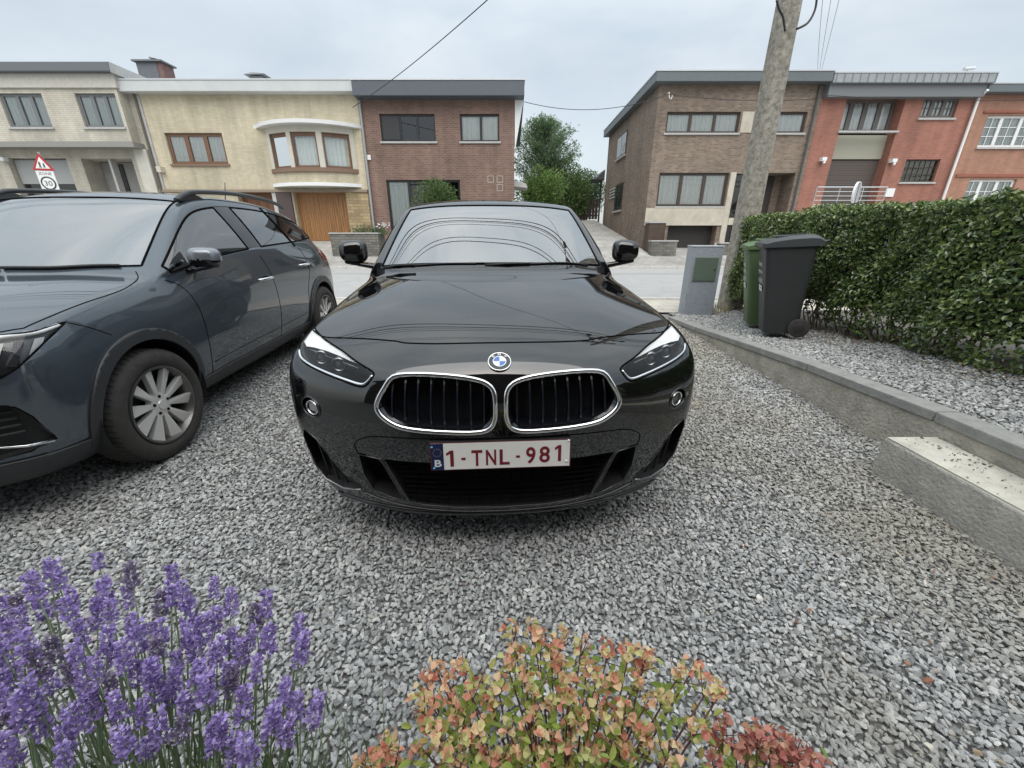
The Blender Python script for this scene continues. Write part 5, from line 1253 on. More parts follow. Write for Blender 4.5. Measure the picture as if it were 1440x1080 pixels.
# ---- mirrors, wipers, interior, lights
for sd in (-1, 1): blob_mirror(bc_, sd, sd * .83, sd * 1.005, 1.50, 1.635, 1.080, 1.225, M_paint, M_gblack, cut=.22)
for P in ([(-.69, 1.385), (-.45, 1.240), (-.10, 1.188)], [(-.05, 1.186), (.25, 1.196), (.60, 1.315)]):
    q = proj(BVa, resample(catmull(P, 5, False), 16), 'z', 2, -1, .004); b = MB(); b.tube(q, [.0055 - .004 * abs(k / 15 - .5) for k in range(16)], 6); o = b.build('wiper', M_plast, bc_, smooth=True)
    b = MB(); b.tube([q[6] + Vector((0, -.002, .003)), q[3] + Vector((0, -.008, .002)), q[0] + Vector((0, -.012, -.01))], .005, 6); sub(b, 'wiper_arm', M_plast, o, smooth=True)
dress(bc_, body, M_glassB, M_glassR, (.83, 3.50), .345, .235, .902, .245, dict(n=10, wi=.018, wo=.026, tw=.012, m=mat('dark_alloy', (.12, .12, .13), .25, .9), alt=True, skew=.06), .378)
b = MB(); b.box(-.66, .66, 1.36, 1.62, .55, 1.0); b.build('dashboard', M_int, bc_, bevel=.05)
for x_ in (-.36, .36): seat(bc_, x_, 2.05, .50)
b = MB(); b.box(-.6, .6, 2.95, 3.4, .5, .66); b.box(-.6, .6, 3.35, 3.5, .55, 1.15); b.build('rear_bench', M_seat, bc_, bevel=.04)
steering(bc_, .36, 1.74, 1.00)
b = MB(); b.box(-.13, .13, 2.02, 2.04, 1.325, 1.39); b.tube([(0, 2.03, 1.39), (0, 2.0, 1.44)], .012, 6); b.build('rear_view_mirror', M_plast, bc_, bevel=.008)
b = MB(); b.add([(-.12, 1.93, 1.43), (.12, 1.93, 1.43), (.05, 1.78, 1.37), (-.05, 1.78, 1.37), (-.12, 1.95, 1.40), (.12, 1.95, 1.40), (.05, 1.80, 1.345), (-.05, 1.80, 1.345)], [(0, 1, 2, 3), (7, 6, 5, 4), (0, 4, 5, 1), (1, 5, 6, 2), (2, 6, 7, 3), (3, 7, 4, 0)]); b.build('sensor_housing', M_int, bc_)
for sd in (-1, 1):
    q = proj(BV, [(sd * .50, .93), (sd * .62, .96), (sd * .76, .95), (sd * .78, .90), (sd * .70, .87), (sd * .52, .88)], 's', 6, -1, .006); c = sum(q, Vector()) / 6
    b = MB(); b.add([tuple(p) for p in q] + [tuple(c + (p - c) * .95 + Vector((0, -.03, 0))) for p in q], [tuple(range(6))] + [(i, (i + 1) % 6, 6 + (i + 1) % 6, 6 + i) for i in range(6)]); b.build('taillight', M_red, bc_, bevel=.004)

# ================================================================ ASSEMBLE THE BLUE-GREY CAR
M_blue = car_paint('bluegrey_paint', (.075, .092, .112), .45, .32, 1.75)
ac = thing('bluegrey_suv', 'dark blue-grey compact SUV with roof rails and ten-spoke wheels, parked left of the black car', 'car', (-2.877, 1.247, gz(0, 1.247)), (R(1.03), 0, R(3.6)))
pa = part_by_mat(body2, (0,)); B2 = bvh_of(pa); B2a = bvh_of(body2)
# headlight seen along the corner diagonal
HS = [(.961, .894), (.863, .879), (.761, .880), (.62, .868), (.48, .85), (.45, .80), (.48, .765), (.60, .735), (.717, .722), (.776, .755), (.832, .80), (.892, .846)]
hsl = {}
for sd in (1, -1):
    pr_ = rot_me(pa, R(-45) * sd)      # u = (x + s)/sqrt2 on +x side
    # after rotating by -45 deg: x' = x cos + s sin = u ; y' = -x sin + s cos = depth
    Q = HS if sd > 0 else [(-a, c) for a, c in HS]
    o_, i_ = cut_surface(pr_, Q, 's', (-.8, .3)); pa = rot_me(o_, R(45) * sd); hsl[sd] = rot_me(i_, R(45) * sd)
GR = [(.800, .400), (.792, .531), (.770, .590), (.70, .625), (.50, .635), (.46, .40), (.60, .352), (.74, .372)]
MG = [(-.42, .74), (-.36, .80), (.36, .80), (.42, .74), (.34, .62), (-.34, .62)]
for sd in (1, -1): pa, _i = cut_surface(pa, [(sd * a, c) for a, c in GR], 's', (-.2, .7))
pa, _i = cut_surface(pa, MG, 's', (-.2, .7))
def circ(s_, z_, r, n=84): return [(s_ + r * math.cos(2 * math.pi * k / n), z_ + r * math.sin(2 * math.pi * k / n)) for k in range(n)]
clad = []
for s_ in (.82, 3.386):
    for sd in (1, -1):
        pa, piece = cut_surface(pa, circ(s_, .372, .408), 'x', (.35, 1.2) if sd > 0 else (-1.2, -.35))
        piece, _i = cut_surface(piece, circ(s_, .355, .362), 'x', (.35, 1.2) if sd > 0 else (-1.2, -.35)); clad.append(piece)
def split_z(me, zc):
    r = []
    for up in (1, 0):
        bm = bmesh.new(); bm.from_mesh(me); bmesh.ops.bisect_plane(bm, geom=bm.verts[:] + bm.edges[:] + bm.faces[:], plane_co=(0, 0, zc), plane_no=(0, 0, 1), clear_inner=bool(up), clear_outer=not up)
        m = bpy.data.meshes.new('z'); bm.to_mesh(m); bm.free(); r.append(m)
    return r
pa, low = split_z(pa, .338)
thicken(link('body', pa, M_blue, ac, smooth=True), .004)
M_clad = mat('cladding_grey', (.035, .037, .040), .45, bump=.06, bs=400)
o = link('lower_cladding', low, M_clad, ac, smooth=True); thicken(o, .012, off=.4)
for me in clad: o = link('arch_cladding', me, M_clad, ac, smooth=True); thicken(o, .016, off=.6)
for sd in (1, -1):
    e = bvh_of(hsl[sd]); hd = link('headlight', hsl[sd], M_clear, ac, smooth=True); inn = Vector((-sd * .6, .8, 0)).normalized()
    bm = bmesh.new(); bm.from_mesh(hsl[sd]); bmesh.ops.remove_doubles(bm, verts=bm.verts, dist=1e-5)
    bmesh.ops.translate(bm, verts=bm.verts, vec=inn * .035); bmesh.ops.scale(bm, verts=bm.verts, vec=(1, 1, 1)); me = bpy.data.meshes.new('h'); bm.to_mesh(me); bm.free()
    o = link('housing', me, mat('lamp_housing_grey', (.055, .058, .062), .25, .3), None, smooth=True); o.parent = hd
    boundary_tube(hsl[sd], .004, 'lamp_seal', M_gap, hd)
    ra = math.sqrt(.5)
    def dg(u, z_, off=0.):
        # shoot along the corner diagonal
        a0 = Vector((u * ra * sd + .8 * ra * sd, u * ra - .8 * ra, z_)); d_ = Vector((-ra * sd, ra, 0)); hh = B2.ray_cast(a0, d_)
        return (hh[0] if hh[0] is not None else a0 + d_ * .8) + inn * off
    b = MB(); b.tube(catmull([tuple(dg(u, z_, .010)) for u, z_ in ((.94, .888), (.86, .872), (.76, .872), (.64, .862), (.54, .848))], 5, False), [.004] + [.010] * 18 + [.006, .004], 6); sub(b, 'daytime_light', M_lamp, hd, smooth=True)
    for q in range(5):
        u0 = .56 + q * .058; b = MB(); P = [dg(u0, .755, .03), dg(u0 + .03, .75, .03), dg(u0 + .085, .85, .012), dg(u0 + .055, .85, .012)]; b.add([tuple(p) for p in P], [(0, 1, 2, 3)]); sub(b, 'reflector', M_lamp if q % 2 == 0 else mat('dark_chrome', (.25, .25, .27), .2, 1.0), hd)
    f = lambda P: [(sd * a, c) for a, c in P]
    I3 = proj(B2, f(GR), 's', -1, 1, 0); o = loops_recess([tuple(p) for p in I3], (0, 1, 0), .05, .9).build('side_intake', M_plast, ac)
    outline_tube(B2, I3, .003, 'edge', M_gap, o, k=1)
    q = proj(B2, f([(.795, .395), (.74, .402), (.66, .425), (.58, .455)]), 's', -1, 1, .0); b = MB(); b.tube(q, [.009, .007, .004, .003], 6, flat=.6); sub(b, 'silver_blade', M_chrome, o, smooth=True)
    b = MB()
    for k in range(5): z_ = .46 + k * .035; q = proj(B2, f([(.755, z_), (.65, z_), (.5, z_)]), 's', -1, 1, -.03); b.tube(q, .006, 5)
    sub(b, 'bars', M_plast, o)
    L_ = lambda pts, nm, r=.0028, n=40: line_on(B2, pts, 'x', sd * 2, -sd, r, nm, M_gap, ac, n=n)
    L_([(1.20, 1.0), (1.27, .965), (1.325, .88), (1.345, .73), (1.335, .52), (1.35, .34)], 'door_gap'); L_([(2.29, 1.075), (2.34, .95), (2.37, .8), (2.375, .6), (2.37, .34)], 'door_gap'); L_([(3.10, 1.11), (3.15, 1.0), (3.14, .87), (3.02, .70), (2.97, .50), (2.95, .36)], 'door_gap')
    L_([(1.26, .965), (1.10, .975), (.95, .965)], 'fender_gap', n=14) if False else None
    L_([(1.36, .415), (1.9, .425), (2.4, .43), (2.93, .45)], 'crease_shade', .0022); L_([(.534, .888), (.60, .85), (.68, .79)], 'bumper_gap', .0022, 12)  # crease on the door is a dark line, its shade put into the colour
    line_on(B2, [(sd * .775, .40), (sd * .790, .50), (sd * .797, .68), (sd * .800, .85), (sd * .785, .98), (sd * .745, 1.10), (sd * .70, 1.155)], 'z', 2, -1, .003, 'bonnet_gap', M_gap, ac, n=50)
    for s_, z_ in ((2.135, .885), (2.95, .935)):
        q = proj(B2, [(s_, z_), (s_ + .05, z_ + .004), (s_ + .15, z_ + .006), (s_ + .21, z_ + .004)], 'x', sd * 2, -sd, .0); q[1] += Vector((sd * .03, 0, 0)); q[2] += Vector((sd * .035, 0, 0)); q[3] += Vector((sd * .012, 0, 0))
        b = MB(); b.tube(catmull([tuple(p) for p in q], 6, False), .012, 8, flat=.8); hn = b.build('door_handle', M_chrome, ac, smooth=True)
        b = MB(); c = proj(B2, [(s_ + .1, z_ - .004)], 'x', sd * 2, -sd, .001)[0]; b.add([tuple(c + Vector((0, .07 * math.cos(a), .028 * math.sin(a)))) for a in np.linspace(0, 2 * math.pi, 20, endpoint=False)], [tuple(range(20))]); sub(b, 'recess_shade', M_gap, hn)  # flat dark ellipse painted as the shade behind the handle
    rl = catmull([(sd * .625, 1.78, 1.480), (sd * .630, 1.87, 1.522), (sd * .632, 2.02, 1.550), (sd * .625, 2.5, 1.570), (sd * .613, 3.0, 1.556), (sd * .598, 3.30, 1.525), (sd * .58, 3.44, 1.495)], 6, False)
    b = MB(); b.tube(rl, .017, 8, flat=1.25); ro = b.build('roof_rail', mat('rail_dark', (.07, .072, .075), .35, .6), ac, smooth=True)
    b = MB(); b.add([(sd * .60, 1.80, 1.47), (sd * .64, 1.80, 1.47), (sd * .64, 2.08, 1.50), (sd * .60, 2.08, 1.50), (sd * .615, 1.86, 1.515), (sd * .640, 1.86, 1.515), (sd * .640, 1.96, 1.535), (sd * .615, 1.96, 1.535)], [(0, 3, 2, 1), (4, 5, 6, 7), (0, 1, 5, 4), (1, 2, 6, 5), (2, 3, 7, 6), (3, 0, 4, 7)]); sub(b, 'rail_foot', M_plast, ro, bevel=.008)
    blob_mirror(ac, sd, sd * .845, sd * 1.03, 1.36, 1.50, 1.055, 1.185, mat('mirror_grey', (.20, .22, .25), .22, .3, coat=1), M_gblack, cut=.42)
    line_on(B2a, [(2.84, 1.475), (2.93, 1.30), (3.04, 1.12)], 'x', sd * 2, -sd, .016, 'window_divider', M_gap, ac, off=-.006)
    # black triangle ahead of the side window
    q = proj(B2a, [(1.19, 1.015), (1.30, 1.035), (1.44, 1.05), (1.44, 1.155), (1.36, 1.12)], 'x', sd * 2, -sd, .004); b = MB(); b.add([tuple(p) for p in q], [(0, 1, 2, 3, 4)]); b.build('sail_panel', M_plast, ac)
    q = proj(B2, [(3.60, 1.02), (3.72, 1.05), (3.84, 1.04), (3.88, .96), (3.80, .90), (3.68, .93)], 'x', sd * 2, -sd, .008); c = sum(q, Vector()) / 6
    b = MB(); b.add([tuple(p) for p in q] + [tuple(p - Vector((sd * .03, 0, 0))) for p in q], [tuple(range(6))] + [(i, (i + 1) % 6, 6 + (i + 1) % 6, 6 + i) for i in range(6)]); b.build('taillight', M_red, ac, bevel=.003)
M3 = proj(B2, MG, 's', -1, 1, 0); o = loops_recess([tuple(p) for p in M3], (0, 1, 0), .05, .95).build('front_grille', M_plast, ac); outline_tube(B2, M3, .006, 'frame', M_chrome, o, k=1)
b = MB()
for k in range(5): z_ = .645 + k * .032; b.tube([(-.36, .05, z_), (0, .035, z_), (.36, .05, z_)], .006, 5)
sub(b, 'bars', M_plast, o)
line_on(B2, [(-.775, .40), (-.5, .16), (0, .10), (.5, .16), (.775, .40)], 'z', 2, -1, .003, 'bonnet_gap', M_gap, ac, n=60)
dress(ac, body2, M_glassB, M_glassR, (.82, 3.386), .333, .215, .893, .231, dict(n=10, wi=.011, wo=.034, tw=.020, m=mat('alloy_grey', (.66, .645, .62), .3, .3), rot=.10), .362)
b = MB(); b.box(-.66, .66, 1.16, 1.45, .55, .985); b.build('dashboard', M_int, ac, bevel=.05)
for x_ in (-.36, .36): seat(ac, x_, 1.90, .55)
b = MB(); b.box(-.6, .6, 2.75, 3.2, .55, .72); b.box(-.6, .6, 3.15, 3.3, .6, 1.2); b.build('rear_bench', M_seat, ac, bevel=.04)
steering(ac, .36, 1.56, 1.02)
b = MB(); b.box(-.12, .12, 1.80, 1.82, 1.37, 1.43); b.build('rear_view_mirror', M_plast, ac, bevel=.008)
for P in ([(-.64, 1.165), (-.3, 1.067), (.05, 1.058)], [(.08, 1.058), (.35, 1.075), (.62, 1.158)]):
    q = proj(B2a, resample(catmull(P, 5, False), 14), 'z', 2, -1, .010); b = MB(); b.tube(q, .009, 6); b.build('wiper', M_plast, ac, smooth=True)
b = MB(); b.tube([(.06, 3.30, 1.53), (.06, 3.33, 1.56), (.06, 3.40, 1.74)], [.008, .006, .003], 6); b.build('antenna', M_plast, ac, smooth=True)
# ================================================================ SMALL THINGS AND PLANTS
def ray(px, py, t): dx = (px - 720) / FPX; v = (540 - py) / FPX; return Vector((dx * t, t * (CT + v * ST), CAMZ + t * (-ST + v * CT)))
def ray_z(px, py, z): v = (540 - py) / FPX; return ray(px, py, (z - CAMZ) / (-ST + v * CT))
def leafmesh(P, dirs, ups, Ls, Ws, fold=.25, droop=.12):
    """P base points, dirs along the leaf, ups roughly the leaf normal (n,3) -> 6-vertex folded leaves"""
    n = len(P); d_ = dirs / (np.linalg.norm(dirs, axis=1)[:, None] + 1e-9); s = np.cross(d_, ups); s /= (np.linalg.norm(s, axis=1)[:, None] + 1e-9); u = np.cross(s, d_)
    L_ = Ls[:, None]; W_ = Ws[:, None]
    pts = [P, P + d_ * L_ * .3 + s * W_ * .42 + u * W_ * fold, P + d_ * L_ * .68 + s * W_ * .38 + u * (W_ * fold - L_ * droop * .4), P + d_ * L_ - u * L_ * droop,
           P + d_ * L_ * .68 - s * W_ * .38 + u * (W_ * fold - L_ * droop * .4), P + d_ * L_ * .3 - s * W_ * .42 + u * W_ * fold]
    V = np.stack(pts, 1).reshape(-1, 3); base = 6 * np.arange(n)[:, None]
    F = np.concatenate([base + np.array([[0, 1, 2, 3]]), base + np.array([[0, 3, 4, 5]])], 1).reshape(-1, 4)
    return V, F
def unit(n): v = rng.normal(size=(n, 3)); return v / np.linalg.norm(v, axis=1)[:, None]
def leafmat(name, ramp, rough=.45, trans=.25, spec=.5):
    if name in MATS: return MATS[name]
    m = mat(name, ramp[0][1], rough, island=ramp, spec=spec); t = m.node_tree; b = t.nodes['Principled BSDF']
    tr = t.nodes.new('ShaderNodeBsdfTranslucent'); mx = t.nodes.new('ShaderNodeMixShader'); mx.inputs[0].default_value = trans
    src = b.inputs['Base Color'].links[0].from_socket; t.links.new(src, tr.inputs[0]); o = [q for q in t.nodes if q.type == 'OUTPUT_MATERIAL'][0]
    t.links.new(b.outputs[0], mx.inputs[1]); t.links.new(tr.outputs[0], mx.inputs[2]); t.links.new(mx.outputs[0], o.inputs[0]); return m
M_bark = mat('bark', (.10, .075, .055), .9, var=.3, vs=20)
def local(par, o):       # geometry written in world coordinates under a placed root
    o.location = -Vector(par.location); return o
# ---------------------------------------------------------------- hedge
t = thing('hedge', 'dense trimmed evergreen hedge with glossy leaves behind the wheelie bins', 'hedge', (4.0, 3.0, .3))
def wob(y, z): return .06 * np.sin(y * 2.3 + z * 1.7) + .05 * np.sin(y * 5.1 - z * 3.1 + 1) + .035 * np.sin(y * 11 + z * 9)
def hedge_leaves(n, face):
    y = rng.uniform(-.9, 6.45, n)
    if face == 'front':
        z = rng.uniform(.33, 1.53, n) ; dep = rng.exponential(.05, n); x = 3.52 - wob(y, z) + dep + np.clip((.62 - z), 0, 1) * .35 - .05
        nn = np.stack([-np.ones(n), np.zeros(n), np.full(n, .45)], 1)
        k = (z > .55) | (rng.random(n) < .55); 
    elif face == 'top':
        x = rng.uniform(3.46, 4.5, n); z = 1.53 + .025 * np.sin(y * 3) + .03 * np.sin(y * 7 + x * 5) - rng.exponential(.035, n); x = x - wob(y, z * 0 + 1.5) * .5; nn = np.stack([np.zeros(n) - .3, np.zeros(n), np.ones(n)], 1); k = np.ones(n, bool)
    elif face == 'back':
        z = rng.uniform(.4, 1.5, n); x = 4.5 - rng.exponential(.05, n); nn = np.stack([np.ones(n), np.zeros(n), np.full(n, .4)], 1); k = np.ones(n, bool)
    else:
        x = rng.uniform(3.5, 4.5, n); z = rng.uniform(.3, 1.52, n); y = 6.45 - rng.exponential(.05, n); nn = np.stack([np.zeros(n), np.ones(n), np.full(n, .4)], 1); k = np.ones(n, bool)
    P = np.stack([x, y, z - .10 * (y / 6.0) * 0], 1)[k]; nn = nn[k]; m = len(P)
    dirs = np.array([[0, 0, -.35]]) + unit(m) * .9 + nn * .35; ups = nn + unit(m) * .75
    sz = rng.uniform(.028, .05, m); return leafmesh(P, dirs, ups, sz, sz * .62, .18, .15)
Vs, Fs, o_ = [], [], 0
for n, fc in ((42000, 'front'), (20000, 'top'), (4000, 'back'), (3500, 'end')):
    V, F = hedge_leaves(n, fc); Vs.append(V); Fs.append(F + o_); o_ += len(V)
M_hedge = leafmat('hedge_leaf', [(0, (.04, .075, .022)), (.35, (.095, .155, .042)), (.7, (.165, .24, .065)), (.9, (.25, .32, .095)), (.975, (.40, .44, .20)), (1, (.45, .5, .42))], .26, .18, .9)
local(t, bulk('leaves', np.concatenate(Vs), np.concatenate(Fs), M_hedge, t))
b = MB()
for k in range(150):
    y = random.uniform(-.8, 6.3); x = random.uniform(3.55, 3.95); z0 = ztop(y)
    P = [(x, y, z0 - .02)]
    for q in range(3): P.append((P[-1][0] + random.uniform(-.08, .05), P[-1][1] + random.uniform(-.10, .10), P[-1][2] + random.uniform(.10, .2)))
    b.tube(P, [.011, .008, .006, .004], 5)
local(t, b.build('stems', mat('twig', (.13, .10, .075), .9, var=.25, vs=30), t))
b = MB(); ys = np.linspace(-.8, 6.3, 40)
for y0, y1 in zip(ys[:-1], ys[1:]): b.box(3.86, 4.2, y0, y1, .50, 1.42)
local(t, b.build('dark_core', mat('hedge_core', (.012, .016, .009), 1, var=.4, vs=20), t))  # solid dark boxes, the shade inside the hedge put into their colour
# dead leaves under the hedge
n = 900; P = np.stack([rng.uniform(3.05, 3.75, n), rng.uniform(1.2, 4.6, n), np.zeros(n)], 1); P[:, 2] = [ztop(y) + .015 + .05 * max(0, min(1, (x - 3.2) / .5)) for x, y in P[:, :2]]
k = rng.random(n) < np.clip((P[:, 0] - 3.0) / .45, .04, 1); P = P[k]; n = len(P)
V, F = leafmesh(P, unit(n) * [1, 1, .15], np.tile([[0, 0, 1.]], (n, 1)) + unit(n) * .4, rng.uniform(.02, .04, n), rng.uniform(.012, .02, n))
tag(bulk('leaf_litter', V, F, leafmat('dry_leaf', [(0, (.10, .06, .035)), (.6, (.20, .12, .06)), (.9, (.16, .15, .06)), (1, (.35, .28, .16))], .8, .05)), 'dry brown leaves scattered on gravel along the hedge foot', 'leaves', kind='stuff')
# ---------------------------------------------------------------- bins
def bin_(name, label, loc, rz, c, lidc, H=.98, wd=.46, dp=.48, lines=True, axle=True):
    t = thing(name, label, 'bin', loc, (0, R(-3), rz)); m = mat(name + '_plastic', c, .42, bump=.05, bs=250, var=.05, vs=6); ml = mat(name + '_lid', lidc, .42, bump=.05, bs=250)
    def ring(z, k):   # rounded rectangle, front at x=0 facing -x
        x0 = .11 * (1 - k); x1 = dp - .035 * (1 - k) - .02; y0 = .045 * (1 - k); y1 = wd - .045 * (1 - k); r = .05; P = []
        for cx, cy, a0 in ((x1 - r, y1 - r, 0), (x0 + r, y1 - r, 90), (x0 + r, y0 + r, 180), (x1 - r, y0 + r, 270)):
            for q in range(5): a = R(a0 + 22.5 * q); P.append((cx + r * math.cos(a), cy + r * math.sin(a), z))
        return P
    b = MB(); zs = [.03, .05, .30, .60, H - .07, H - .065, H - .03]; ks = [-.05, 0, .28, .6, .96, 1.10, 1.12]; n = 20
    vs = []
    for z, k in zip(zs, ks): vs += ring(z, k)
    b.add(vs, [(j * n + i, j * n + (i + 1) % n, (j + 1) * n + (i + 1) % n, (j + 1) * n + i) for j in range(len(zs) - 1) for i in range(n)] + [tuple(range(n))]); b.build('body', m, t, sharp=35)
    # lid : gently domed, hinged at the back
    b = MB(); lx0, lx1, ly0, ly1 = -.035, dp + .015, -.022, wd + .022
    prof = [(0, H - .045), (0, H - .005), (.03, H + .012), (.10, H + .030), (.25, H + .048), (.42, H + .052), (lx1 - lx0 - .05, H + .045), (lx1 - lx0, H + .015), (lx1 - lx0, H - .03)]
    vs = []
    for a, z in prof:
        for q in range(9):
            yy = ly0 + (ly1 - ly0) * q / 8; ed = (1 if q in (0, 8) else 0); vs.append((lx0 + a, yy, z - (.026 if ed and .02 < a < .56 else 0) + .006 * math.sin(math.pi * q / 8)))
    m_ = len(prof); b.add(vs, [(j * 9 + i, j * 9 + i + 1, (j + 1) * 9 + i + 1, (j + 1) * 9 + i) for j in range(m_ - 1) for i in range(8)])
    for i in (0, 8):
        for j in range(m_ - 1): b.quad(vs[j * 9 + i], vs[(j + 1) * 9 + i], (vs[(j + 1) * 9 + i][0], vs[(j + 1) * 9 + i][1], H - .05), (vs[j * 9 + i][0], vs[j * 9 + i][1], H - .05))
    ld = b.build('lid', ml, t, sharp=35)
    b = MB(); b.box(.10, .42, wd * .28, wd * .72, H + .040, H + .064); sub(b, 'lid_ridge', ml, ld, bevel=.008)
    b = MB(); b.box(.14, .36, wd * .34, wd * .66, H + .065, H + .070); sub(b, 'lid_inset', mat('lid_inset_dark', (.03, .035, .045), .4), ld)
    b = MB(); b.tube([(dp + .0, .06, H - .02), (dp + .07, .08, H - .01), (dp + .07, wd - .08, H - .01), (dp + .0, wd - .06, H - .02)], .014, 8); b.build('handle', m, t, smooth=True)
    for y_ in (-.012, wd - .035):
        b = MB(); b.lathe([(y_, .02), (y_, .075), (y_ + .008, .098), (y_ + .04, .098), (y_ + .048, .075), (y_ + .048, .02)], 28, 'y', (dp - .06, 0, .10)); w_ = b.build('wheel', M_tyre, t, sharp=40)
        b = MB(); b.lathe([(y_ - .004, .002), (y_ - .004, .045), (y_ + .002, .055)], 24, 'y', (dp - .06, 0, .10)); sub(b, 'hub', mat('hub_dark', (.03, .03, .03), .4), w_, sharp=40)
    b = MB(); b.tube([(dp - .06, .0, .10), (dp - .06, wd, .10)], .012, 8); b.build('axle', M_gap, t)
    # lettering on the front
    fx = lambda z: .11 * (1 - (z - .05) / (H - .12)) - .0035
    z1 = .70; org = Vector((fx(z1), wd * .5, z1)); ux = Vector((0, -1, 0)); uz = Vector((-.11 / (H - .12), 0, 1)).normalized(); nn = Vector((-1, 0, 0))
    o = glyphs([('Ensemble,', -.10, .10, .03, .085), ('gérons bien', -.12, .12, -.055, .005), ('nos déchets!', -.12, .12, -.14, -.08)], 'lettering', M_white, t, org, ux, uz, nn, .003)
    b = MB(); zc = .50; b.add([org + ux * u + uz * (zc - z1 + v) + nn * .0035 for u, v in ((-.085, -.03), (.085, -.03), (.085, .03), (-.085, .03))], [(0, 1, 2, 3)]); st = b.build('sticker', M_white, t)
    glyphs([('||l|l', -.05, .03, -.012, .012)], 'sticker_marks', M_black, st, org + uz * (zc - z1), ux, uz, nn, .0042)
    return t
bin_('black_bin', 'dark grey wheelie bin, nearer of two, with white lettering on its narrow front', (2.67, 4.26, ztop(4.3) + .01), R(-22), (.035, .038, .040), (.055, .06, .065))
bin_('green_bin', 'green wheelie bin standing between the dark grey bin and the concrete pole', (2.86, 4.90, ztop(4.9) + .01), R(-22), (.085, .135, .06), (.10, .16, .07), H=.985)
# ---------------------------------------------------------------- utility cabinet
t = thing('utility_cabinet', 'blue-grey stone-effect utility cabinet with small dark green door', 'cabinet', (2.69, 6.13, .07), (0, 0, R(-7)))
M_cab = mat('cabinet_stone', (.27, .30, .335), .55, var=.16, vs=22, bump=.12, bs=120)
b = MB(); b.box(0, .43, 0, .30, -.06, 1.035); b.build('housing', M_cab, t, bevel=.006)
b = MB(); b.box(-.006, .436, -.006, .306, 1.037, 1.055); b.build('top_cover', mat('cabinet_top', (.42, .45, .48), .5, var=.06), t, bevel=.004)
b = MB(); b.box(.045, .385, -.012, -.001, .545, .895); fr2 = b.build('door_frame', mat('green_frame', (.20, .25, .21), .5), t)
b = MB(); b.box(.057, .373, -.018, -.0125, .557, .883); sub(b, 'door', mat('green_door', (.10, .135, .105), .4, var=.08, vs=4), fr2)
b = MB(); b.lathe([(-.026, .001), (-.026, .010), (-.019, .010)], 12, 'y', (.345, 0, .72)); sub(b, 'lock', M_chrome, fr2)
# ---------------------------------------------------------------- concrete pole
PX, PY = 3.66, 6.62
t = thing('concrete_pole', 'tall mottled concrete utility pole standing between cabinet and hedge', 'pole', (PX, PY, .08))
b = MB(); zs = [-.1, .5, 1, 2, 3, 4, 5, 6, 7, 7.8]; n = 8; vs = []
for z in zs:
    w_ = .155 - .0080 * z
    for (a, c) in ((1, .72), (.72, 1), (-.72, 1), (-1, .72), (-1, -.72), (-.72, -1), (.72, -1), (1, -.72)): vs.append((a * w_, c * w_, z))
b.add(vs, [(j * n + i, j * n + (i + 1) % n, (j + 1) * n + (i + 1) % n, (j + 1) * n + i) for j in range(len(zs) - 1) for i in range(n)] + [tuple(range(len(vs) - n, len(vs)))])
def lich(m, tt, bs, co):
    n_ = tt.nodes.new; l = tt.links.new; nz = n_('ShaderNodeTexNoise'); nz.inputs['Scale'].default_value = 14; nz.inputs['Detail'].default_value = 9; nz.inputs['Roughness'].default_value = .75; l(co.outputs['Object'], nz.inputs['Vector'])
    r = n_('ShaderNodeValToRGB'); r.color_ramp.elements[0].position = .38; r.color_ramp.elements[1].position = .66; r.color_ramp.elements[0].color = (.16, .145, .12, 1); r.color_ramp.elements[1].color = (.42, .40, .35, 1); l(nz.outputs['Fac'], r.inputs[0]); l(r.outputs[0], bs.inputs['Base Color'])
    bp = n_('ShaderNodeBump'); bp.inputs['Strength'].default_value = .5; bp.inputs['Distance'].default_value = .02; l(nz.outputs['Fac'], bp.inputs['Height']); l(bp.outputs[0], bs.inputs['Normal'])
b.build('shaft', mat('pole_concrete', (.3, .28, .24), .9, extra=lich), t)
for z in (6.25, 6.95):
    b = MB(); b.box(-.75, .75, -.05, .05, z, z + .08); ca = b.build('cross_arm', mat('arm_steel', (.10, .10, .10), .6, .4), t)
    for x_ in (-.7, -.3, .3, .7): b = MB(); b.lathe([(z + .08, .02), (z + .12, .045), (z + .16, .03), (z + .2, .045), (z + .22, .01)], 10, 'z', (x_, 0, 0)); sub(b, 'insulator', mat('insulator_dark', (.05, .035, .03), .3), ca)
b = MB(); b.tube([(0, .1, 7.3), (-.1, .9, 7.6), (-.15, 1.6, 7.7)], .03, 8); la = b.build('lamp_arm', mat('arm_steel', (.10, .10, .10), .6, .4), t)
b = MB(); b.lathe([(7.58, .002), (7.6, .16), (7.68, .14), (7.76, .06), (7.78, .001)], 20, 'z', (-.15, 1.75, 0)); sub(b, 'lamp_head', mat('lamp_grey2', (.12, .12, .13), .5), la, smooth=True)
for pts in ([(1092, 0), (1096, 14), (1101, 24), (1104, 44)], [(1149, -6), (1146, 14), (1136, 32), (1120, 41)]):
    P = [ray(a, c, (PY - .2) / (CT + (540 - c) / FPX * ST)) - Vector((PX, PY, .08)) for a, c in pts]; b = MB(); b.tube(catmull([tuple(p) for p in P], 6, False), .014, 6); b.build('cable_loop', M_black, t, smooth=True)
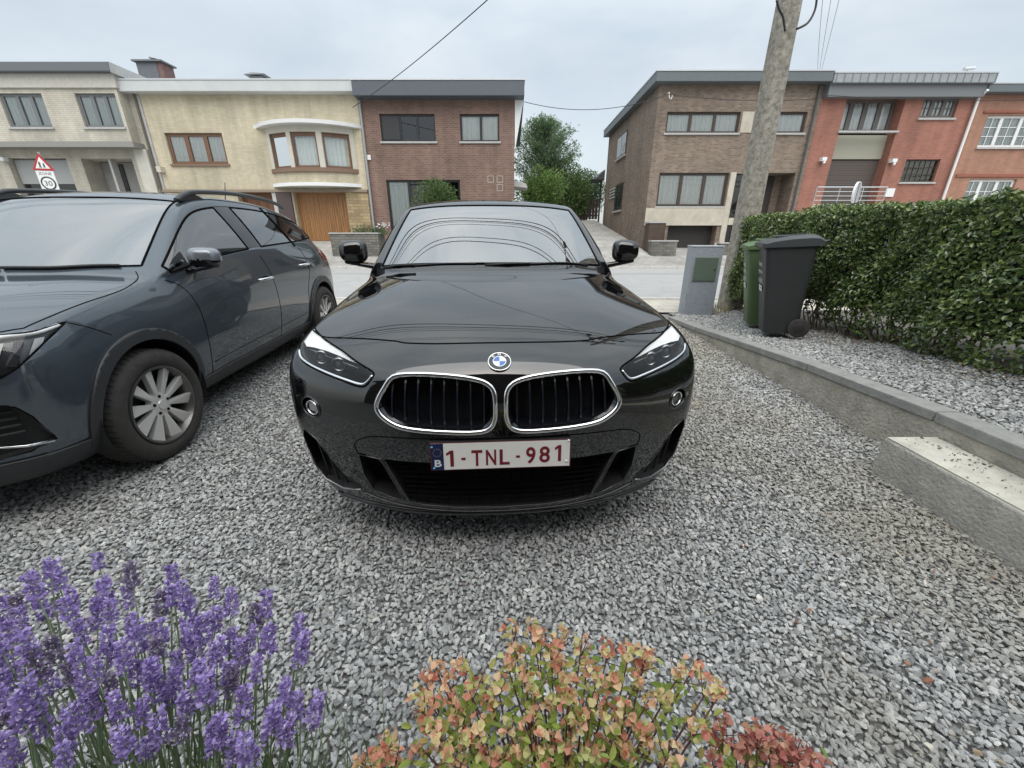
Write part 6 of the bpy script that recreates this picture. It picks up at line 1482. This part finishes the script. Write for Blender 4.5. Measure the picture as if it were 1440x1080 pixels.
# ivy at its foot
t = thing('ivy', 'ivy climbing the foot of the concrete pole beside the green bin', 'ivy', (3.75, 6.45, .1))
n = 900; z = rng.uniform(.05, 1.15, n) ** 1.0; a = rng.uniform(-1.9, .6, n); r = .20 + rng.exponential(.03, n) + .05 * (1.1 - z); P = np.stack([PX + .02 + r * np.cos(a), PY + r * np.sin(a), z + .05], 1); k = rng.random(n) < np.clip(1.25 - z, .1, 1); P = P[k]; m_ = len(P)
nn = np.stack([np.cos(a[k]), np.sin(a[k]), np.zeros(m_)], 1); V, F = leafmesh(P, unit(m_) * .7 + [[0, 0, -.6]], nn + unit(m_) * .5, rng.uniform(.025, .05, m_), rng.uniform(.02, .04, m_))
local(t, bulk('leaves', V, F, leafmat('ivy_leaf', [(0, (.03, .05, .02)), (.5, (.07, .10, .04)), (.8, (.16, .12, .07)), (1, (.25, .2, .12))], .5, .1), t))
b = MB()
for q in range(7):
    a0 = random.uniform(-1.7, .3); P = [(PX + .19 * math.cos(a0 + .1 * j), PY + .19 * math.sin(a0 + .1 * j), .05 + j * .16) for j in range(6)]; b.tube(P, .006, 5)
local(t, b.build('stems', M_bark, t))
# dry grass by the pole
t = thing('grass_tuft', 'dry straw-coloured grass tuft between the cabinet and the concrete pole', 'grass', (3.3, 6.3, .1)); b = MB()
for q in range(130):
    x, y = random.gauss(3.28, .13), random.gauss(6.28, .07); h_ = random.uniform(.06, .24); dx, dy = random.uniform(-.07, .07), random.uniform(-.05, .05)
    b.add([(x - .003, y, .09), (x + .003, y, .09), (x + dx * .5 + .002, y + dy * .5, .09 + h_ * .6), (x + dx, y + dy, .09 + h_)], [(0, 1, 2), (0, 2, 3)])
local(t, b.build('blades', leafmat('straw', [(0, (.30, .25, .13)), (.6, (.42, .36, .2)), (1, (.18, .2, .08))], .8, .2), t, fixn=False))
# ---------------------------------------------------------------- cables
M_cable = mat('cable_black', (.02, .02, .022), .5)
def cable(label, a, c, sag, r=.012, group=None, n=36):
    a, c = Vector(a), Vector(c); mid = (a + c) / 2; o = thing('cable', label, 'cable', a, group=group) if False else None
    P = [a + (c - a) * k / n - Vector((0, 0, 4 * sag * (k / n) * (1 - k / n))) for k in range(n + 1)]; b = MB(); b.tube([p - a for p in P], r, 6)
    ob = b.build('overhead_cable', M_cable, None, smooth=True); ob.location = a; tag(ob, label, 'cable', group); return ob
hz_ = fp(497, 152, D0)
cable('black cable sagging from the yellow house corner up across the sky', (hz_[0], D0 - .1, hz_[1]), (PX, PY, 7.1), .30)
a = fp(737, 143, D0 - .5); c = fp(936, 134, D0 - .3); cable('thin cable spanning the driveway gap between the two brown brick houses', (a[0], D0 - .5, a[1]), (c[0], D0 - .3, c[1]), .38)
a = fp(940, 133, D0 - .5); c = fp(1150, 139, D0 - .5); cable('thin pale cable along the top of the mottled brown facade', (a[0], D0 - .5, a[1]), (c[0], D0 - .5, c[1]), .12, .010)
a = fp(1152, 133, D0 - .55); c = fp(1440, 140, D0 - .55); cable('thin pale cable across the top of the red brick facade', (a[0], D0 - .55, a[1]), (c[0] + 1, D0 - .55, c[1]), .10, .010)
for k, (dx, z_) in enumerate(((0, 7.25), (.35, 7.3), (.7, 7.3))):
    a = fp(1150 + 2 * k, 104, D0 + 2.9); cable('thin cable rising steeply beside the concrete pole to the roof vent', (a[0], D0 + 2.9, a[1]), (PX + dx, PY, z_), .5, .006, 'cables rising beside the pole')
for k, (dx, z_) in enumerate(((-.7, 7.17), (-.3, 7.17), (.3, 6.47), (.7, 6.47), (0, 6.05), (0, 5.8))):
    for e in (-34, 38): cable('street cable overhead, seen only reflected in the car windscreens', (PX, PY + dx * .4, z_), (e, PY + dx * .4 + .3, z_ + .2), .9 + .08 * k, .013 if k < 4 else .024, 'overhead street cables')
# ---------------------------------------------------------------- road signs on the far pavement
SX, SY = -16.95, 16.0
t = thing('road_signs', 'red-bordered children warning triangle above a white ZONE 30 plate on one post', 'road sign', (SX, SY, .2), (0, 0, R(14)))
b = MB(); b.tube([(0, .04, -.1), (0, .04, 3.85)], .035, 10); b.build('post', mat('galv', (.45, .46, .47), .5, .4), t)
def tri(s, z, y0, y1): b = MB(); P = [(-s / 2, z), (s / 2, z), (0, z + s * .866)]; b.prism(P, lambda p: (p[0], y0, p[1]), lambda p: (p[0], y1, p[1])); return b
tr_ = tri(.64, 3.26, -.02, 0).build('warning_triangle', mat('sign_red', (.45, .03, .04), .4), t); sub(tri(.43, 3.32, -.024, -.021), 'white_field', M_white, tr_)
b = MB()
for x_, h_ in ((-.055, .17), (.06, .12)):
    b.lathe([(-.001, .001), (-.001, .024), (.001, .024)], 10, 'y', (x_, -.026, 3.345 + h_ * .85 + .02)); P = [(-.035, 0), (-.012, 0), (0, .05), (.012, 0), (.035, 0), (.02, .55 * h_), (.03, h_), (-.03, h_), (-.02, .55 * h_)]
    b.add([(x_ + p[0], -.026, 3.34 + p[1] * .85) for p in P], [(0, 1, 2, 5, 8), (2, 3, 4, 5), (5, 6, 7, 8)])
sub(b, 'children_symbol', M_black, tr_)
b = MB(); b.box(-.26, .26, -.02, 0, 2.45, 3.24); pl_ = b.build('zone_plate', M_white, t)
glyphs([('ZONE', -.19, .19, 3.11, 3.20)], 'zone_text', M_black, pl_, Vector((0, -.021, 0)), (1, 0, 0), (0, 0, 1), (0, -1, 0), .002)
for nm, r, d_, m_ in (('limit_ring', .225, .022, mat('ring_dark', (.04, .04, .045), .4)), ('limit_field', .175, .025, M_white)):
    b = MB(); b.lathe([(-d_, .001), (-d_, r), (-.0201, r)], 32, 'y', (0, 0, 2.84)); sub(b, nm, m_, pl_)
glyphs([('30', -.115, .115, 2.76, 2.92)], 'limit_text', M_black, pl_, Vector((0, -.026, 0)), (1, 0, 0), (0, 0, 1), (0, -1, 0), .002)
# ---------------------------------------------------------------- planters and low walls across the road
B_grst = brick('grey_stone_wall', (.20, .19, .17), (.12, .115, .105), (.10, .10, .09), bw=.3, bh=.1, ms=.012, off=.4)
def lowwall(label, px0, px1, py0, yy, th, zb, bm=B_grst, name='garden_wall'):
    x0, z1 = fp(px0, py0, yy); x1, _ = fp(px1, py0, yy); t = thing(name, label, 'wall', ((x0 + x1) / 2, yy, zb)); b = MB(); b.box(x0, x1, yy, yy + th, zb, z1 - .05); local(t, b.build('masonry', bm, t)); b = MB(); b.box(x0 - .03, x1 + .03, yy - .03, yy + th + .03, z1 - .048, z1); local(t, b.build('coping', M_sill, t)); return x0, x1, z1
lowwall('low grey stone planter wall in front of the varnished garage door', 463, 531, 327, 17.2, .9, .25)
lowwall('low grey stone wall at the foot of the sloping driveway', 917, 953, 338, 17.7, .35, .25)
lowwall('square dark brown brick planter at the corner of the mottled brick house', 914, 937, 312, 18.5, .6, .3, brick('dark_brown_brick', (.10, .06, .045), (.07, .045, .035), (.08, .07, .06)), 'brick_planter')
b0 = lowwall('low grey stone wall right of the low garage, behind the cabinet', 1013, 1034, 341, 17.9, .3, .25)
def bush(name, label, c, rad, n, ramp, ls=.09, mname='bush_leaf', cat='shrub', stem=True, spiky=0, group=None):
    t = thing(name, label, cat, (c[0], c[1], c[2] - rad[2]), group=group); nc = 16
    cen = unit(nc) * np.cbrt(rng.random(nc))[:, None] * .62; rr = rng.uniform(.30, .52, nc); q = rng.integers(0, nc, n)
    u = unit(n); P = cen[q] + u * (rr[q] * (1 - rng.exponential(.16, n).clip(0, .8)))[:, None]
    P = P * np.array(rad)[None] * (1 + .12 * rng.random((n, 1))) + np.array(c)[None]
    if spiky: P[:, 2] += spiky * rng.exponential(.2, n) * (rng.random(n) < .2)
    d_ = u + unit(n) * .8 + [[0, 0, .2]]; s = rng.uniform(.6, 1.3, n) * ls; V, F = leafmesh(P, d_, u + unit(n) * .8, s, s * .5)
    local(t, bulk('foliage', V, F, leafmat(mname, ramp, .5, .25), t))
    if stem:
        b = MB()
        for k in range(6):
            e = Vector(c) + Vector((random.uniform(-.5, .5) * rad[0], random.uniform(-.5, .5) * rad[1], random.uniform(-.2, .6) * rad[2])); s0 = Vector((c[0] + random.uniform(-.05, .05), c[1], c[2] - rad[2] - .3)); b.tube([s0, s0.lerp(e, .4) + Vector((0, 0, .1)), e], [.05 * max(rad[0], .6), .035 * max(rad[0], .6), .012], 6)
        local(t, b.build('branches', M_bark, t))
    return t
G1 = [(0, (.05, .09, .03)), (.5, (.09, .16, .05)), (.85, (.15, .23, .07)), (1, (.22, .30, .10))]
G2 = [(0, (.08, .15, .04)), (.5, (.15, .26, .07)), (.85, (.22, .35, .10)), (1, (.33, .43, .14))]
G3 = [(0, (.035, .07, .03)), (.5, (.065, .12, .05)), (.85, (.10, .17, .07)), (1, (.15, .22, .09))]
bush('round_shrub', 'round green shrub in front of the red-brown brick house', (-3.05, 18.2, 2.35), (1.35, .9, 1.2), 7000, G1, .085, 'shrub_leaf')
bush('low_plant', 'small dark green plant inside the grey stone planter', (-6.0, 17.7, 1.45), (.9, .3, .25), 1200, G3, .06, 'low_leaf', 'plant', False)
b = MB(); t = thing('white_flowers', 'small bunch of white flowers at the right end of the stone planter', 'flowers', (-5.3, 17.4, 1.5))
for k in range(26): x, y, z = random.gauss(0, .13), random.gauss(0, .08), random.gauss(.14, .05); b.lathe([(z - .02, .002), (z, .035), (z + .02, .002)], 7, 'z', (x, y, 0))
b.build('blossoms', M_white, t); b = MB()
for k in range(10): b.tube([(random.gauss(0, .05), 0, -.25), (random.gauss(0, .1), random.gauss(0, .05), .12)], .006, 4)
b.build('stems', mat('green_stem', (.06, .12, .03), .7), t)
# tall feathery tree behind
def tall_tree(label, x, y, zb, H, rad, n, ramp, ls, name='tall_tree', mname='tree_leaf'):
    t = thing(name, label, 'tree', (x, y, zb)); b = MB(); b.tube([(0, 0, -.2), (.05, 0, H * .5), (0, 0, H * .93)], [.16, .10, .02], 8); brs = []
    for k in range(110):
        h_ = H * (.12 + .82 * (k / 110)); a = random.uniform(0, 6.28); L_ = rad * math.sin(math.pi * min(1, .18 + .80 * h_ / H)) ** .7 * random.uniform(.55, 1.05) + .15; e = Vector((math.cos(a) * L_, math.sin(a) * L_, h_ + L_ * random.uniform(.25, .75))); s0 = Vector((0, 0, h_)); b.tube([s0, s0.lerp(e, .5) + Vector((0, 0, -.05)), e], [.035, .02, .006], 5); brs.append((s0, e))
    b.build('trunk', M_bark, t)
    q = rng.integers(0, len(brs), n); A_ = np.array([tuple(s) for s, e in brs])[q]; E_ = np.array([tuple(e) for s, e in brs])[q]; k = rng.uniform(.15, 1.05, n)[:, None]; P = A_ + (E_ - A_) * k + rng.normal(0, .26, (n, 3)) * (1.2 - k * .8)
    d_ = (E_ - A_) / np.linalg.norm(E_ - A_, axis=1)[:, None] + unit(n) * .8; s = rng.uniform(.6, 1.3, n) * ls; V, F = leafmesh(P, d_, unit(n) + [[0, 0, .6]], s, s * .32); bulk('crown', V, F, leafmat(mname, ramp, .5, .25), t)
tall_tree('tall feathery grey-green tree rising behind the red-brown brick house', 2.05, 30, 2.2, 6.1, 2.35, 26000, [(0, (.09, .15, .08)), (.5, (.15, .23, .12)), (.85, (.21, .30, .16)), (1, (.29, .37, .21))], .15)
def bushes(specs):
    for k, (lab, c, rad, n, ramp, mn) in enumerate(specs): bush('garden_shrub', lab, c, rad, n, ramp, .12, mn, group='shrubs beside the driveway')
bushes([('bright green shrub below the feathery tree, beside the driveway', (1.75, 26.0, 3.7), (1.7, 1.1, 1.6), 8500, G2, 'bright_leaf'),
        ('broad mid-green bush right of the bright green shrub', (3.75, 29.0, 3.9), (1.75, 1.2, 1.9), 8500, G1, 'shrub_leaf'),
        ('dark bush at the driveway top near the wooden gate', (5.7, 33.0, 4.2), (1.9, 1.2, 1.9), 7500, G3, 'low_leaf')])
for lab, c, rad, mn, rp in (('far dark green tree crown above the driveway, left one', (4.2, 42, 5.2), (2.3, 2, 2.4), 'low_leaf', G3), ('far mid-green tree crown above the driveway, right one', (7.2, 44, 5.0), (2.4, 2, 2.2), 'shrub_leaf', G1)): bush('distant_tree', lab, c, rad, 5000, rp, .2, mn, 'tree')
bush('street_bush', 'green bush at the left edge beside the grey-beige house', (-21.6, 17.6, 1.8), (1.0, .8, 1.3), 2500, G1, .1, 'shrub_leaf')
# gate at the end of the driveway
t = thing('wooden_gate', 'dark wooden gate with lean-to roof beside the mottled brick house at the driveway end', 'gate', (5.0, 29.5, 2.2))
b = MB()
for k in range(9): b.box(-.95 + k * .21, -.77 + k * .21, 0, .04, .1, 1.35)
b.build('boards', M_brown, t)
b = MB(); b.box(-1.0, .95, .045, .09, .3, .4); b.box(-1.0, .95, .045, .09, 1.0, 1.1); b.build('rails', M_brown, t)
for x_ in (-1.05, .97): b = MB(); b.box(x_, x_ + .1, -.03, .09, -.1, 2.5); b.build('post', M_brown, t)
b = MB(); b.add([(.2, -.6, 2.5), (1.1, -.6, 2.5), (1.1, 1.5, 2.5), (.2, 1.5, 2.5), (.6, -.6, 2.6), (1.1, -.6, 3.1), (1.1, 1.5, 3.1), (.6, 1.5, 2.6)], [(0, 3, 2, 1), (0, 1, 5, 4), (1, 2, 6, 5), (2, 3, 7, 6), (3, 0, 4, 7), (4, 5, 6, 7)]); b.build('roof', M_roof, t)

# ---------------------------------------------------------------- lavender
M_lav = leafmat('lavender_petal', [(0, (.20, .14, .30)), (.35, (.38, .28, .58)), (.75, (.56, .44, .82)), (1, (.80, .70, .95))], .6, .3)
M_lavs = mat('lavender_stem', (.14, .19, .10), .7, var=.2, vs=30); M_lavl = leafmat('lavender_leaf', [(0, (.07, .12, .04)), (.6, (.12, .19, .07)), (1, (.24, .27, .12))], .7, .25)
def spike_mesh(seed):
    r = np.random.default_rng(seed); n = int(r.integers(120, 170)); Ln = r.uniform(.042, .060); wh = r.integers(5, 7)
    lev = r.integers(0, wh, n); z = lev / wh * Ln + r.normal(0, .0022, n); a = r.uniform(0, 2 * np.pi, n); rad = (.0085 - .0035 * lev / wh) * r.uniform(.3, 1.15, n)
    P = np.stack([rad * np.cos(a), rad * np.sin(a), z], 1); u = np.stack([np.cos(a), np.sin(a), r.uniform(.1, 1.3, n)], 1) + r.normal(0, .35, (n, 3)); s = r.uniform(.0048, .0085, n)
    V, F = leafmesh(P, u, r.normal(size=(n, 3)), s, s * .9, .25, .2); me = bpy.data.meshes.new('flower_spike'); me.from_pydata([tuple(v) for v in V], [], [tuple(int(i) for i in f) for f in F]); me.update(); me.materials.append(M_lav if seed % 8 else leafmat('lavender_faded', [(0, (.16, .13, .20)), (.5, (.30, .25, .36)), (.85, (.42, .34, .56)), (1, (.38, .33, .26))], .7, .25)); return me
LM = [spike_mesh(100 + k) for k in range(8)]
LP = [(205, 125), (155, 210), (245, 175), (405, 90), (540, 170), (530, 245), (435, 240), (455, 300), (395, 330), (300, 250), (300, 310), (185, 290), (80, 280), (25, 320), (60, 380), (90, 340), (345, 400), (540, 370), (700, 170), (695, 240), (655, 285), (750, 255), (770, 320), (865, 210), (935, 280), (870, 340), (820, 390), (650, 390), (645, 460), (560, 430), (435, 430), (760, 420), (800, 450), (880, 480), (935, 430), (1070, 290), (1040, 340), (1010, 420), (1085, 435), (1205, 385), (1210, 480), (130, 460), (60, 540), (30, 590), (180, 540), (410, 560), (355, 620), (510, 500), (560, 560), (490, 700), (385, 700), (230, 580), (300, 560), (40, 660), (710, 590), (690, 650), (640, 620), (760, 680), (840, 640), (920, 550), (930, 610), (1040, 540), (1150, 640), (1190, 700), (1260, 720), (1160, 790), (880, 790), (870, 830), (740, 790), (660, 800), (600, 850), (530, 840), (280, 830), (270, 900), (180, 770), (60, 880), (20, 750), (5, 480), (10, 430), (950, 880), (1010, 890), (1100, 760), (985, 700), (620, 560), (460, 600), (150, 640), (110, 720), (330, 760), (580, 720), (800, 560), (980, 480), (720, 500), (240, 470), (350, 520), (470, 470)]
lv = thing('lavender', 'purple flowering lavender clump with grey-green stems in the lower left corner', 'lavender', (-.55, .35, -.03)); lo = Vector(lv.location)
st = MB(); cnt = 0
for k, (zx, zy) in enumerate(LP):
    px, py = zx / 2.88, 760 + zy / 2.88; z = .60 - .10 * (py - 790) / 290 + random.uniform(-.03, .03); p = ray_z(px, py + 8, z); base = Vector((-.55 + (p.x + .55) * .45 + random.uniform(-.06, .06), .30 + (p.y - .45) * .35 + random.uniform(-.04, .04), 0))
    mid = base.lerp(p, .5) + Vector((random.uniform(-.02, .02), random.uniform(-.02, .02), .03)); ax = (p - mid).normalized(); C_p = catmull([tuple(base), tuple(mid), tuple(p)], 4, False)
    st.tube([Vector(q) - lo for q in C_p], [.0016] * (len(C_p) - 1) + [.0011], 5)
    o = bpy.data.objects.new('flower_spike', LM[k % 8]); col.objects.link(o); o.parent = lv; o.location = p - lo; s = random.uniform(.82, 1.2); o.scale = (s, s, s * random.uniform(.85, 1.15)); o.rotation_mode = 'QUATERNION'; o.rotation_quaternion = ax.to_track_quat('Z', 'Y') @ Matrix.Rotation(random.uniform(0, 6), 4, 'Z').to_quaternion()
for k in range(170):      # bare stems
    base = Vector((random.gauss(-.58, .20), random.gauss(.30, .07), 0)); h_ = random.uniform(.25, .50); e = base + Vector((random.gauss(0, .10), random.gauss(.06, .07), h_)); st.tube([base - lo, base.lerp(e, .5) + Vector((0, 0, .02)) - lo, e - lo], [.0015, .0014, .0008], 4)
st.build('stems', M_lavs, lv, smooth=True)
n = 5200; P = np.stack([rng.normal(-.60, .22, n), rng.normal(.28, .085, n), rng.uniform(.02, .34, n)], 1); d_ = np.stack([rng.normal(0, .35, n) + (P[:, 0] + .6) * .8, rng.normal(.15, .35, n), np.ones(n)], 1); s = rng.uniform(.035, .075, n)
V, F = leafmesh(P, d_, unit(n), s, s * .085, .1, .1); bulk('leaves', V - np.array([tuple(lo)]), F, M_lavl, lv)
# ---------------------------------------------------------------- pink-leaved plants
M_pink = leafmat('pink_bract', [(0, (.60, .20, .15)), (.18, (.74, .34, .24)), (.4, (.82, .52, .34)), (.62, (.80, .62, .38)), (.8, (.68, .64, .30)), (1, (.44, .50, .16))], .6, .35)
M_red2 = leafmat('red_bract', [(0, (.40, .12, .11)), (.4, (.58, .24, .20)), (.8, (.66, .38, .27)), (1, (.56, .48, .25))], .6, .3)
M_lime = leafmat('lime_leaf', [(0, (.20, .29, .05)), (.5, (.33, .42, .09)), (.85, (.45, .46, .13)), (1, (.50, .36, .14))], .55, .35)
M_rst = mat('red_stem', (.13, .055, .045), .6)
def bracts(name, label, pts, m, loc, seed, zt=.50, leaves=True):
    t = thing(name, label, 'plant', loc); L0 = np.array(loc); Ps, Ds, Us, Ss = [], [], [], []; Pl, Dl, Ul, Sl = [], [], [], []; b = MB()
    for zx, zy in pts:
        px, py = 480 + zx / 2, 840 + zy / 2; c = ray_z(px, py, zt - .10 * (py - 880) / 200 + random.uniform(-.025, .025)); k = random.randint(10, 16)
        for q in range(k):
            u = unit(1)[0]; u[2] = abs(u[2]) * .8 + .1; off = u * random.uniform(.004, .020); Ps.append(np.array(c) + off); v_ = unit(1)[0]; Ds.append(v_ * .9 + u * .5); Us.append(u + unit(1)[0] * .5); Ss.append(random.uniform(.010, .0165))
        base = Vector((loc[0] + (c.x - loc[0]) * .30 + random.uniform(-.02, .02), loc[1] + (c.y - loc[1]) * .3 + random.uniform(-.02, .02), 0)); mid = base.lerp(c, .55) + Vector((random.uniform(-.015, .015), random.uniform(-.015, .015), .01)); b.tube([base - Vector(loc), mid - Vector(loc), c - Vector(loc)], [.0028, .0022, .0014], 5)
        for q in range(3): e = c + Vector((random.gauss(0, .015), random.gauss(0, .015), random.uniform(.0, .018))); b.tube([c.lerp(mid, .12) - Vector(loc), e - Vector(loc)], .0009, 4)
        if leaves:
            for q in range(19):
                k_ = random.uniform(.12, .8); p = c.lerp(mid if k_ < .5 else base, k_ if k_ < .5 else k_ * .9) + Vector((random.gauss(0, .022), random.gauss(0, .022), random.gauss(0, .012))); a = random.uniform(0, 6.28); Pl.append(tuple(p)); Dl.append((math.cos(a), math.sin(a), random.uniform(-.2, .5))); Ul.append((random.uniform(-.4, .4), random.uniform(-.4, .4), 1)); Sl.append(random.uniform(.013, .028))
    b.build('stems', M_rst, t, smooth=True)
    V, F = leafmesh(np.array(Ps), np.array(Ds), np.array(Us), np.array(Ss), np.array(Ss) * 1.35, .2, .25); bulk('bracts', V - L0, F, m, t)
    if leaves: V, F = leafmesh(np.array(Pl), np.array(Dl), np.array(Ul), np.array(Sl), np.array(Sl) * .5, .15, .15); bulk('leaves', V - L0, F, M_lime, t)
MAINP = [(480, 95), (540, 100), (615, 115), (675, 140), (750, 150), (810, 155), (855, 175), (590, 150), (265, 200), (340, 195), (300, 240), (240, 250), (215, 300), (305, 285), (360, 260), (395, 255), (465, 185), (520, 205), (545, 260), (440, 250), (690, 200), (715, 235), (640, 240), (830, 235), (845, 200), (955, 210), (990, 200), (1035, 255), (1060, 280), (910, 285), (865, 290), (800, 320), (700, 330), (640, 280), (580, 300), (530, 345), (555, 395), (270, 385), (230, 350), (330, 330), (380, 375), (420, 300), (740, 310), (780, 380), (850, 385), (1000, 370), (730, 430), (690, 440), (640, 430), (440, 455), (400, 460), (470, 370), (600, 410), (870, 430), (930, 440), (300, 440), (230, 430), (500, 150), (560, 120), (250, 300), (350, 400), (500, 430), (560, 460), (650, 360), (790, 440), (330, 460), (760, 250), (610, 200)]
bracts('pink_plant', 'bushy plant with salmon-pink bracts and lime leaves, at the bottom centre', MAINP, M_pink, (.10, .42, -.03), 1)
bracts('pink_plant', 'small pinkish plant just left of the bushy salmon-pink one, cut by the frame', [(130, 410), (100, 440), (150, 455), (60, 462), (120, 470), (90, 470)], M_pink, (-.16, .36, -.03), 2, .44)
bracts('red_plant', 'low darker red-leaved plant right of the bushy salmon-pink one, at the frame bottom', [(1075, 365), (1060, 400), (1045, 460), (1180, 380), (1230, 400), (1280, 430), (1330, 460), (1150, 420), (1200, 450), (1240, 460), (1110, 440), (1170, 400), (1210, 425), (1260, 445), (1140, 455), (1300, 465)], M_red2, (.45, .36, -.03), 3, .42)
